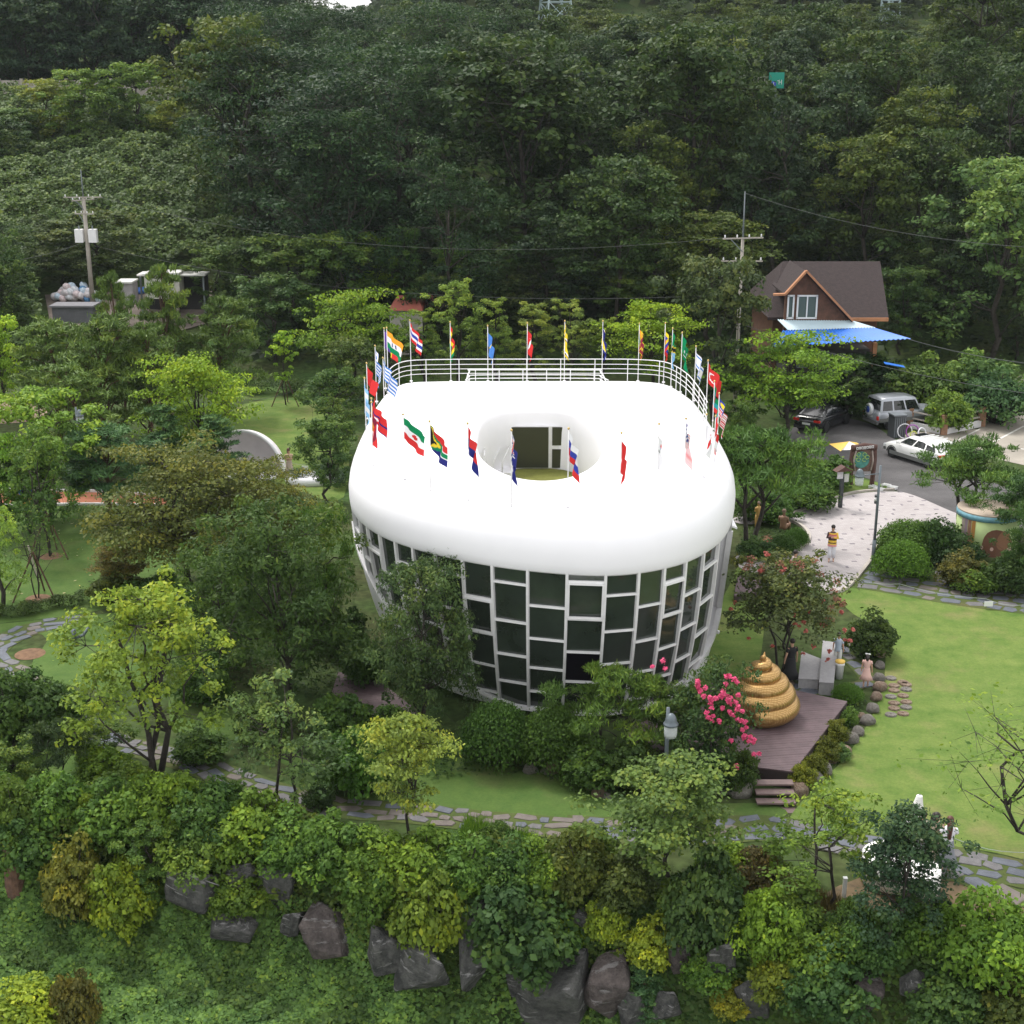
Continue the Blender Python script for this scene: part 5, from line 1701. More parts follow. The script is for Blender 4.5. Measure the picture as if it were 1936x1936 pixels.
# ------------------------------------------------------------------ museum sign board in its timber frame
M_TIMB = mat("dark_timber", (0.085, 0.04, 0.032), 0.8, noise=0.3, nscale=5)
M_TIMBL = mat("weathered_timber", (0.33, 0.27, 0.24), 0.8, noise=0.2, nscale=5)
x, y = at(1628, 916)
t = thing("sign_board", "timber framed sign board with white lettering over a green picture on a rough brown panel", "sign", (x, y, 0))
sc_ = depth(x, y, 1.5) / FPX
w2 = 20 * sc_
for s in (-1, 1):
    MB().tube([(s * w2, 0, -.1), (s * (w2 + .06), 0, 1.4), (s * w2, 0, 2.1)], [.13, .11, .12], 8).build("post", M_TIMB, t)
    MB().tube([(s * (w2 - .14), -.1, .75), (s * (w2 - .05), -.1, 1.3), (s * (w2 - .13), -.1, 1.85)], .05, 6).build("frame_log", M_TIMBL, t, True)
MB().box((0, 0, 1.3), (2 * w2, .08, 1.15)).build("panel", mat("rough_brown_panel", (0.16, 0.10, 0.08), .9, noise=.4, nscale=14), t)
MB().tube([(-w2 - .1, -.03, 1.92), (0, -.03, 2.08), (w2 + .1, -.03, 1.98)], .16, 8).build("title_beam", M_TIMB, t, True)
mb = MB()
for i in range(7):
    cx_ = -w2 * .72 + i * w2 * .24
    z = 1.98 + .015 * i
    mb.box((cx_, -.21, z + .055), (.11, .02, .025)).box((cx_ - .04, -.21, z), (.025, .02, .13)).box((cx_ + .04, -.21, z - .01), (.025, .02, .1)).box((cx_, -.21, z - .055), (.11, .02, .025))
    if i % 2: mb.box((cx_, -.21, z), (.06, .02, .02))
mb.build("lettering", M_WSTEEL, t)
mb = MB().lathe([(0, .0), (.42, .0), (.42, .05), (0, .05)], (0, 0, 0), 22)
mb.v = [(p[0] - .12, -.06 - p[2], p[1] * 1.05 + 1.35) for p in mb.v]
mb.build("picture_disc", mat("teal_picture", (0.05, 0.20, 0.17), .6, noise=.4, nscale=5), t)
mb = MB()
for k in range(6):
    a = k * 1.05
    mb.tube([(-.12 + math.cos(a) * .3 + .1 * math.cos(b), -.13, 1.5 + math.sin(a) * .16 + .1 * math.sin(b)) for b in [i * .7 for i in range(9)]], .016, 5)
mb.build("picture_flower", mat("lime_paint", (0.35, 0.5, 0.12), .6), t)
# small roofed notice
x, y = at(1588, 960)
t = thing("notice_post", "roofed notice board with white panels on a dark post beside the pale path", "sign", (x, y, 0), math.radians(15))
MB().box((0, 0, .75), (.16, .16, 1.7)).build("post", M_DARKMETAL, t)
MB().box((-.16, -.08, 1.72), (.30, .04, .42)).build("panel", mat("pale_notice", (.6, .58, .62), .6, noise=.15, nscale=7), t)
MB().box((.2, -.06, 1.52), (.24, .04, .40)).build("panel", mat("pale_notice_lower", (.55, .56, .52), .6, noise=.15, nscale=7), t)
MB().add([(-.45, -.25, 1.9), (0, -.25, 2.15), (.45, -.25, 1.9), (-.45, .2, 1.9), (0, .2, 2.15), (.45, .2, 1.9)], [(0, 1, 4, 3), (1, 2, 5, 4), (0, 2, 1), (3, 4, 5), (0, 3, 5, 2)]).build("roof", M_TIMB, t)
# small tent top behind it, yellow and white
x, y = at(1602, 882)
t = thing("canopy_tent", "yellow and white canopy top showing behind the signboard", "canopy", (x, y, 0), math.radians(10))
M_YEL = mat("yellow_cloth", (.75, .48, .10), .7); M_WCL = mat("white_cloth", (.85, .84, .82), .7)
MB().add([(-.8, -.6, 1.1), (.8, -.6, 1.1), (0, 0, 1.4)], [(0, 1, 2)]).build("canopy", M_WCL, t)
MB().add([(-.8, -.8, 1.1), (-.8, .8, 1.1), (0, 0, 1.4)], [(0, 2, 1)]).build("canopy", M_YEL, t)
MB().add([(.8, -.8, 1.1), (.8, .8, 1.1), (0, 0, 1.4)], [(0, 1, 2)]).build("canopy", M_YEL, t)
MB().add([(-.8, .8, 1.1), (.8, .8, 1.1), (0, 0, 1.4)], [(0, 2, 1)]).build("canopy", M_WCL, t)
for a in (-1, 1):
    for b in (-.75, .75): MB().tube([(a, b, 0), (a, b, 1.13)], .025, 6).build("pole", M_GREYMETAL, t)

# ------------------------------------------------------------------ round painted kiosk
x, y = at(1880, 1064)
R_ = 58 / FPX * depth(x, y, 1)
t = thing("round_kiosk", "round kiosk with flat tan roof, green mural and blue rim, half behind trees", "kiosk", (x, y + R_, 0))
M_MUR = mat("mural_green", (.40, .50, .22), .7, noise=.08, nscale=2)
MB().lathe([(R_, 0), (R_, 1.9)], (0, 0, 0), 40).build("drum_wall", M_MUR, t, True)
MB().lathe([(R_ * .99, 1.79), (R_ * 1.03, 1.80), (R_ * 1.03, 2.03)], (0, 0, 0), 40).build("blue_rim", mat("rim_blue", (.15, .33, .40), .6, noise=.25, nscale=3), t, True)
MB().prism([(math.cos(2 * math.pi * k / 40) * R_ * .985, math.sin(2 * math.pi * k / 40) * R_ * .985) for k in range(40)], 1.92, 2.04).prism([(math.cos(2 * math.pi * k / 40) * R_ * 1.01, math.sin(2 * math.pi * k / 40) * R_ * 1.01) for k in range(40)], 2.045, 2.09).build("flat_roof", mat("tan_roof", (.42, .34, .27), .8, noise=.12, nscale=2), t)
def wallpatch(a0, z0, ra, rz, m, name, off, wob_=0.0, seed=1, nseg=22):
    vs = [(math.cos(a0) * (R_ + off), math.sin(a0) * (R_ + off), z0)]
    NR = 5
    for j in range(1, NR + 1):
        for k in range(nseg):
            b = 2 * math.pi * k / nseg
            q = (1 + wob_ * math.sin(b * 3 + seed)) * j / NR
            a = a0 + math.cos(b) * ra * q
            vs.append((math.cos(a) * (R_ + off), math.sin(a) * (R_ + off), z0 + math.sin(b) * rz * q))
    fs = [(0, 1 + k, 1 + (k + 1) % nseg) for k in range(nseg)]
    for j in range(NR - 1):
        fs += [(1 + j * nseg + k, 1 + (j + 1) * nseg + k, 1 + (j + 1) * nseg + (k + 1) % nseg, 1 + j * nseg + (k + 1) % nseg) for k in range(nseg)]
    MB().add(vs, fs).build(name, m, t)
M_BR1 = mat("mural_brown", (.16, .07, .04), .7); M_BR2 = mat("mural_light_brown", (.27, .13, .07), .7); M_PK = mat("mural_pink", (.62, .42, .36), .7)
wallpatch(math.radians(-88), .85, .52, .62, M_BR1, "mural_shape", .012, .08, 2)
wallpatch(math.radians(-76), .98, .26, .45, M_BR2, "mural_shape", .02, .05, 3)
wallpatch(math.radians(-98), .62, .055, .085, M_PK, "mural_spot", .026)
wallpatch(math.radians(-116), .66, .05, .085, M_PK, "mural_spot", .026)
wallpatch(math.radians(-62), .55, .10, .22, M_PK, "mural_spot", .03, .25, 5)
for k, (a, m) in enumerate(((198, M_TIMBL), (206, mat("mauve_strip", (.27, .20, .23), .7)), (214, M_POST), (222, mat("ochre_strip", (.42, .2, .05), .7)))):
    A = math.radians(a); B = math.radians(a + 7.2)
    MB().add([(math.cos(q) * (R_ + .02), math.sin(q) * (R_ + .02), z) for q, z in ((A, .05), (B, .05), (B, 1.82), (A, 1.82))], [(0, 1, 2, 3)]).build("painted_strip", m, t)

# ------------------------------------------------------------------ wooden house with awnings
hx, hy = atd(1560, 700, 88)[0], 88.0
def hz_(py, Y): return atd(1560, py, Y)[1]
M_SHING = mat("brown_shingles", (0.030, 0.0185, 0.0185), .85, noise=.3, nscale=5, bump=.5, bscale=20)
M_WOODW = mat("brown_timber_wall", (0.11, 0.05, 0.03), .8, noise=.35, nscale=3)
M_BARGE = mat("orange_timber", (0.42, 0.19, 0.09), .7, noise=.12, nscale=3)
M_CORR_W = mat("pale_corrugated", (.50, .62, .68), .5, noise=.06, nscale=2)
M_CORR_B = mat("blue_corrugated", (.012, .15, .60), .5, noise=.12, nscale=2)
t = thing("wooden_house", "brown timber house with a big gable, dark shingle roof and blue awning", "house", (hx, hy, 0))
def hp(px, py, Y):
    a, b = atd(px, py, Y)
    return (a - hx, Y - hy, b)
eaveL, eaveR = hp(1450, 560, 87.2), hp(1680, 600, 87.2)
ridL, ridR = hp(1480, 494, 91.5), hp(1664, 494, 91.5)
bL, bR = (ridL[0] - 1.6, 8.5, eaveR[2]), (ridR[0] + .8, 8.5, eaveR[2])
ef = [(ridL[0] - 1.6, eaveL[1], eaveR[2]), (eaveR[0], eaveR[1], eaveR[2])]
th = .18
mb = MB()
for q in ([ef[0], ef[1], ridR, ridL], [ridL, ridR, bR, bL]):
    mb.add([p for p in q] + [(p[0], p[1], p[2] - th) for p in q], [(0, 1, 2, 3), (7, 6, 5, 4), (0, 4, 5, 1), (1, 5, 6, 2), (2, 6, 7, 3), (3, 7, 4, 0)])
mb.add([ridL, bL, ef[0]], [(0, 1, 2)])
mb.build("roof", M_SHING, t)
wx0, wx1 = ef[0][0] + .5, ef[1][0] - .5
MB().prism([(wx0, 0), (wx1, 0), (wx1, 7.8), (wx0, 7.8)], 0, ef[1][2]).build("wall", M_WOODW, t)
for xx_ in (wx1 - .02,):
    MB().add([(xx_, 0, ef[1][2]), (xx_, 7.8, ef[1][2]), (xx_, 3.6, ridR[2] - .3)], [(0, 1, 2)]).build("gable_wall", M_WOODW, t)
# front gable: apex, left foot high, right foot low
Yg = 86.2
ap, lf, rf = hp(1524, 512, Yg), hp(1462, 556, Yg), hp(1612, 606, Yg)
lf2 = hp(1484, 556, Yg)
mb = MB()
yb_ = 91.5 - hy
for a, b in ((ap, rf), (ap, lf2)):
    q = [a, b, (b[0], yb_ - (0 if b is rf else 1), b[2]), (a[0], yb_, a[2])]
    mb.add([p for p in q] + [(p[0], p[1], p[2] - .15) for p in q], [(0, 1, 2, 3), (7, 6, 5, 4), (0, 4, 5, 1), (1, 5, 6, 2), (2, 6, 7, 3), (3, 7, 4, 0)])
mb.build("gable_roof", M_SHING, t)
yw_ = .35
gw = [(lf2[0] + .1, lf2[2]), (ap[0], ap[2] - .15), (rf[0] - .2, rf[2]), (rf[0] - .2, rf[2] - .9), (lf2[0] + .1, rf[2] - .9)]
MB().add([(p[0], Yg - hy + yw_, p[1]) for p in gw] + [(p[0], Yg - hy + yw_ + .2, p[1]) for p in gw], [(4, 3, 2, 1, 0), (5, 6, 7, 8, 9), (0, 1, 6, 5), (1, 2, 7, 6), (4, 0, 5, 9), (2, 3, 8, 7), (3, 4, 9, 8)]).build("gable_wall", M_WOODW, t)
for a, b, nm in ((ap, rf, "bargeboard"), (ap, lf2, "bargeboard"), (lf2, (lf[0], lf[1], lf[2] - .02), "bargeboard")):
    MB().bar((a[0], a[1] - .06, a[2]), (b[0], b[1] - .06, b[2]), .12, .34, up=(0, 1, 0)).build(nm, M_BARGE, t)
q = hp(1600, 604, 87.1); q2 = hp(1680, 598, 87.1)
MB().bar((q[0] + .2, q[1], eaveR[2] - .12), (q2[0], q2[1], eaveR[2] - .12), .1, .22).build("fascia_board", M_BARGE, t)
for (a, b) in ((1486, 1503), (1504, 1547)):
    p0, p1 = hp(a, 601, Yg + yw_), hp(b, 559, Yg + yw_)
    w = link("window", None, t, ((p0[0] + p1[0]) / 2, Yg - hy + yw_ - .04, (p0[2] + p1[2]) / 2))
    ww, hh = p1[0] - p0[0] - .04, p1[2] - p0[2]
    fm = MB().box((0, 0, hh / 2), (ww, .1, .1)).box((0, 0, -hh / 2), (ww, .1, .1)).box((-ww / 2 + .05, 0, 0), (.1, .1, hh)).box((ww / 2 - .05, 0, 0), (.1, .1, hh))
    if b - a > 30: fm.box((0, 0, 0), (.08, .09, hh))
    fm.build("window_frame", M_WSTEEL, w)
    MB().box((0, .03, 0), (ww - .1, .03, hh - .1)).build("pane", mat("house_glass", (.09, .12, .12), .1, spec=.6), w)
def corrugated(p, name, m, drop=0.0, n=30):
    a, b, c, d = [Vector(v) for v in p]       # a-b upper edge, d-c lower edge
    vs, fs = [], []
    N_ = n * 4
    for i in range(N_ + 1):
        s = i / N_
        z = .035 * math.sin(i / 4 * 2 * math.pi)
        vs += [a.lerp(b, s) + Vector((0, 0, z)), d.lerp(c, s) + Vector((0, 0, z)), a.lerp(b, s) + Vector((0, 0, z - .02)), d.lerp(c, s) + Vector((0, 0, z - .02))]
    for i in range(N_):
        q = i * 4
        fs += [(q, q + 1, q + 5, q + 4), (q + 2, q + 6, q + 7, q + 3), (q + 1, q + 3, q + 7, q + 5)]
    MB().add(vs, fs).build(name, m, t)
corrugated([hp(1470, 604, 86.6), hp(1612, 606, 86.6), hp(1655, 619, 85.3), hp(1490, 624, 85.3)], "pale_awning", M_CORR_W)
corrugated([hp(1480, 625, 85.25), hp(1655, 620, 85.25), hp(1722, 640, 82.8), hp(1460, 655, 82.8)], "blue_awning", M_CORR_B)
a, b = hp(1475, 640, 84), hp(1690, 640, 84)
MB().prism([(a[0] + .6, a[1] + .8), (b[0] - 1.2, b[1] + .8), (b[0] - 1.2, .3), (a[0] + .6, .3)], 0, 4.0).build("lower_storey", mat("dark_ground_floor", (.03, .028, .026), .8, noise=.3, nscale=2), t)
MB().box((b[0] - .9, a[1] + .9, 2.2), (.25, .25, 4.4)).build("corner_post", M_BARGE, t)
for k in range(3):
    w = link("window", None, t, (a[0] + 1.8 + k * 1.3, a[1] + .78, 3.3))
    MB().box((0, 0, .42), (1.1, .05, .06)).box((0, 0, -.42), (1.1, .05, .06)).box((-.52, 0, 0), (.06, .05, .9)).box((.52, 0, 0), (.06, .05, .9)).build("window_frame", M_GREYMETAL, w)
    MB().box((0, .01, 0), (1.0, .03, .8)).build("pane", mat("lower_glass", (.10, .12, .11), .2), w)
x, z = atd(1690, 690, 82)
o = MB().add([(-.6, -.2, .12), (.6, -.3, -.08), (.6, .1, -.05), (-.6, .1, .18), (-.6, -.2, .09), (.6, -.3, -.11), (.6, .1, -.08), (-.6, .1, .15)], [(0, 1, 2, 3), (7, 6, 5, 4), (0, 4, 5, 1), (1, 5, 6, 2), (2, 6, 7, 3), (3, 7, 4, 0)]).build("blue_canopy", M_CORR_B, t)
o.location = (x - hx, 82 - hy, z)
# ivy on the house's front wall
rng = np.random.default_rng(77)
ix0, ix1 = atd(1592, 700, 83)[0], atd(1685, 700, 83)[0]
Cn, Rn = [], []
for k in range(90):
    Cn.append((rng.uniform(ix0, ix1), 83.6 + rng.uniform(-.3, .3), rng.uniform(0.2, 3.6))); Rn.append((.6, .3, .5))
V, tt = leaf_arrays(Cn, Rn, 60, .26, rng, aspect=.8)
o = link("ivy_wall", quad_mesh("ivy", V, tt, M_LEAF), None, color=(.022, .05, .012))
tag(o, "dark green ivy covering the house wall behind the two parked cars", "ivy")
# terracotta pots with statues by the house steps
x, y = at(1690, 762)
t = thing("terracotta_planter", "reddish terracotta planter and stones by the house steps behind the silver car", "planter", (x, y, 0))
MB().box((0, 0, .35), (1.8, .6, .5)).build("planter_box", mat("terracotta_clay", (.36, .1, .06), .8, noise=.2), t)
MB().lathe([(.2, .6), (.3, .9), (.22, 1.3), (.3, 1.5), (.1, 1.7), (0, 1.72)], (-.3, 0, 0), 12).build("urn", M_TIMB, t, True)
MB().sphere((.35, .1, .85), (.3, .25, .22), 10, 7).build("urn_stone", M_STONEG, t, True)

# ------------------------------------------------------------------ utility poles and wires
M_POLE = mat("concrete_pole", (.34, .31, .27), .8, noise=.12, nscale=2)
def utility_pole(x, y, z0, H, label, arms, boxes=False, rz=0.0, rad=.2):
    t = thing("utility_pole", label, "utility pole", (x, y, z0), rz, "utility poles")
    MB().tube([(0, 0, -.5), (0, 0, H * .8)], [rad, rad * .7], 12).build("pole", M_POLE, t, True)
    MB().tube([(0, 0, H * .79), (0, 0, H)], [.06, .03], 8).build("top_rod", M_GREYMETAL, t, True)
    for h, L, a in arms:
        c, s = math.cos(a), math.sin(a)
        MB().bar((-c * L / 2, -s * L / 2 - .12, h), (c * L / 2, s * L / 2 - .12, h), .07, .08).build("crossarm", M_POLE, t)
        MB().bar((-c * L * .3, -s * L * .3 - .1, h - .05), (0, -.1, h - .8), .05, .05).build("brace", M_GREYMETAL, t)
        for k in (-.45, -.15, .15, .45):
            MB().lathe([(.03, 0), (.06, .05), (.03, .09), (.05, .13), (.02, .17)], (c * L * k, s * L * k - .12, h + .05), 8).build("insulator", M_WSTEEL, t, True)
    if boxes:
        for s in (-1, 1):
            b = MB().box((s * .52, -.1, H * .52), (.62, .5, 1.0)).build("transformer", M_FRAME, t)
            MB().tube([(s * .52, -.1, H * .52 + .5), (s * .52, -.1, H * .52 + .75)], .06, 8).build("bushing", M_GREYMETAL, b)
    return t
xL, yL, zL = tpt(176, 578)
HL = atd(153, 320, yL)[1] - zL
utility_pole(xL, yL, zL, HL, "concrete utility pole with two white transformer boxes at the left", [(HL * .80, 2.9, .1), (HL * .68, 1.6, -.2), (HL * .78, 2.0, .9)], True)
yR = 84.0
xR = atd(1398, 580, yR)[0]
HR = atd(1410, 362, yR)[1]
utility_pole(xR, yR, 0, HR, "utility pole with two crossarms in front of the forest, left of the wooden house", [(HR * .80, 2.6, .25), (HR * .70, 2.5, .0)], False, rad=.13)
M_WIRE = mat("wire", (.05, .055, .055), .6)
def wire(p, q, sag, label, r=.02, m=M_WIRE):
    r *= .65
    n = 24
    pts = [(p[0] + (q[0] - p[0]) * i / n, p[1] + (q[1] - p[1]) * i / n, p[2] + (q[2] - p[2]) * i / n - sag * 4 * (i / n) * (1 - i / n)) for i in range(n + 1)]
    o = MB().tube([(a - p[0], b - p[1], c - p[2]) for a, b, c in pts], r, 5, cap=False).build("power_line", m, None, True, loc=p)
    tag(o, label, "wire", "overhead wires")
def wp(px, py, Y):
    a, b = atd(px, py, Y)
    return (a, Y, b)
wire((xR, yR, HR - .1), wp(1990, 470, 70), .6, "top wire running from the right utility pole over the dark forest to the right")
wire((xR - 1.2, yR, HR * .8), (xL + 1.3, yL, zL + HL * .8), 2.0, "long wire strung between the two utility poles, upper one", .018)
wire((xR - .8, yR, HR * .55), (xL + .3, yL, zL + HL * .45), 1.6, "long sagging wire between the two utility poles, lower one", .018)
wire(wp(1714, 640, 82.6), wp(2000, 694, 62), .2, "thick wire running right from the corner of the blue awning", .03)
wire((xR + .2, yR, HR * .42), wp(2000, 752, 60), .5, "wire passing below the blue awning towards the car park", .022)
wire((xL, yL, zL + HL * .48), wp(-60, 500, 100), .4, "wire leaving the left utility pole to the left", .025)
wire(wp(480, 757, 86), wp(640, 700, 84), .3, "thin cable across the back lawn above the staked young tree", .02)

# ------------------------------------------------------------------ pylons on the ridge
M_PYL = mat("pylon_steel", (.38, .48, .50), .5)
def pylon(pxl, pxr, pyb, Y, label, H=34):
    x0_, z = atd((pxl + pxr) / 2, pyb, Y)
    w = (pxr - pxl) / FPX * depth(x0_, Y, z)
    z0 = terr(x0_, Y)
    t = thing("transmission_pylon", label, "pylon", (x0_, Y, z0), .35, "pylons on the ridge")
    zb_ = z - z0
    k = w * 0.036 / 1.0
    def hw(zz): return max(.6, w / 2 * (1 - (zz - zb_) * 0.028))
    lv = [-1, 0]
    levels = [-0.5]
    zz = -0.5
    while zz < H:
        zz += 4.2
        levels.append(min(zz, H))
    for sx_ in (-1, 1):
        for sy_ in (-1, 1):
            MB().tube([(sx_ * hw(l) * .8, sy_ * hw(l) * .8, l) for l in levels], .16, 5).build("leg", M_PYL, t)
    mb = MB()
    for i in range(len(levels) - 1):
        a, b = levels[i], levels[i + 1]
        ha, hb = hw(a) * .8, hw(b) * .8
        for (u1, v1), (u2, v2) in (((-1, -1), (1, -1)), ((1, -1), (1, 1)), ((1, 1), (-1, 1)), ((-1, 1), (-1, -1))):
            mb.bar((u1 * ha, v1 * ha, a), (u2 * hb, v2 * hb, b), .13, .13)
            mb.bar((u2 * ha, v2 * ha, a), (u1 * hb, v1 * hb, b), .13, .13)
            mb.bar((u1 * hb, v1 * hb, b), (u2 * hb, v2 * hb, b), .12, .12)
    mb.build("lattice", M_PYL, t)
    for h in (H * .72, H * .86, H):
        MB().bar((-5, 0, h), (5, 0, h), .3, .3).build("crossarm", M_PYL, t)
pylon(1020, 1080, 30, 268, "pale steel lattice pylon on the ridge above the middle of the forest")
pylon(1664, 1698, 46, 266, "pale steel lattice pylon on the ridge at the upper right", 30)

# ------------------------------------------------------------------ retaining wall panels, road sign
M_PANEL = mat("weathered_concrete", (.34, .31, .275), .9, noise=.25, nscale=.6)
t = thing("retaining_wall", "weathered concrete panel wall along the hillside road at the upper left", "wall", (-50, 168.5, 16))
for i in range(17):
    xa_ = -74 + i * 2.6 - (-50)
    MB().box((xa_, 0.05 * (i % 2), 1.8), (2.52, .3, 4.2)).build("wall_panel", M_PANEL, t)
    MB().box((xa_ - 1.3, -.15, 1.9), (.3, .4, 4.4)).build("panel_post", M_PANEL, t)
Y = 122.0
cx_, cz_ = atd(1468, 152, Y)
t = thing("road_sign", "green road sign with a blue badge and grey lattice board showing through the forest", "road sign", (cx_, Y, terr(cx_, Y)))
zz = cz_ - terr(cx_, Y)
MB().tube([(0, .15, -2.5), (0, .15, zz + 1)], .12, 8).build("post", M_GREYMETAL, t)
MB().box((0, 0, zz), (1.9, .08, 1.9)).build("sign_board", mat("sign_green", (.0, .24, .17), .5), t)
MB().box((0, -.045, zz), (1.8, .01, 1.8)).build("sign_border", mat("sign_green_face", (.0, .27, .19), .5), t)
mb = MB().lathe([(0, 0), (.33, 0), (.33, .02), (0, .02)], (0, 0, 0), 16); mb.v = [(p[0] - .35, -.06 - p[2], p[1] + zz - .4) for p in mb.v]
mb.build("route_badge", mat("badge_blue", (.02, .06, .45), .5), t)
MB().box((-.35, -.09, zz - .4), (.07, .01, .36)).box((-.35, -.09, zz - .6), (.2, .01, .05)).build("badge_numeral", M_WSTEEL, t)
MB().box((.32, -.06, zz - .2), (.06, .01, .55)).box((.62, -.06, zz - .2), (.06, .01, .55)).box((.47, -.06, zz - .2), (.26, .01, .06)).box((.2, -.06, zz - .05), (.2, .01, .06)).build("lettering", M_WSTEEL, t)
mb = MB()
for k in range(8): mb.box((-1.15 - .28 * k, .05, zz - .2), (.07, .08, 1.3))
for k in (-.75, -.2, .4): mb.box((-2.1, .05, zz + k), (2.2, .07, .07))
mb.build("lattice_board", mat("lattice_grey", (.32, .31, .27), .7), t)
t.scale = (.68, 1, .68)
t.location.z = cz_ - zz * .68

# ------------------------------------------------------------------ white shell pavilion, left
x, y = at(466, 893)
R0 = 2.2
t = thing("shell_pavilion", "white half dome shell opening to the right on the lawn left of the museum", "pavilion", (x, y, 0), math.radians(-105))
vs, fs = [], []
nu, nv = 18, 12
for th_ in (0, .1):
    for j in range(nv + 1):
        e = math.pi / 2 * j / nv
        for i in range(nu + 1):
            a = math.pi * (0.5 + i / nu)
            r = R0 - th_
            vs.append((math.cos(a) * math.cos(e) * r * .8, math.sin(a) * math.cos(e) * r, math.sin(e) * r * 1.05))
K = nu + 1
N1 = K * (nv + 1)
for j in range(nv):
    for i in range(nu):
        q = j * K + i
        fs.append((q, q + K, q + K + 1, q + 1)); fs.append((N1 + q, N1 + q + 1, N1 + q + K + 1, N1 + q + K))
for j in range(nv):
    q = j * K
    fs.append((q, N1 + q, N1 + q + K, q + K))
    q = j * K + nu
    fs.append((q, q + K, N1 + q + K, N1 + q))
MB().add(vs, fs).build("shell", mat("shell_white", (.86, .80, .82), .55, noise=.06, nscale=1.5), t, True)
edge_pts = [(0, math.cos(a) * R0 * .98, math.sin(a) * R0 * 1.03) for a in [math.pi * k / 20 for k in range(21)]]
MB().tube(edge_pts, .09, 8).build("rim", M_WHITE, t, True)
MB().prism([(math.cos(a) * 2.2 + .1, math.sin(a) * 2.1) for a in [2 * math.pi * k / 24 for k in range(24)]], .01, .12).build("floor_slab", M_FRAME, t)
x, y = at(588, 912)
o = MB().lathe([(1.05, 0), (1.1, .25), (.98, .4), (.8, .42), (.7, .2)], (0, 0, 0), 26, sx=1.25, sy=.8).build("round_bench", M_WHITE, None, True, loc=(x, y, 0))
tag(o, "low white oval bench to the right of the person by the shell", "bench")

# ------------------------------------------------------------------ recycling yard, upper left
bx, by, bz = tpt(146, 572)
rb = random.Random(4)
for i in range(46):
    a = rb.uniform(-1, 1); h = (1 - abs(a)) * 1.5
    c, lab = rb.choice([((.62, .58, .60), "pale pink"), ((.66, .68, .72), "white"), ((.66, .55, .56), "rose"), ((.08, .22, .42), "blue"), ((.70, .66, .68), "off white"), ((.5, .6, .7), "pale blue")])
    o = MB().sphere((0, 0, 0), (.36, .31, .28), 9, 7).build("rubbish_bag", mat("bag_%d" % i, c, .6, noise=.3, nscale=5), None, True, loc=(bx + a * 1.9, by + rb.uniform(-.4, .5), bz + .3 + rb.random() * h))
    o.rotation_euler = (rb.random(), rb.random(), rb.random())
    tag(o, f"stuffed {lab} plastic bag in the heap beside the left utility pole", "bag", f"{lab} bags heaped beside the left utility pole")
def shed(px0, px1, pyb, pyt, Y, col, label, rc=(.55, .54, .52), open_=False, cat="shed"):
    a, z0 = atd(px0, pyb, Y); b, z1 = atd(px1, pyt, Y)
    t = thing("yard_shed", label, cat, ((a + b) / 2, Y, z0))
    w, h = b - a, z1 - z0
    if open_:
        MB().box((0, 1.5, h / 2), (w, .1, h)).build("back_wall", mat(label[:14] + "_w", col, .8), t)
        for s in (-1, 0, 1): MB().box((s * w / 2 * .98, 0, h / 2), (.12, .12, h)).build("post", M_GREYMETAL, t)
    else:
        MB().box((0, .75, h / 2), (w * .98, 1.5, h)).build("wall", mat(label[:14] + "_w", col, .8, noise=.2, nscale=1.5), t)
    MB().box((0, .7, h + .05), (w * 1.06, 1.9, .12)).build("roof", mat(label[:14] + "_r", rc, .7), t)
shed(270, 385, 600, 521, 106, (.02, .018, .018), "dark open shed with a thin flat roof in the recycling yard", open_=True)
shed(275, 312, 565, 520, 105, (.48, .47, .42), "pale fabric covered stall between the dark openings of the yard")
shed(312, 338, 566, 518, 105.4, (.42, .40, .36), "beige container right of the pale stall in the yard")
shed(222, 250, 575, 535, 104, (.28, .26, .27), "small grey shed left in the yard")
shed(100, 176, 612, 580, 102, (.09, .09, .10), "long dark grey box in front of the bag heap", (.16, .155, .17))
for i, (a, b, w, h, c, lab) in enumerate(((232, 556, 10, 14, (.55, .20, .04), "orange crate in the yard beside the grey shed"), (266, 550, 22, 12, (.05, .14, .42), "blue tarpaulin bundle in the yard"), (272, 596, 14, 9, (.05, .14, .42), "blue bundle low in the yard"), (300, 566, 30, 10, (.58, .56, .46), "row of cream sacks in the yard"), (325, 572, 26, 12, (.6, .6, .6), "white sack pile right of the cream sacks"), (348, 534, 14, 6, (.62, .62, .62), "white crate under the dark shed roof"), (332, 588, 12, 14, (.45, .38, .34), "beige drum in the yard"), (378, 556, 10, 8, (.6, .62, .62), "small white parcel at the right end of the yard"))):
    X, YY, Z = tpt(a, b + h * .5)
    s = depth(X, YY, Z) / FPX
    o = MB().sphere((0, 0, 0), (w * s * .55, .5, h * s * .6), 9, 6).sphere((w * s * .3, .1, h * s * .1), (w * s * .35, .4, h * s * .5), 8, 6).build("yard_bundle", mat("bundle_%d" % i, c, .7, noise=.3, nscale=4), None, True, loc=(X, YY, Z + h * s * .45))
    tag(o, lab, "bundle")
sheet_pts = [tpt(a, b) for a, b in ((85, 560), (200, 556), (300, 540), (400, 540), (410, 610), (300, 640), (100, 640))]
struct(MB().add([(p[0], p[1], terr(p[0], p[1]) + .12) for p in sheet_pts], [(0, 1, 6), (1, 5, 6), (1, 2, 5), (2, 3, 4), (2, 4, 5)]).build("yard_ground", mat("yard_dirt", (.16, .13, .11), .95, noise=.3, nscale=1)))
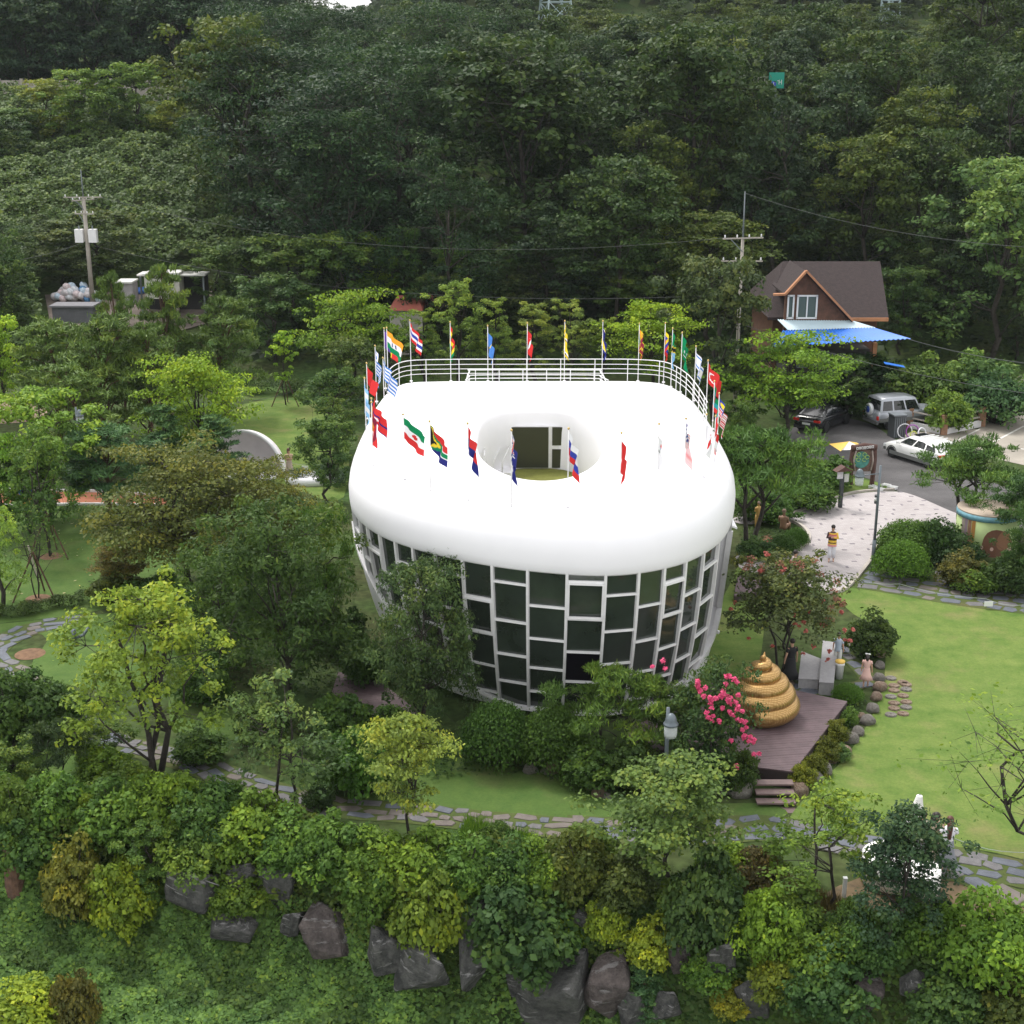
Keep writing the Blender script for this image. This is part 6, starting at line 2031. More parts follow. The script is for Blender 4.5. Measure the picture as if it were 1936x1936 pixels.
# red roofed houses behind the museum
M_RED = mat("red_roof", (.30, .085, .06), .8, noise=.15, nscale=2)
for (pa, pb, pt, pe, Y, lab) in ((768, 832, 560, 582, 104, "small red roofed house behind the trees above the left flags"), (735, 800, 574, 585, 100, "low red roofed hut in front of the red roofed house")):
    a, zt_ = atd(pa, pt, Y); b, ze = atd(pb, pe, Y)
    t = thing("red_roofed_house", lab, "house", ((a + b) / 2, Y, 0))
    w = b - a
    MB().box((0, 1.8, ze / 2), (w * .95, 4, ze)).build("wall", M_CONC, t)
    MB().add([(-w / 2, -.6, ze), (w / 2, -.6, ze), (w / 2 - .5, 2, zt_ + .3), (-w / 2 + .5, 2, zt_ + .3), (-w / 2, 4.5, ze), (w / 2, 4.5, ze)], [(0, 1, 2, 3), (3, 2, 5, 4), (0, 3, 4), (1, 5, 2), (0, 4, 5, 1)]).build("roof", M_RED, t)
# parasol and white table cover at the lower right
x, y = at(1721, 1600)
t = thing("closed_parasol", "closed white parasol standing behind the dark evergreen tree at the lower right", "parasol", (x, y, 0), 0)
zt_ = atd(1718, 1502, y)[1]
MB().tube([(0, 0, 0), (.12, 0, zt_)], .025, 8).build("pole", M_GREYMETAL, t, True)
mb = MB()
vs = []
nr_ = 24
for (f, r) in ((0, .29), (.5, .2), (.85, .11), (.97, .08), (1, .01)):
    for k in range(nr_):
        a = 2 * math.pi * k / nr_
        rr_ = r * (1 + .3 * (k % 2) * (1 - f))
        z = zt_ - 1.35 + 1.35 * f
        vs.append((math.cos(a) * rr_ + .12 * z / zt_, math.sin(a) * rr_, z))
mb.add(vs, [(j * nr_ + k, j * nr_ + (k + 1) % nr_, (j + 1) * nr_ + (k + 1) % nr_, (j + 1) * nr_ + k) for j in range(4) for k in range(nr_)])
mb.build("canopy", M_WCL, t)
for i, (a, b, w, lab) in enumerate(((1700, 1690, 1.7, "round white covered table behind the dark evergreen tree"), (1742, 1712, 1.2, "smaller white covered table under the dark evergreen tree"))):
    x, y = at(a, b)
    y += .6
    t = thing("covered_table", lab, "table", (x, y, terr(x, y)))
    MB().lathe([(w / 2 * 1.05, .15), (w / 2, .72), (w / 2 * .9, .76), (0, .77)], (0, 0, 0), 24).build("table_cloth", M_WCL, t, True)
    MB().tube([(0, 0, 0), (0, 0, .7)], .05, 8).build("leg", M_GREYMETAL, t)
x, y, z = tpt(1595, 1700)
o = MB().box((0, 0, .25), (.09, .09, .6)).box((0, 0, .56), (.11, .11, .03)).build("marker_post", M_WSTEEL, None, loc=(x, y, z))
tag(o, "short white marker post on the slope left of the dark evergreen tree", "post")
x, y, z = tpt(1423, 1640)
o = MB().box((0, 0, .3), (.03, .03, .65)).box((0, 0, .63), (.22, .04, .03)).build("garden_stake", M_BARK, None, loc=(x, y, z))
tag(o, "thin dark T shaped stake in the bed below the stone path", "stake")
# low bollard light at the left path
x, y = at(148, 1210)
t = thing("path_light", "short grey path light with a bent tube on the grass at the left", "light", (x, y, 0))
MB().tube([(-.15, 0, 0), (-.15, 0, .42)], .09, 10).build("lamp_body", M_LAMP, t, True)
MB().tube([(-.05, 0, .1), (.2, .05, .18), (.42, .1, .5)], .06, 8).build("bent_tube", M_LAMP, t, True)
# hedge-top wires square over the young tree at the left
x, y = at(72, 1100)
t = thing("tree_stake", "pale supporting stake tied to the young tree at the left", "stake", (x, y, 0))
MB().tube([(.03, 0, 0), (-.25, 0, 1.6)], .035, 6).build("stake", mat("pale_stake", (.42, .36, .32), .8), t)

x, y = at(52, 962)
t = thing("play_figure", "small yellow and blue play figure on the edge of the orange path at the left", "play figure", (x, y, 0))
MB().lathe([(.42, 0), (.46, .35), (.36, .62), (0, .66)], (0, 0, 0), 14).build("base", M_YEL, t, True)
MB().lathe([(.2, .6), (.34, .85), (.26, 1.1), (0, 1.18)], (0, 0, 0), 14).build("top", M_CORR_B, t, True)
MB().tube([(-.5, 0, .1), (-.42, 0, .6)], .09, 8).tube([(.5, 0, .1), (.42, 0, .6)], .09, 8).build("handles", M_YEL, t, True)
# ------------------------------------------------------------------ people
M_SKIN = mat("skin", (.50, .29, .20), .6)
M_HAIRD = mat("dark_hair", (.018, .012, .01), .5)
M_HAIRB = mat("brown_hair", (.09, .03, .02), .5)
def cloth(c, n="cloth"): return mat(n, c, .85)
def skinned(name, verts, edges, radii, m, parent, root=0, sub=1):
    me = bpy.data.meshes.new(name)
    me.from_pydata(verts, edges, [])
    me.materials.append(m)
    o = link(name, me, parent)
    md = o.modifiers.new("skin", 'SKIN')
    md.use_smooth_shade = True
    sk = me.skin_vertices[0].data if me.skin_vertices else None
    if sk is None:
        bpy.context.view_layer.objects.active = o
        sk = me.skin_vertices[0].data
    for i, r in enumerate(radii):
        sk[i].radius = r if hasattr(r, '__len__') else (r, r)
        sk[i].use_root = (i == root)
    s = o.modifiers.new("subsurf", 'SUBSURF')
    s.levels = sub; s.render_levels = sub
    return o
def person(x, y, z, rz, h, label, top=None, skirt=None, trousers=None, hair=M_HAIRD, hairlen=.12, arms='down', stride=.0, sit=False, pony=False, stripes=None, longskirt=.55, bow=False):
    """h = height; built facing -y, then turned by rz"""
    t = thing("person", label, "person", (x, y, z), rz)
    k = h / 1.65
    v, e, r = [], [], []
    def add(p, rad, frm=None):
        v.append((p[0] * k, p[1] * k, p[2] * k)); r.append(tuple(q * k for q in rad) if hasattr(rad, '__len__') else rad * k)
        if frm is not None: e.append((frm, len(v) - 1))
        return len(v) - 1
    hz = .86 if not sit else .30
    pel = add((0, 0, hz), (.12, .09))
    wst = add((0, .0, hz + .18), (.105, .08), pel)
    che = add((0, .0, hz + .38), (.125, .09), wst)
    nck = add((0, .01, hz + .56), (.045, .045), che)
    hd0 = add((0, -.01, hz + .65), (.072, .08), nck)
    hd1 = add((0, -.015, hz + .74), (.075, .09), hd0)
    for s in (-1, 1):
        sh = add((s * .15, .01, hz + .49), .05, che)
        if arms == 'fold':
            el = add((s * .22, -.02, hz + .24), .036, sh); wr = add((s * .06, -.15, hz + .30), .027, el)
            hn = add((s * .0, -.17, hz + .31), (.03, .018), wr); fd = (-s * .03, -.01, 0)
        elif arms == 'up':
            el = add((s * .21, -.08, hz + .30), .036, sh); wr = add((s * .12, -.25, hz + .42), .027, el)
            hn = add((s * .10, -.31, hz + .46), (.03, .018), wr); fd = (0, -.03, .03)
        else:
            el = add((s * .22, .02, hz + .24), .036, sh); wr = add((s * .24, -.03, hz + .02), .026, el)
            hn = add((s * .245, -.04, hz - .06), (.018, .03), wr); fd = (0, -.005, -.035)
        for f in range(5):
            off = (f - 2) * .013
            q = v[hn]
            ln = (.5, .9, 1.0, .95, .75)[f]
            add((q[0] / k + (off if arms != 'down' else 0) + fd[0] * ln + (s * -.012 if f == 0 else 0), q[1] / k + (off if arms == 'down' else 0) + fd[1] * ln, q[2] / k + fd[2] * ln * 1.2), .008, hn)
        if not sit:
            hip = add((s * .085, 0, hz - .07), .085, pel)
            kn = add((s * .09, -.02 + s * stride * .5, .46), .055, hip)
            an = add((s * .09, .01 + s * stride, .08), .032, kn)
            ft = add((s * .10, -.12 + s * stride, .03), (.038, .025), an)
        else:
            hip = add((s * .09, -.02, hz), .08, pel)
            kn = add((s * .13, -.40, hz + .1), .055, hip)
            an = add((s * .11, -.45, .06), .032, kn)
            ft = add((s * .11, -.55, .03), (.038, .025), an)
    skinned("body", v, e, r, M_SKIN, t)
    # head details
    hc = (0, -.015 * k, (hz + .73) * k)
    fm = MB().add([(-.012 * k, hc[1] - .088 * k, hc[2] - .01 * k), (.012 * k, hc[1] - .088 * k, hc[2] - .01 * k), (0, hc[1] - .118 * k, hc[2] - .015 * k), (0, hc[1] - .092 * k, hc[2] + .03 * k)], [(0, 1, 2), (0, 2, 3), (1, 3, 2)])
    fm.build("nose", M_SKIN, t)
    for s in (-1, 1): MB().sphere((s * .028 * k, hc[1] - .085 * k, hc[2] + .018 * k), .011 * k, 6, 5).build("eye", M_HAIRD, t)
    hm = MB().sphere((hc[0], hc[1] + .028 * k, hc[2] + .035 * k), (.094 * k, .105 * k, .098 * k), 14, 10)
    if hairlen > .15:
        hm.tube([(0, hc[1] + .06 * k, hc[2] + .05 * k), (0, hc[1] + .11 * k, hc[2] - .1 * k), (0, .12 * k, hc[2] - hairlen * k)], [.09 * k, .085 * k, .05 * k], 10)
    if pony:
        hm.tube([(0, hc[1] + .1 * k, hc[2] + .05 * k), (.02 * k, hc[1] + .16 * k, hc[2] - .06 * k), (.02 * k, hc[1] + .14 * k, hc[2] - .22 * k)], [.04 * k, .04 * k, .015 * k], 8)
    hm.build("hair", hair, t, True)
    if bow:
        MB().sphere((-.06 * k, hc[1] + .06 * k, hc[2] + .12 * k), (.07 * k, .025 * k, .04 * k), 8, 6).sphere((.06 * k, hc[1] + .06 * k, hc[2] + .12 * k), (.07 * k, .025 * k, .04 * k), 8, 6).build("hair_bow", M_WSTEEL, t, True)
    # clothes
    def ell(rx, ry, z, n=18, wv=0.0, cy=0.0): return [(math.cos(2 * math.pi * i / n) * rx * k * (1 + wv * (i % 2)), (math.sin(2 * math.pi * i / n) * ry + cy) * k, z * k) for i in range(n)]
    if top or stripes:
        zs = [(hz - .04, .17, .135), (hz + .1, .145, .12), (hz + .2, .14, .115), (hz + .35, .17, .125), (hz + .46, .185, .115), (hz + .54, .10, .07)]
        if stripes:
            mb = MB()
            N_ = 14
            secs = []
            for i in range(N_ + 1):
                zz = hz - .12 + (.66) * i / N_
                rx = float(np.interp(zz, [hz - .12, hz + .1, hz + .35, hz + .46, hz + .54], [.20, .18, .19, .19, .09])); ry = rx * .72
                secs.append(ell(rx, ry, zz))
            n = 18
            vs = [p for s_ in secs for p in s_]
            b0 = 0
            fs = [(i * n + q, i * n + (q + 1) % n, (i + 1) * n + (q + 1) % n, (i + 1) * n + q) for i in range(N_) for q in range(n)]
            mb.add(vs, fs)
            mb.m = [stripes[i % len(stripes)] for i in range(N_) for q in range(n)]
            mats = [cloth((.55, .10, .09), "coral_stripe"), cloth((.78, .50, .06), "yellow_stripe"), cloth((.06, .03, .035), "dark_stripe"), cloth((.70, .30, .28), "pink_stripe")]
            mb.build("striped_top", mats, t, True)
            for s in (-1, 1):
                if arms == 'fold': pp = [(s * .16, .01, hz + .49), (s * .23, -.02, hz + .24), (s * .06, -.15, hz + .31)]
                else: pp = [(s * .16, .01, hz + .49), (s * .225, .02, hz + .24), (s * .24, -.02, hz + .06)]
                MB().tube([tuple(q * k for q in p) for p in pp], [.065 * k, .055 * k, .045 * k], 8).build("sleeve", mats[1 if s > 0 else 2], t, True)
        else:
            mb = MB(); loft(mb, [ell(rx, ry, zz) for zz, rx, ry in zs]); mb.build("top", top, t, True)
            for s in (-1, 1):
                MB().tube([(s * .15 * k, .01 * k, (hz + .49) * k), (s * .20 * k, .01 * k, (hz + .36) * k)], [.07 * k, .058 * k], 8).build("sleeve", top, t, True)
    if skirt:
        zl = hz - longskirt
        mb = MB(); loft(mb, [ell(.24 + longskirt * .12, .2 + longskirt * .12, zl, 24, .06), ell(.20, .17, (zl + hz) / 2, 24, .04), ell(.155, .125, hz + .08, 24), ell(.145, .115, hz + .16, 24)]); mb.build("skirt", skirt, t, True)
    if trousers:
        mb = MB()
        if not sit:
            for s in (-1, 1):
                mb.tube([(s * .085 * k, 0, (hz + .05) * k), (s * .088 * k, 0, (hz - .1) * k), (s * .09 * k, (-.02 + s * stride * .5) * k, .46 * k), (s * .09 * k, (.01 + s * stride) * k, .20 * k)], [.09 * k, .105 * k, .085 * k, .085 * k], 10)
        else:
            for s in (-1, 1):
                mb.tube([(s * .06 * k, 0, hz * k), (s * .13 * k, -.40 * k, (hz + .1) * k), (s * .11 * k, -.45 * k, .1 * k)], [.1 * k, .075 * k, .06 * k], 10)
        mb.build("trousers", trousers, t, True)
    return t
def pp(px, py, z=0.0): 
    x, y = at(px, py, z)
    return x, y, z
C_W = cloth((.75, .75, .80), "white_cloth_plain")
person(*pp(1571, 1062, .03), math.radians(-15), 1.62, "woman in a striped yellow and coral top and white trousers on the pale path", stripes=[3, 3, 1, 2, 1, 1, 2, 2, 3, 3, 3, 0, 1, 2], trousers=C_W, arms='fold', pony=True, stride=.04)
person(*pp(1636, 1300, .04), math.radians(160), 1.22, "small girl in a pale pink dress with a white bow walking away on the stones", top=cloth((.66, .42, .38), "pink_cloth"), skirt=cloth((.66, .42, .38), "pink_skirt"), longskirt=.42, bow=True, hairlen=.2, stride=.08)
person(*pp(1493, 1292, .04), math.radians(200), 1.62, "person in a long black dress standing behind the deck under the flowering tree", top=cloth((.012, .012, .014), "black_cloth"), skirt=cloth((.012, .012, .014), "black_skirt"), longskirt=.62, arms='down')
person(*pp(1582, 1262, .05), math.radians(150), 1.30, "child in a pale blue top beside the long granite bench", top=cloth((.42, .50, .62), "pale_blue_cloth"), trousers=cloth((.6, .6, .58), "cream_cloth"), hairlen=.12)
o = MB().lathe([(.13, 0), (.15, .5), (.17, .52), (.17, .6), (.05, .62)], (0, 0, 0), 12).build("litter_bin", M_WSTEEL, None, True, loc=pp(1586, 1282))
MB().lathe([(.17, .6), (.175, .66), (0, .68)], (0, 0, 0), 12).build("bin_lid", M_YEL, o, True)
tag(o, "small white bin with a yellow lid beside the long granite bench", "bin")
person(*pp(1500, 1112, .03), math.radians(100), 1.6, "person behind the flowering tree by the museum's right side, only the dark haired head showing", top=cloth((.5, .42, .4), "beige_cloth"), trousers=cloth((.1, .1, .13), "navy_cloth"))
person(*pp(1786, 1650, .05), math.radians(170), 1.62, "woman with long brown hair, white top and grey skirt at the lower right", top=C_W, skirt=cloth((.24, .25, .29), "grey_skirt"), hair=M_HAIRB, hairlen=.5, longskirt=.55, arms='up')
person(*pp(1762, 1640, .05), math.radians(60), 1.58, "woman in a patterned beige dress facing the long haired woman", top=cloth((.42, .34, .27), "patterned_cloth"), skirt=cloth((.42, .34, .27), "patterned_skirt"), hairlen=.2, arms='up')
person(*pp(1737, 1636, .05), math.radians(20), 1.55, "dark haired woman in a grey green top, leftmost of the three beside the evergreen", top=cloth((.35, .37, .28), "olive_cloth"), trousers=cloth((.2, .2, .22), "grey_cloth"))
person(*pp(548, 905, .0), math.radians(20), 1.6, "woman in a beige patterned dress standing beside the white shell", top=cloth((.46, .33, .22), "tan_cloth"), skirt=cloth((.40, .32, .26), "tan_skirt"), hair=M_HAIRB, hairlen=.22, arms='fold')
person(*pp(1541, 803, .0), math.radians(10), 1.6, "person standing behind the black car, face and dark jacket showing", top=cloth((.02, .02, .022), "dark_jacket"), trousers=cloth((.03, .03, .035), "dark_trousers"))
# bronze-like figures on the path island
M_BRZ = mat("brown_figure", (.22, .12, .07), .6, noise=.25, nscale=9)
M_BRZ2 = mat("ochre_figure", (.45, .27, .08), .6)
def statue(px, py, h, rz, label, m, sit):
    x, y, z = pp(px, py, .03)
    t = person(x, y, z, rz, h, label, top=m, trousers=m, sit=sit, arms='fold', hair=M_STONEB)
    t.name = "statue"; t['category'] = "statue"
    for c in t.children:
        if c.name.startswith("body"):
            c.data.materials[0] = m
    return t
statue(1480, 1010, 1.75, math.radians(150), "crouching brown statue with a pale head on the pale path beside the clipped bushes", M_BRZ, True)
statue(1432, 1002, 1.35, math.radians(200), "standing ochre statue seen between the forked pine trunks", M_BRZ2, False)
# ------------------------------------------------------------------ garden trees and shrubs (base px, top px, width px)
DK = (.030, .060, .022); MDG = (.045, .090, .022); BR = (.115, .185, .022); YG = (.185, .225, .030); OL = (.075, .095, .022)
BL = (.032, .072, .042); BN = (.115, .095, .022); PN = (.085, .130, .035); PNB = (.055, .110, .050); LM = (.150, .24, .03); YE = (.30, .29, .03)
PL = [
 # key, xb, yb, ytop, width, colour, label
 ("mid0", 5, 790, 598, 120, LM, "yellow green tree cut by the left edge above the soil patch"),
 ("willow0", 5, 1150, 905, 130, (.16, .24, .05), "feathery pale green tree at the left edge beside the young tree"),
 ("mid1", 95, 985, 738, 230, (.10, .17, .03), "wide light green tree in front of the orange path at the left"),
 ("layer1", 10, 1010, 820, 150, (.10, .19, .03), "light green layered tree cut by the left edge below the soil patch"),
 ("pine0", 112, 830, 604, 180, PN, "pine with reddish trunk, leftmost of the pine group"),
 ("pine1", 205, 865, 596, 190, PN, "tall pine in the middle of the left pine group"),
 ("pine2", 236, 820, 515, 95, PN, "tall thin pine rising before the recycling yard"),
 ("pine0", 325, 790, 500, 105, PN, "tall pine with orange trunk right of the middle of the pine group"),
 ("pine2", 432, 790, 560, 170, PN, "rightmost tall pine of the left group, above the bright green maple"),
 ("pine1", 150, 905, 690, 170, PN, "lower pine beside the grey lamp post at the left"),
 ("pine2", 292, 850, 612, 180, PN, "pine standing behind the bright green maple on its left side"),
 ("fir", 318, 925, 765, 110, PNB, "bluish young pine with upright shoots left of the white dome"),
 ("fir", 412, 935, 785, 110, PNB, "bluish young pine with upright shoots in front of the white dome"),
 ("pine0", 205, 985, 800, 180, PNB, "blue green pine above the brown maple at the left"),
 ("mid2", 60, 1010, 850, 130, MDG, "green leafy tree by the orange path at the left"),
 ("layer0", 378, 902, 670, 215, (.125, .195, .022), "bright green layered maple on the back lawn left of the museum"),
 ("young", 541, 766, 627, 62, LM, "slim young light green tree held by two stakes on the back lawn"),
 ("brown", 355, 1130, 838, 350, (.072, .085, .024), "large olive brown maple with layered crown left of the museum"),
 ("brown", 508, 1085, 880, 210, (.085, .095, .024), "smaller olive brown maple touching the large one, in front of the white shell"),
 ("lnear1", 232, 1125, 1030, 120, (.085, .075, .025), "small dark brown green maple at the left foot of the large brown maple"),
 ("shrub0", 225, 1135, 1075, 100, OL, "low dark shrub at the foot of the small brown maple"),
 ("shrub1", 300, 1150, 1085, 130, MDG, "wide low shrub under the large brown maple"),
 ("near0", 548, 1330, 952, 315, (.048, .085, .025), "large dark green tree with long leaves covering the left side of the museum"),
 ("near1", 420, 1260, 1050, 200, (.052, .095, .022), "bushy green tree on the left side of the large dark tree"),
 ("near1", 805, 1385, 1062, 225, (.050, .082, .036), "grey green tree standing before the museum windows at the left"),
 ("near1", 622, 1200, 960, 120, (.055, .11, .022), "leafy green tree touching the left edge of the museum roof"),
 ("fork", 292, 1480, 1092, 320, (.135, .190, .034), "yellow green tree with a forked trunk in the left foreground"),
 ("sparse", 545, 1532, 1262, 215, (.075, .12, .05), "slender grey green tree beside the stone path left of centre"),
 ("lnear0", 770, 1600, 1350, 195, (.160, .205, .05), "small yellow green maple standing at the stone path"),
 ("wild0", 690, 1500, 1372, 130, (.065, .14, .022), "bright green large leaved shrub left of the yellow green maple"),
 ("wild1", 640, 1490, 1390, 80, (.06, .12, .022), "smaller bright green shrub at the left of the large leaved one"),
 ("clip", 940, 1448, 1328, 130, (.042, .085, .018), "round dark green shrub below the museum, left of a pair"),
 ("clip", 1045, 1455, 1336, 130, (.048, .088, .018), "round dark green shrub below the museum, right of a pair"),
 ("pinelow", 1160, 1450, 1262, 250, (.072, .125, .028), "spreading bright pine in front of the museum's right windows"),
 ("mid0", 1285, 1462, 1300, 130, (.05, .085, .03), "dark green tree between the pine and the pink flowering tree"),
 ("myrtle", 1345, 1490, 1255, 165, (.035, .065, .025), "crape myrtle with bright pink flower clusters beside the golden coil"),
 ("shrub0", 1330, 1490, 1405, 120, DK, "dark shrub left of the deck steps, under the pink flowering tree"),
 ("shrub2", 1392, 1495, 1418, 80, (.05, .08, .02), "green shrub right against the deck steps"),
 ("wild0", 1120, 1490, 1400, 110, (.05, .09, .02), "shrub at the stone edge below the spreading pine"),
 ("wild1", 1200, 1490, 1400, 120, (.045, .075, .02), "shrub right of the one below the spreading pine"),
 ("clip", 905, 1440, 1350, 70, DK, "small dark shrub at the left of the two round shrubs"),
 ("spray", 1474, 1272, 1055, 225, (.062, .078, .032), "large crape myrtle with fading red flowers behind the golden coil"),
 ("shrub0", 1642, 1240, 1152, 98, (.045, .07, .018), "dark rounded shrub between the flowering tree and the big lawn"),
 ("clip", 1602, 1328, 1292, 56, (.06, .12, .018), "small clipped bush at the back right corner of the deck"),
 ("shrub1", 1600, 1372, 1335, 46, (.07, .12, .025), "low plant right of the deck, first in the strip from its back corner"),
 ("shrub2", 1580, 1405, 1362, 50, (.11, .12, .022), "olive low plant right of the deck, second in the strip"),
 ("shrub0", 1562, 1438, 1392, 54, (.10, .11, .02), "olive low plant right of the deck, third in the strip"),
 ("shrub1", 1540, 1468, 1420, 52, (.11, .12, .022), "olive low plant right of the deck, fourth in the strip"),
 ("shrub2", 1518, 1492, 1445, 50, (.13, .14, .02), "yellowish low plant beside the top of the deck steps"),
 ("shrub0", 1590, 1440, 1405, 34, (.12, .19, .07), "pale green plant growing between the boulders beside the deck"),
 ("pinebent", 1418, 1045, 805, 250, (.062, .12, .030), "pine with a forked leaning trunk right of the museum"),
 ("wild1", 1560, 925, 862, 100, (.07, .13, .025), "low green foliage between the leaning pine and the notice post"),
 ("shrub0", 1460, 985, 925, 90, (.05, .10, .022), "dark shrub behind the statue under the leaning pine"),
 ("shrub1", 1530, 962, 905, 100, (.055, .10, .022), "shrub on the far side of the pale path left of the notice post"),
 ("shrub2", 1420, 985, 930, 70, (.05, .09, .02), "shrub right against the museum roof under the leaning pine"),
 ("clip", 1505, 1033, 998, 46, (.05, .11, .016), "clipped bush at the tip of the bed beside the pale path"),
 ("clip", 1480, 1046, 1012, 60, (.04, .085, .014), "clipped oval bush second from the tip of the path bed"),
 ("shrub2", 1430, 1055, 1018, 70, (.05, .09, .03), "low green shrub at the foot of the leaning pine"),
 ("pinebent", 1822, 1005, 832, 215, (.062, .115, .030), "pine with a dark leaning trunk behind the round kiosk"),
 ("pinebent", 1945, 1060, 895, 190, (.042, .085, .028), "dark pine cut by the right edge in front of the round kiosk"),
 ("clip", 1702, 1092, 1022, 100, (.065, .13, .016), "front bright clipped bush right of the tall lamp post"),
 ("clip", 1718, 1052, 985, 120, (.06, .115, .018), "larger clipped bush behind the bright one by the lamp post"),
 ("shrub1", 1772, 1060, 975, 100, (.032, .065, .018), "dark bush left of the round kiosk"),
 ("shrub0", 1810, 1075, 1010, 90, (.030, .06, .018), "dark green bush at the foot of the leaning pine by the kiosk"),
 ("wild0", 1818, 1108, 1040, 90, (.085, .08, .022), "brownish shrub in front of the round kiosk"),
 ("wild1", 1845, 1118, 1068, 80, (.08, .13, .025), "fresh green low shrub in front of the kiosk, right of the slate path"),
 ("shrub2", 1905, 1120, 1050, 100, (.04, .07, .02), "dark shrub under the kiosk at the right edge"),
 ("near1", 1950, 1120, 960, 130, (.03, .065, .018), "dark green tree at the right edge overlapping the kiosk"),
 ("layer1", 1482, 835, 625, 250, (.10, .175, .022), "broad bright green layered maple in front of the wooden house"),
 ("layer0", 1235, 740, 572, 195, (.15, .23, .022), "bright lime maple behind the right part of the roof"),
 ("layer1", 668, 742, 548, 205, (.11, .18, .022), "light green layered maple behind the left end of the roof"),
 ("willow0", 800, 735, 580, 110, (.10, .15, .035), "feathery green tree behind the flags, leftmost of the row"),
 ("willow1", 868, 735, 528, 120, (.12, .18, .045), "feathery pale green tree behind the flags, second of the row"),
 ("willow0", 935, 735, 560, 110, (.11, .165, .04), "feathery pale green tree behind the flags, third of the row"),
 ("willow1", 1005, 735, 572, 115, (.12, .16, .045), "feathery pale green tree behind the flags, fourth of the row"),
 ("willow0", 1075, 735, 565, 120, (.12, .165, .045), "feathery pale green tree behind the flags, fifth of the row"),
 ("willow1", 1140, 735, 600, 100, (.10, .15, .035), "feathery green tree behind the flags, rightmost of the row"),
 ("mid2", 735, 745, 620, 120, (.07, .12, .03), "green tree behind the left corner flags"),
 ("mid1", 640, 860, 700, 140, (.042, .080, .028), "dark green tree against the upper left edge of the museum"),
 ("mid0", 620, 950, 790, 120, (.055, .10, .035), "tree left of the museum roof, on the lawn by the white shell"),
 ("mid2", 670, 790, 640, 120, (.055, .085, .028), "olive tree beside the left end of the roof railing"),
 ("mid2", 1352, 812, 487, 190, (.045, .065, .032), "grey green tree in front of the right utility pole"),
 ("mid1", 1425, 660, 520, 110, (.045, .065, .034), "grey green tree touching the left side of the wooden house"),
 ("mid0", 1702, 670, 505, 115, (.038, .07, .028), "dark green tree at the right side of the wooden house"),
 ("bush", 1745, 772, 672, 130, (.075, .12, .03), "light green bush right of the house steps"),
 ("bush", 1850, 765, 660, 150, (.07, .12, .035), "large green bush behind the low fence"),
 ("bush", 1885, 800, 700, 130, (.045, .09, .04), "bluish green bush above the right end of the low fence"),
 ("wild0", 1788, 815, 737, 90, (.11, .17, .03), "light green shrub growing over the low fence"),
 ("oak2", 1868, 690, 298, 300, (.072, .122, .045), "big pale green tree at the right edge above the car park"),
 ("mid1", 1600, 800, 675, 130, (.035, .065, .022), "dark tree between the bright maple and the ivy wall"),
 ("mid2", 1400, 820, 700, 110, (.045, .085, .022), "green tree left of the bright maple by the house"),
 ("mid0", 1390, 900, 760, 80, (.05, .09, .025), "green tree against the right edge of the roof"),
 # foreground slope
 ("dark", 1692, 1800, 1532, 205, (.026, .052, .032), "dense dark evergreen tree in the right foreground with white cloths behind it"),
 ("lnear1", 1258, 1700, 1438, 275, (.080, .125, .040), "round olive green layered tree below the museum, right of centre"),
 ("sparse", 1552, 1722, 1482, 235, (.095, .15, .03), "thin light green tree on the slope left of the dark evergreen"),
 ("bare", 1950, 1640, 1320, 470, (.09, .15, .03), "nearly bare branching tree at the right edge over the big lawn"),
 ("shrub2", 1452, 1812, 1690, 125, (.12, .19, .025), "round bright green bush in the right foreground"),
 ("shrub1", 1862, 1850, 1700, 210, (.10, .17, .025), "large bright green bush at the lower right edge"),
 ("wild1", 985, 1835, 1665, 220, (.045, .085, .030), "big dark green bush above the white veined boulder"),
 ("wild0", 1230, 1828, 1735, 100, (.20, .235, .03), "small vivid lime yellow bush in the middle of the rock slope"),
 ("wild1", 1145, 1800, 1700, 80, (.18, .23, .03), "dull yellow green bush left of the vivid lime yellow one"),
 ("column", 172, 1592, 1500, 42, (.12, .17, .02), "small pointed yellow green conifer among the left hedge shrubs"),
 ("wild0", 150, 1742, 1585, 120, (.145, .145, .03), "orange tinged maple bush at the left above the creepers"),
 ("wild1", 235, 1762, 1625, 130, (.15, .20, .025), "yellow green bush right of the orange tinged one"),
 ("mid1", 290, 1680, 1555, 130, (.06, .11, .03), "green bush behind the leftmost angular boulder"),
 ("pinelow", 110, 1485, 1362, 160, (.035, .06, .028), "low dark pine at the left beside the garden path"),
 ("shrub0", 30, 1410, 1270, 150, (.05, .09, .022), "green bush at the left edge below the stone path"),
 ("mid0", 25, 1520, 1400, 130, (.06, .10, .025), "green tree at the left edge beside the dark low pine"),
 ("wild1", 815, 1800, 1640, 150, (.12, .16, .025), "yellowish fern leaved bush over the wide white veined boulder"),
 ("wild0", 700, 1720, 1610, 130, (.075, .13, .025), "green bush above the reddish square block"),
 ("fir", 1215, 1890, 1812, 80, (.05, .10, .05), "small feathery green conifer right of the ridged brown rock"),
 ("fir", 1225, 1935, 1878, 70, (.05, .10, .05), "small feathery conifer at the bottom edge below another one"),
 ("wild0", 1380, 1935, 1858, 80, (.20, .20, .03), "yellowish bush at the bottom edge right of the lichen rock"),
 ("wild1", 1470, 1880, 1800, 110, (.14, .17, .03), "olive yellow bush below the bright round bush"),
 ("wild0", 1560, 1930, 1790, 170, (.045, .09, .03), "dark green bush at the bottom, below the thin light green tree"),
 ("wild1", 1790, 1935, 1830, 150, (.05, .09, .03), "dark bush at the bottom right corner"),
 ("wild0", 1915, 1960, 1840, 150, (.09, .11, .03), "olive bush at the bottom right corner beside the dark one"),
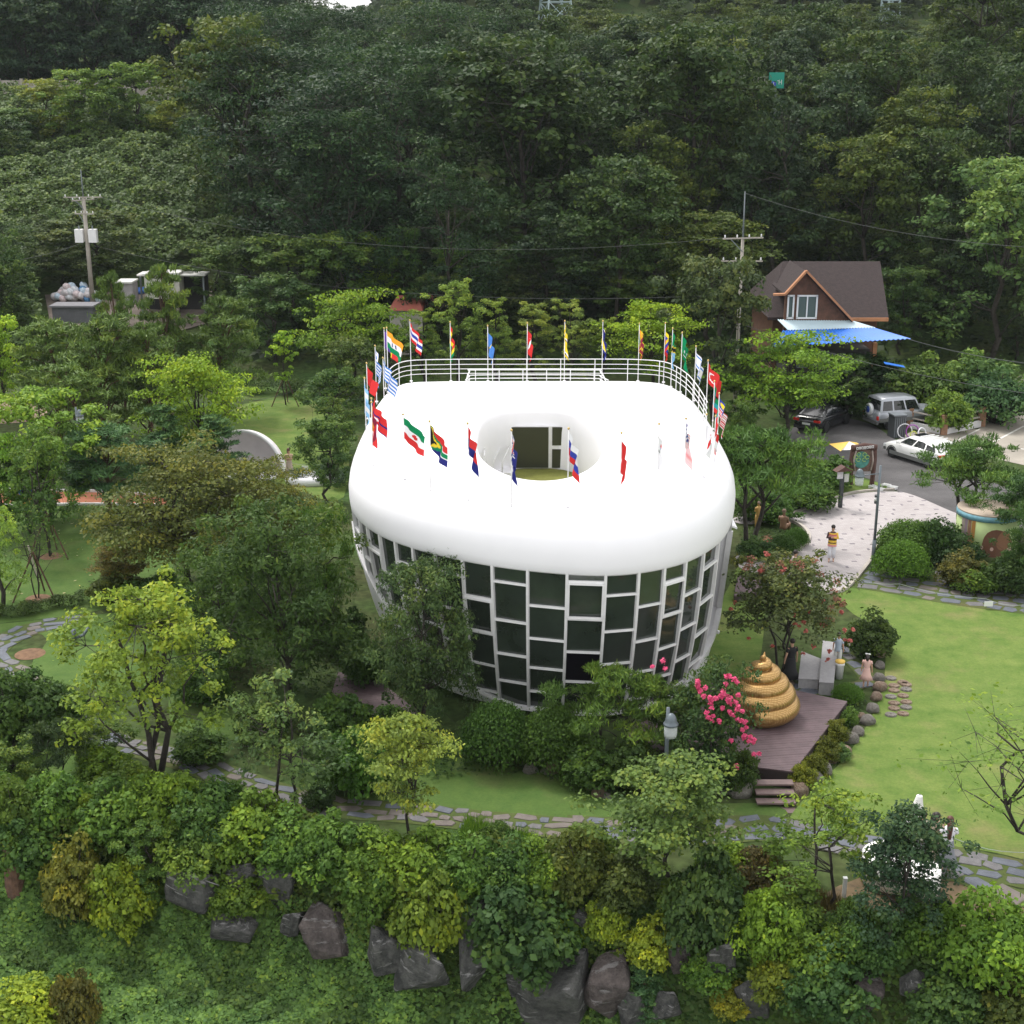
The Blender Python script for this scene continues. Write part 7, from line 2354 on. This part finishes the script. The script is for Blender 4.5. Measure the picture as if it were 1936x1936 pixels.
 ("wild0", 55, 1955, 1855, 160, (.20, .25, .03), "yellow green bush at the bottom left corner"),
 ("wild1", 150, 1965, 1835, 90, (.11, .10, .03), "brownish weed clump near the bottom left corner"),
 ("wild1", 1330, 1800, 1620, 150, (.05, .085, .03), "leafy climber shrub under the round olive tree"),
 ("wild0", 1090, 1690, 1565, 130, (.07, .085, .02), "olive brown bush left of the round olive tree"),
 ("wild1", 1180, 1720, 1620, 110, (.06, .08, .025), "dim green shrub under the left side of the round olive tree"),
 ("wild0", 1430, 1700, 1600, 110, (.10, .08, .035), "brownish dry shrub right of the round olive tree"),
 ("shrub1", 940, 1625, 1548, 80, (.06, .10, .025), "small rounded shrub at the edge of the stone path"),
 ("wild0", 460, 1725, 1640, 120, (.09, .14, .025), "light green shrub growing over the top of the grey slabs"),
 ("shrub2", 1620, 1790, 1700, 90, (.06, .10, .025), "low shrub left of the dark evergreen's foot"),
 ("shrub0", 602, 1530, 1480, 56, (.04, .07, .025), "small dark shrub beside the slender tree at the stone path"),
]
for p in PL:
    plant_px(p[0], p[1], p[2], p[3], p[4], p[6], p[5])
for p in (("wild1", 105, 1378, 1288, 130, (.055, .10, .025), "green shrub covering the garden path below the bare soil ring"),
          ("mid1", 195, 1452, 1368, 120, (.06, .105, .026), "bushy shrub hiding the garden path left of the forked tree"),
          ("shrub2", 45, 1345, 1268, 110, (.05, .095, .024), "dark green shrub at the bend of the left stone path"),
          ("wild0", 380, 1440, 1375, 100, (.06, .105, .026), "low green shrub on the lawn side of the path, right of the forked tree"),
          ("wild0", 690, 1290, 1205, 90, (.045, .085, .022), "dark shrub against the left foot of the museum wall"),
          ("wild1", 655, 1240, 1150, 90, (.05, .09, .024), "green shrub between the large dark tree and the museum wall"),
          ("wild0", 735, 1400, 1330, 90, (.05, .095, .022), "low shrub beside the dark landing left of the museum"),
          ("wild1", 650, 1400, 1310, 110, (.055, .10, .024), "shrub behind the bright large leaved shrub, under the dark tree"),
          ("shrub1", 500, 1400, 1320, 110, (.05, .08, .022), "low shrub under the large dark tree, left side"),
          ("wild1", 390, 1330, 1240, 110, (.06, .11, .025), "green shrub behind the forked yellow green tree")):
    plant_px(p[0], p[1], p[2], p[3], p[4], p[6], p[5])
# hedge of mixed shrubs along the terrace edge
_h = random.Random(21)
hx_ = [(-40, 1560, 150, 110), (40, 1590, 150, 130), (120, 1570, 130, 110), (225, 1590, 140, 110), (310, 1585, 150, 120), (400, 1600, 150, 110), (480, 1615, 150, 110), (560, 1640, 150, 105), (640, 1660, 150, 110), (720, 1680, 140, 110), (800, 1690, 150, 115), (880, 1690, 140, 110), (960, 1695, 130, 110), (1020, 1690, 120, 100), (60, 1650, 130, 110), (380, 1660, 150, 110), (1110, 1650, 120, 90), (1370, 1690, 120, 90), (1500, 1760, 110, 80), (1060, 1800, 90, 80), (1340, 1880, 100, 90), (1650, 1830, 120, 100), (1740, 1800, 130, 100), (330, 1530, 120, 70), (240, 1530, 120, 80), (420, 1545, 110, 70), (200, 1480, 100, 70), (1540, 1850, 130, 90), (1290, 1740, 100, 80)]
hw_ = ["yellow green", "mid green", "deep green", "olive"]
hcn = [(.110, .172, .026), (.076, .138, .028), (.055, .105, .028), (.085, .130, .026)]
_pw = ["leftmost", "beside the left edge"]
for i, (a, b, w, h) in enumerate(hx_):
    k = _h.choice(["wild0", "wild1", "wild1", "shrub1", "shrub2"])
    c = _h.choice([0, 0, 1, 1, 2, 3])
    zone = ("at the far left" if a < 150 else "left of the forked tree" if a < 280 else "below the forked tree" if a < 430 else "below the slender tree" if a < 620 else "left of the small maple" if a < 740 else "below the small maple" if a < 860 else "below the middle lawn" if a < 1080 else "near the round olive tree" if a < 1400 else "near the dark evergreen")
    rowd = "in the hedge along the terrace edge" if b < 1700 and a < 1080 else "on the rock slope"
    plant_px(k, a, b, b - h, w, f"{hw_[c]} shrub {rowd}, {zone}", hcn[c], group=f"{hw_[c]} shrubs {rowd}, {zone}")

# clipped low hedge at the left lawn
def hedge(px, w, h, color, label, leaf=.07, n=9000, seed=5):
    pts = crs([at(*p) for p in px], 6, False)
    rng = np.random.default_rng(seed)
    C, R = [], []
    for i in range(len(pts) - 1):
        a, b = np.array(pts[i]), np.array(pts[i + 1])
        L = np.linalg.norm(b - a)
        for k in range(max(1, int(L / .3))):
            p = a + (b - a) * rng.random()
            C.append((p[0] + rng.uniform(-.3, .3) * w, p[1] + rng.uniform(-.3, .3) * w, h * .55)); R.append((w * .38, w * .38, h * .48))
    V, t = leaf_arrays(C, R, max(5, n // len(C)), leaf, rng, shell=.35, up=.7)
    V[:, 2] = np.clip(V[:, 2], 0.02, h * 1.08)
    return tag(link("hedge", quad_mesh("hedge", V, t, M_LEAF), None, color=color), label, "hedge")
hedge([(-60, 1168), (0, 1166), (80, 1155), (158, 1140)], .8, .5, (.06, .10, .02), "low clipped hedge along the lawn edge at the left")
hedge([(190, 1130), (260, 1115), (330, 1100)], .8, .5, (.05, .085, .02), "low hedge running below the brown maple at the left")
hedge([(480, 742), (560, 745), (640, 745)], 2.2, .9, (.055, .10, .02), "long low hedge at the back of the lawn left of the museum", .12)
hedge([(560, 915), (620, 905), (655, 925)], 1.2, .8, (.04, .08, .03), "low green hedge between the white oval bench and the museum")

# pink and red flower clusters on the two crape myrtles: part of each tree
M_PINK = mat("pink_petal", (.72, .07, .20), .6); M_FADED = mat("faded_red_petal", (.40, .09, .07), .6)
def flowers(tree, spots, m, size, n, seed, Y0, rad=.16):
    rng = np.random.default_rng(seed)
    inv = Matrix.Rotation(-tree.rotation_euler[2], 4, 'Z') @ Matrix.Translation(-Vector(tree.location))
    for (a, b, k) in spots:
        x, z = atd(a, b, Y0 + rng.uniform(-.3, .3))
        y = Y0
        p = inv @ Vector((x, y, z))
        C = np.array(p)[None, :] + rng.normal(size=(k, 3)) * rad * .9
        V, t = leaf_arrays(C, np.full((k, 3), rad * .7), n, size, rng, aspect=.9)
        link("flower_cluster", quad_mesh("flower_cluster", V, t, m), tree)
m1 = [o for o in COL.objects if o.get('label', '').startswith("crape myrtle with bright pink")][0]
m2 = [o for o in COL.objects if o.get('label', '').startswith("large crape myrtle")][0]
y1 = m1.location.y
flowers(m1, [(1320, 1292, 3), (1330, 1308, 3), (1338, 1318, 2), (1347, 1325, 4), (1355, 1315, 2), (1365, 1300, 3), (1372, 1285, 3), (1378, 1278, 2), (1389, 1320, 4), (1392, 1338, 3), (1405, 1372, 4), (1412, 1390, 4), (1418, 1400, 3), (1420, 1420, 2), (1350, 1352, 2), (1352, 1368, 2), (1368, 1335, 2), (1390, 1400, 1), (1250, 1262, 2), (1250, 1250, 1), (1375, 1325, 2), (1394, 1440, 1), (1402, 1360, 2), (1343, 1345, 1)], M_PINK, .05, 80, 1, y1 - 1.1, .10)
y2 = m2.location.y
flowers(m2, [(1385, 1143, 2), (1500, 1160, 1), (1455, 1060, 2), (1475, 1075, 2), (1552, 1135, 1), (1503, 1185, 1), (1520, 1170, 1), (1532, 1178, 1), (1496, 1177, 1), (1512, 1198, 1), (1538, 1230, 1), (1568, 1236, 1), (1520, 1232, 1), (1598, 1200, 2), (1605, 1190, 2), (1422, 1205, 1), (1465, 1222, 1), (1565, 1250, 1), (1590, 1160, 2), (1440, 1080, 2)], M_FADED, .08, 34, 2, y2 - 1.0, .10)
_nb = len(m2.children)
flowers(m2, [(1450, 1055, 3), (1490, 1060, 3), (1530, 1075, 3), (1560, 1100, 3), (1585, 1140, 3), (1575, 1170, 3), (1420, 1075, 3), (1510, 1110, 2)], mat("seed_head_brown", (.22, .085, .05), .8), .07, 40, 3, y2 - .6, .22)
for _c in m2.children:
    if _c.name.startswith("flower_cluster") and _c.data.materials[0].name.startswith("seed_head"): _c.name = "seed_heads"; _c['kind'] = 'stuff'
# stakes of the staked trees
for (a, b, lab) in ((541, 766, "wooden stakes leaning on the slim young tree of the back lawn"), (72, 1132, "thin stakes bracing the young bare tree at the left lawn"), (97, 1052, "stakes bracing the taller tree behind on the left lawn")):
    x, y = at(a, b)
    t = thing("tree_stakes", lab, "stakes", (x, y, 0))
    for an in (-2.6, -.5, 1.6): MB().tube([(math.cos(an) * 1.0, math.sin(an) * .9, 0), (0, 0, 2.0)], .035, 6).build("stake", M_PBARK, t)
plant_px("bare", 72, 1132, 960, 130, "young thin tree with bare lower branches on the left lawn", (.07, .12, .03))
plant_px("sparse", 97, 1052, 800, 140, "slender tree with dark trunk on the left lawn behind the bare young one", (.06, .11, .03))
plant_px("sparse", 632, 880, 745, 90, "small thin tree on the lawn against the museum's left edge", (.06, .10, .03))
plant_px("sparse", 1480, 790, 700, 80, "thin dark tree beside the black car", (.04, .07, .025))

# ------------------------------------------------------------------ hillside forest
_f = random.Random(99)
NFOR = 0
def zone_of(px):
    return ("above the yard" if px < 420 else "left of the museum roof" if px < 800 else "above the museum roof" if px < 1150 else "left of the wooden house" if px < 1450 else "above the wooden house" if px < 1700 else "at the upper right edge")
def forest_tree(x, y, key, h, w, col, desc, band):
    px = proj(x, y, terr(x, y) + h / 2)[0]
    d = f"{desc} {band}, {zone_of(px)}"
    plant(key, (x, y, terr(x, y) - .1), h, w, d, (col[0] * .66, col[1] * .77, col[2] * .78), group=d)
Y = 103.0
row = 0
while Y < 262:
    half = Y * .385 + 10
    step = 6.8 + (Y - 103) * .03
    x = -half + _f.uniform(0, step)
    while x < half:
        xx_, yy_ = x + _f.uniform(-1.8, 1.8), Y + _f.uniform(-2.2, 2.2)
        x += step * _f.uniform(.85, 1.2)
        px, py = proj(xx_, yy_, terr(xx_, yy_))
        left = px < 430
        if left and 108 < yy_ < 165: continue
        if left and yy_ <= 108 and px > 60: continue
        if 110 < px < 480 and yy_ < 112: continue
        if left and 160 < yy_ < 173: continue
        if px > 1440 and px < 1760 and yy_ < 104: continue
        u = _f.random()
        if left: h = _f.uniform(6, 8.5) if yy_ < 167 else _f.uniform(12, 17)
        elif px < 830: h = _f.uniform(15, 19) if yy_ < 150 else _f.uniform(12, 16)
        else: h = _f.uniform(14, 19.5) if yy_ > 112 else _f.uniform(9, 15)
        band = "low on the slope" if yy_ < 125 else "half way up the slope" if yy_ < 165 else "high on the slope" if yy_ < 210 else "on the ridge"
        if 420 < px < 860 and u < .8: key, col, desc = f"acacia{_f.randrange(2)}", _f.choice([(.032, .058, .030), (.038, .066, .030), (.030, .052, .031)]), "dark bluish green tree"
        elif left: key, col, desc = _f.choice([(f"oak{_f.randrange(4)}", (.075, .12, .03), "light green tree"), (f"acacia{_f.randrange(2)}", (.04, .08, .04), "dark bluish green tree"), (f"oak{_f.randrange(4)}", (.055, .08, .03), "dull green tree")])
        else: key, col, desc = _f.choice([(f"oak{_f.randrange(4)}", (.062, .085, .024), "olive green oak"), (f"oak{_f.randrange(4)}", (.045, .070, .026), "dark green oak"), (f"oak{_f.randrange(4)}", (.080, .100, .028), "yellowish green oak"), (f"oak{_f.randrange(4)}", (.040, .062, .034), "dark bluish green tree")])
        top_px = 14 + _f.uniform(-6, 22) if 575 < px < 760 else (30 + _f.uniform(-45, 45) if px >= 760 else -60)
        if px < 1840: h = min(h, atd(px, top_px, yy_)[1] - terr(xx_, yy_))
        if h < 2.5: continue
        w = max(h * .62, 7.2) * _f.uniform(.95, 1.25)
        forest_tree(xx_, yy_, key, h, w, col, desc, band); NFOR += 1
    Y += 7.0 + (Y - 103) * .055
    row += 1
# band of bushy trees below and above the retaining wall, upper left
for i, (a, b, tp, w, c) in enumerate(((-20, 285, 204, 110, 0), (45, 290, 206, 100, 1), (105, 280, 150, 100, 2), (160, 285, 130, 110, 0), (215, 280, 150, 95, 1), (262, 275, 118, 105, 0), (320, 285, 190, 90, 2), (372, 290, 222, 80, 1), (10, 330, 220, 100, 3), (455, 200, 105, 50, 0), (345, 185, 142, 40, 2))):
    lab = ["light green", "mid green", "yellowish green", "dark green"][c] + " bushy tree beside the concrete wall at the upper left, " + ("left part" if a < 130 else "middle part" if a < 270 else "right part")
    plant_px("mid%d" % (i % 3), a, b, tp, w * 1.15, lab, [(.085, .14, .035), (.055, .10, .035), (.12, .15, .035), (.038, .07, .032)][c], group=lab)
for i in range(26):
    a = -30 + i * 24 + _f.uniform(-8, 8)
    x_, z_ = atd(a, 150, 176 + (i % 3) * 5)
    y_ = 176 + (i % 3) * 5
    lab = "dark tree behind the concrete wall at the upper left, " + ("left part" if a < 130 else "middle part" if a < 330 else "right part")
    plant(f"acacia{i % 2}" if i % 3 else f"oak{i % 4}", (x_, y_, terr(x_, y_) - 3.0), _f.uniform(13, 17), _f.uniform(9, 12), lab, _f.choice([(.032, .062, .040), (.045, .068, .034), (.03, .055, .036)]), group=lab)
# undergrowth at the foot of the forest
ug = [(700, 585, 440, 120, LM, "light"), (770, 600, 430, 110, (.06, .12, .04), "light"), (560, 620, 445, 190, (.05, .085, .028), ""), (640, 640, 440, 160, (.055, .095, .03), ""), (480, 600, 450, 120, (.04, .07, .03), ""), (520, 690, 520, 150, (.04, .075, .03), ""), (1060, 590, 425, 190, (.045, .09, .03), ""), (960, 600, 490, 150, (.05, .09, .03), ""), (1150, 610, 460, 170, (.055, .10, .03), ""), (1230, 600, 455, 130, (.05, .10, .03), ""), (1000, 640, 500, 150, (.045, .065, .03), ""), (870, 600, 470, 90, (.06, .11, .03), ""), (1180, 640, 520, 150, (.055, .09, .03), ""), (910, 570, 400, 140, (.035, .065, .025), ""), (1290, 620, 470, 130, (.06, .10, .035), ""), (830, 640, 520, 120, (.05, .08, .03), ""), (0, 650, 425, 150, (.045, .08, .028), ""), (195, 530, 398, 200, (.050, .072, .028), ""), (85, 510, 405, 120, (.045, .070, .028), ""), (120, 552, 470, 130, (.04, .06, .026), ""), (20, 560, 420, 130, (.035, .065, .025), ""), (410, 590, 470, 120, (.06, .10, .03), ""), (40, 660, 590, 90, (.04, .07, .025), ""), (1640, 560, 440, 130, (.03, .05, .025), ""), (1560, 500, 400, 170, (.035, .055, .025), ""), (1740, 620, 480, 150, (.03, .05, .025), ""), (1790, 640, 420, 160, (.035, .06, .03), ""), (1920, 680, 560, 120, (.035, .055, .03), "")]
for i, (a, b, tp, w, c, s) in enumerate(ug):
    lab = ("fresh light green" if s else "dull green" if c[0] > .048 else "dark green") + " tree at the foot of the forest, " + zone_of(a)
    plant_px(_f.choice(["mid0", "mid1", "mid2", "oak1"]), a, b, tp, w, lab, c, group=lab)

# far wood beyond the ridge: one mass
rng = np.random.default_rng(12)
C, R, T = [], [], []
for k in range(2600):
    d = rng.uniform(268, 700) if k % 3 else rng.uniform(268, 420)
    x = rng.uniform(-.42, .42) * d
    if -.16 < x / d < -.085 and rng.random() < .9: continue
    z = terr(x, d)
    r = rng.uniform(3.2, 5.2) * (1 + (d - 268) / 600)
    if -.19 < x / d < -.05: r *= .55
    C.append((x, d, z + r * 1.0)); R.append((r, r, r * 1.2)); T.append(rng.uniform(.1, .9))
V, t = leaf_arrays(C, R, 46, 2.3, rng, aspect=.8, tintv=T, shell=.4)
link("distant_wood", quad_mesh("distant_wood", V, t, M_LEAF), None, color=(.060, .085, .038), kind='stuff')

# creepers: the slope in the foreground and the clearing on the hill
def carpet(name, x0, x1, y0, y1, n, size, color, hfun, seed, mask=None, lift=.12, aspect=.8, clump=2.0):
    rng = np.random.default_rng(seed)
    X = rng.uniform(x0, x1, n); Y_ = rng.uniform(y0, y1, n)
    keep = np.ones(n, bool) if mask is None else np.array([mask(a, b) for a, b in zip(X, Y_)])
    X, Y_ = X[keep], Y_[keep]
    Z = np.array([terr(a, b) for a, b in zip(X, Y_)])
    bumps = (np.sin(X * clump + np.sin(Y_ * clump * .7) * 2) * np.cos(Y_ * clump * 1.1 + np.sin(X * clump * .6)) + 1) * .5
    bumps2 = (np.sin(X * clump * 3.1 + 1) * np.cos(Y_ * clump * 2.7 + 2) + 1) * .5
    N = len(X)
    Z = Z + lift * (.3 + 1.6 * bumps + .8 * bumps2) * hfun + rng.random(N) * lift * .6
    nrm = rng.normal(size=(N, 3)) * .5; nrm[:, 2] += 1.0; nrm[:, 1] -= .35
    nrm /= np.linalg.norm(nrm, axis=1)[:, None]
    t = rng.normal(size=(N, 3)); t -= nrm * np.sum(t * nrm, axis=1)[:, None]; t /= np.linalg.norm(t, axis=1)[:, None]
    b = np.cross(nrm, t)
    s = (size * (.6 + .8 * rng.random(N)))[:, None]
    P_ = np.stack([X, Y_, Z], 1)
    V = np.stack([P_ - t * s * .5, P_ + b * s * aspect * .5, P_ + t * s * .5, P_ - b * s * aspect * .5], 1).reshape(-1, 3)
    tint = np.clip(.25 + .35 * bumps + .2 * rng.normal(size=N) + .1 * bumps2, 0, 1)
    return link(name, quad_mesh(name, V, np.repeat(tint, 4), M_LEAF), None, color=color, kind='stuff')
def edge_y(x): return float(np.interp(x, WX, WY))
carpet("creeper_field", -19, 3.5, 24.0, 33.5, 170000, .13, (.125, .225, .058), 1.0, 5, mask=lambda x, y: y < edge_y(x) - .9 and (x < -2.5 or random.random() < .5), lift=.16, clump=2.6)
carpet("slope_creepers", -17, 15, 26.5, 35.5, 115000, .14, (.07, .125, .032), 1.0, 6, mask=lambda x, y: -3.2 < y - edge_y(x) < .8, lift=.16, clump=2.2)
carpet("hedge_undergrowth", -19, 6, 28.5, 38, 60000, .115, (.085, .125, .024), 1.0, 17, mask=lambda x, y: -1.3 < y - edge_y(x) < 1.1 and x < 3, lift=.42, clump=1.9)
carpet("bed_plants", -16, 12, 28.5, 37.5, 26000, .11, (.070, .095, .028), 1.0, 7, mask=lambda x, y: 0 < y - edge_y(x) < 1.6, lift=.10, clump=3.1)
carpet("hillside_creepers", -62, -22, 97, 166, 150000, .34, (.088, .138, .040), 1.0, 8, mask=lambda x, y: proj(x, y, terr(x, y))[0] < 520 and not (y < 114 and 80 < proj(x, y, terr(x, y))[0] < 410), lift=1.0, clump=.6)
carpet("forest_floor_plants", -60, 75, 97, 175, 30000, .6, (.030, .05, .018), 1.0, 9, mask=lambda x, y: proj(x, y, terr(x, y))[0] > 430, lift=.4, clump=.5)
# ground cover in the shaded beds around the museum
_beds = [[at(*p) for p in b] for b in (
    [(860, 1470), (900, 1400), (1000, 1420), (1200, 1430), (1400, 1450), (1420, 1500), (1300, 1510), (1120, 1500), (1000, 1462)],
    [(330, 1290), (420, 1300), (640, 1400), (860, 1420), (860, 1470), (760, 1500), (640, 1440), (500, 1350)],
    [(160, 1100), (560, 1090), (700, 1300), (640, 1330), (330, 1280), (250, 1150)],
    [(1395, 1048), (1480, 1050), (1524, 1026), (1500, 1005), (1400, 1000)],
    [(1690, 1000), (1880, 1015), (2000, 1030), (2000, 1130), (1800, 1105), (1640, 1085), (1650, 1060)],
    [(1400, 975), (1480, 972), (1560, 944), (1570, 880), (1400, 880)],
    [(1602, 1330), (1640, 1330), (1600, 1400), (1510, 1500), (1500, 1462)],
    [(1700, 1290), (1400, 1240), (1330, 1300), (1380, 1330), (1480, 1290)])]
rng = np.random.default_rng(31)
allx = []
for bd in _beds[:7]:
    x0_, x1_ = min(p[0] for p in bd), max(p[0] for p in bd); y0_, y1_ = min(p[1] for p in bd), max(p[1] for p in bd)
    n = int((x1_ - x0_) * (y1_ - y0_) * 95)
    for k in range(n):
        a, b = rng.uniform(x0_, x1_), rng.uniform(y0_, y1_)
        if inpoly(a, b, bd): allx.append((a, b, rng.random() * .12 + .02))
allx = np.array(allx)
V, t = leaf_arrays(allx, np.full((len(allx), 3), .05), 1, .13, rng, up=1.2)
link("ground_cover", quad_mesh("ground_cover", V, t, M_LEAF), None, color=(.045, .085, .02), kind='stuff')
# taller weeds between rocks
def blades(name, poly_px, n, h, color, seed):
    rng = np.random.default_rng(seed)
    poly = [tpt(*p)[:2] for p in poly_px]
    x0_, x1_ = min(p[0] for p in poly), max(p[0] for p in poly); y0_, y1_ = min(p[1] for p in poly), max(p[1] for p in poly)
    P_ = []
    while len(P_) < n:
        a, b = rng.uniform(x0_, x1_), rng.uniform(y0_, y1_)
        if inpoly(a, b, poly): P_.append((a, b, terr(a, b)))
    P_ = np.array(P_)
    az = rng.random(n) * 6.28
    tip = P_ + np.stack([np.cos(az) * h * .35, np.sin(az) * h * .35, h * (.6 + .6 * rng.random(n))], 1)
    w = np.stack([-np.sin(az), np.cos(az), np.zeros(n)], 1) * .012
    V = np.stack([P_ - w, P_ + w, tip + w * .2, tip - w * .2], 1).reshape(-1, 3)
    link(name, quad_mesh(name, V, np.repeat(np.clip(.5 + .25 * rng.normal(size=n), 0, 1), 4), M_LEAF), None, color=color, kind='stuff')
blades("tall_grass", [(880, 1560), (1010, 1590), (1060, 1650), (960, 1680), (860, 1640)], 9000, .35, (.13, .24, .03), 3)
blades("dry_grass", [(1400, 1630), (1560, 1700), (1700, 1760), (1600, 1800), (1420, 1740), (1330, 1660)], 9000, .28, (.13, .11, .04), 4)
#blades("lawn_grass", [(1600, 1115), (1936, 1160), (1936, 1610), (1560, 1575), (1500, 1560), (1670, 1290)], 90000, .045, (.14, .22, .035), 5)

# fallen leaves on the left lawn
rng = np.random.default_rng(44)
poly = [at(*p) for p in [(-20, 960), (240, 965), (310, 1080), (150, 1140), (0, 1150)]]
F_ = []
while len(F_) < 90:
    a, b = rng.uniform(min(p[0] for p in poly), max(p[0] for p in poly)), rng.uniform(min(p[1] for p in poly), max(p[1] for p in poly))
    if inpoly(a, b, poly): F_.append((a, b, .04))
V, t = leaf_arrays(np.array(F_), np.full((len(F_), 3), .01), 1, .12, rng, up=2.5)
link("fallen_leaves", quad_mesh("fallen_leaves", V, t, M_LEAF), None, color=(.45, .42, .22), kind='stuff')

# ------------------------------------------------------------------ thin summer haze
hm = bpy.data.materials.new("haze_air")
hm.use_nodes = True
hn = hm.node_tree
hn.nodes.clear()
ho = hn.nodes.new("ShaderNodeOutputMaterial")
hv = hn.nodes.new("ShaderNodeVolumePrincipled")
hv.inputs['Color'].default_value = (0.80, 0.88, 0.95, 1)
hv.inputs['Density'].default_value = 0.0001
hn.links.new(hv.outputs[0], ho.inputs['Volume'])
MB().box((0, 600, 70), (1900, 1500, 160)).build("haze", hm, None, kind='stuff')
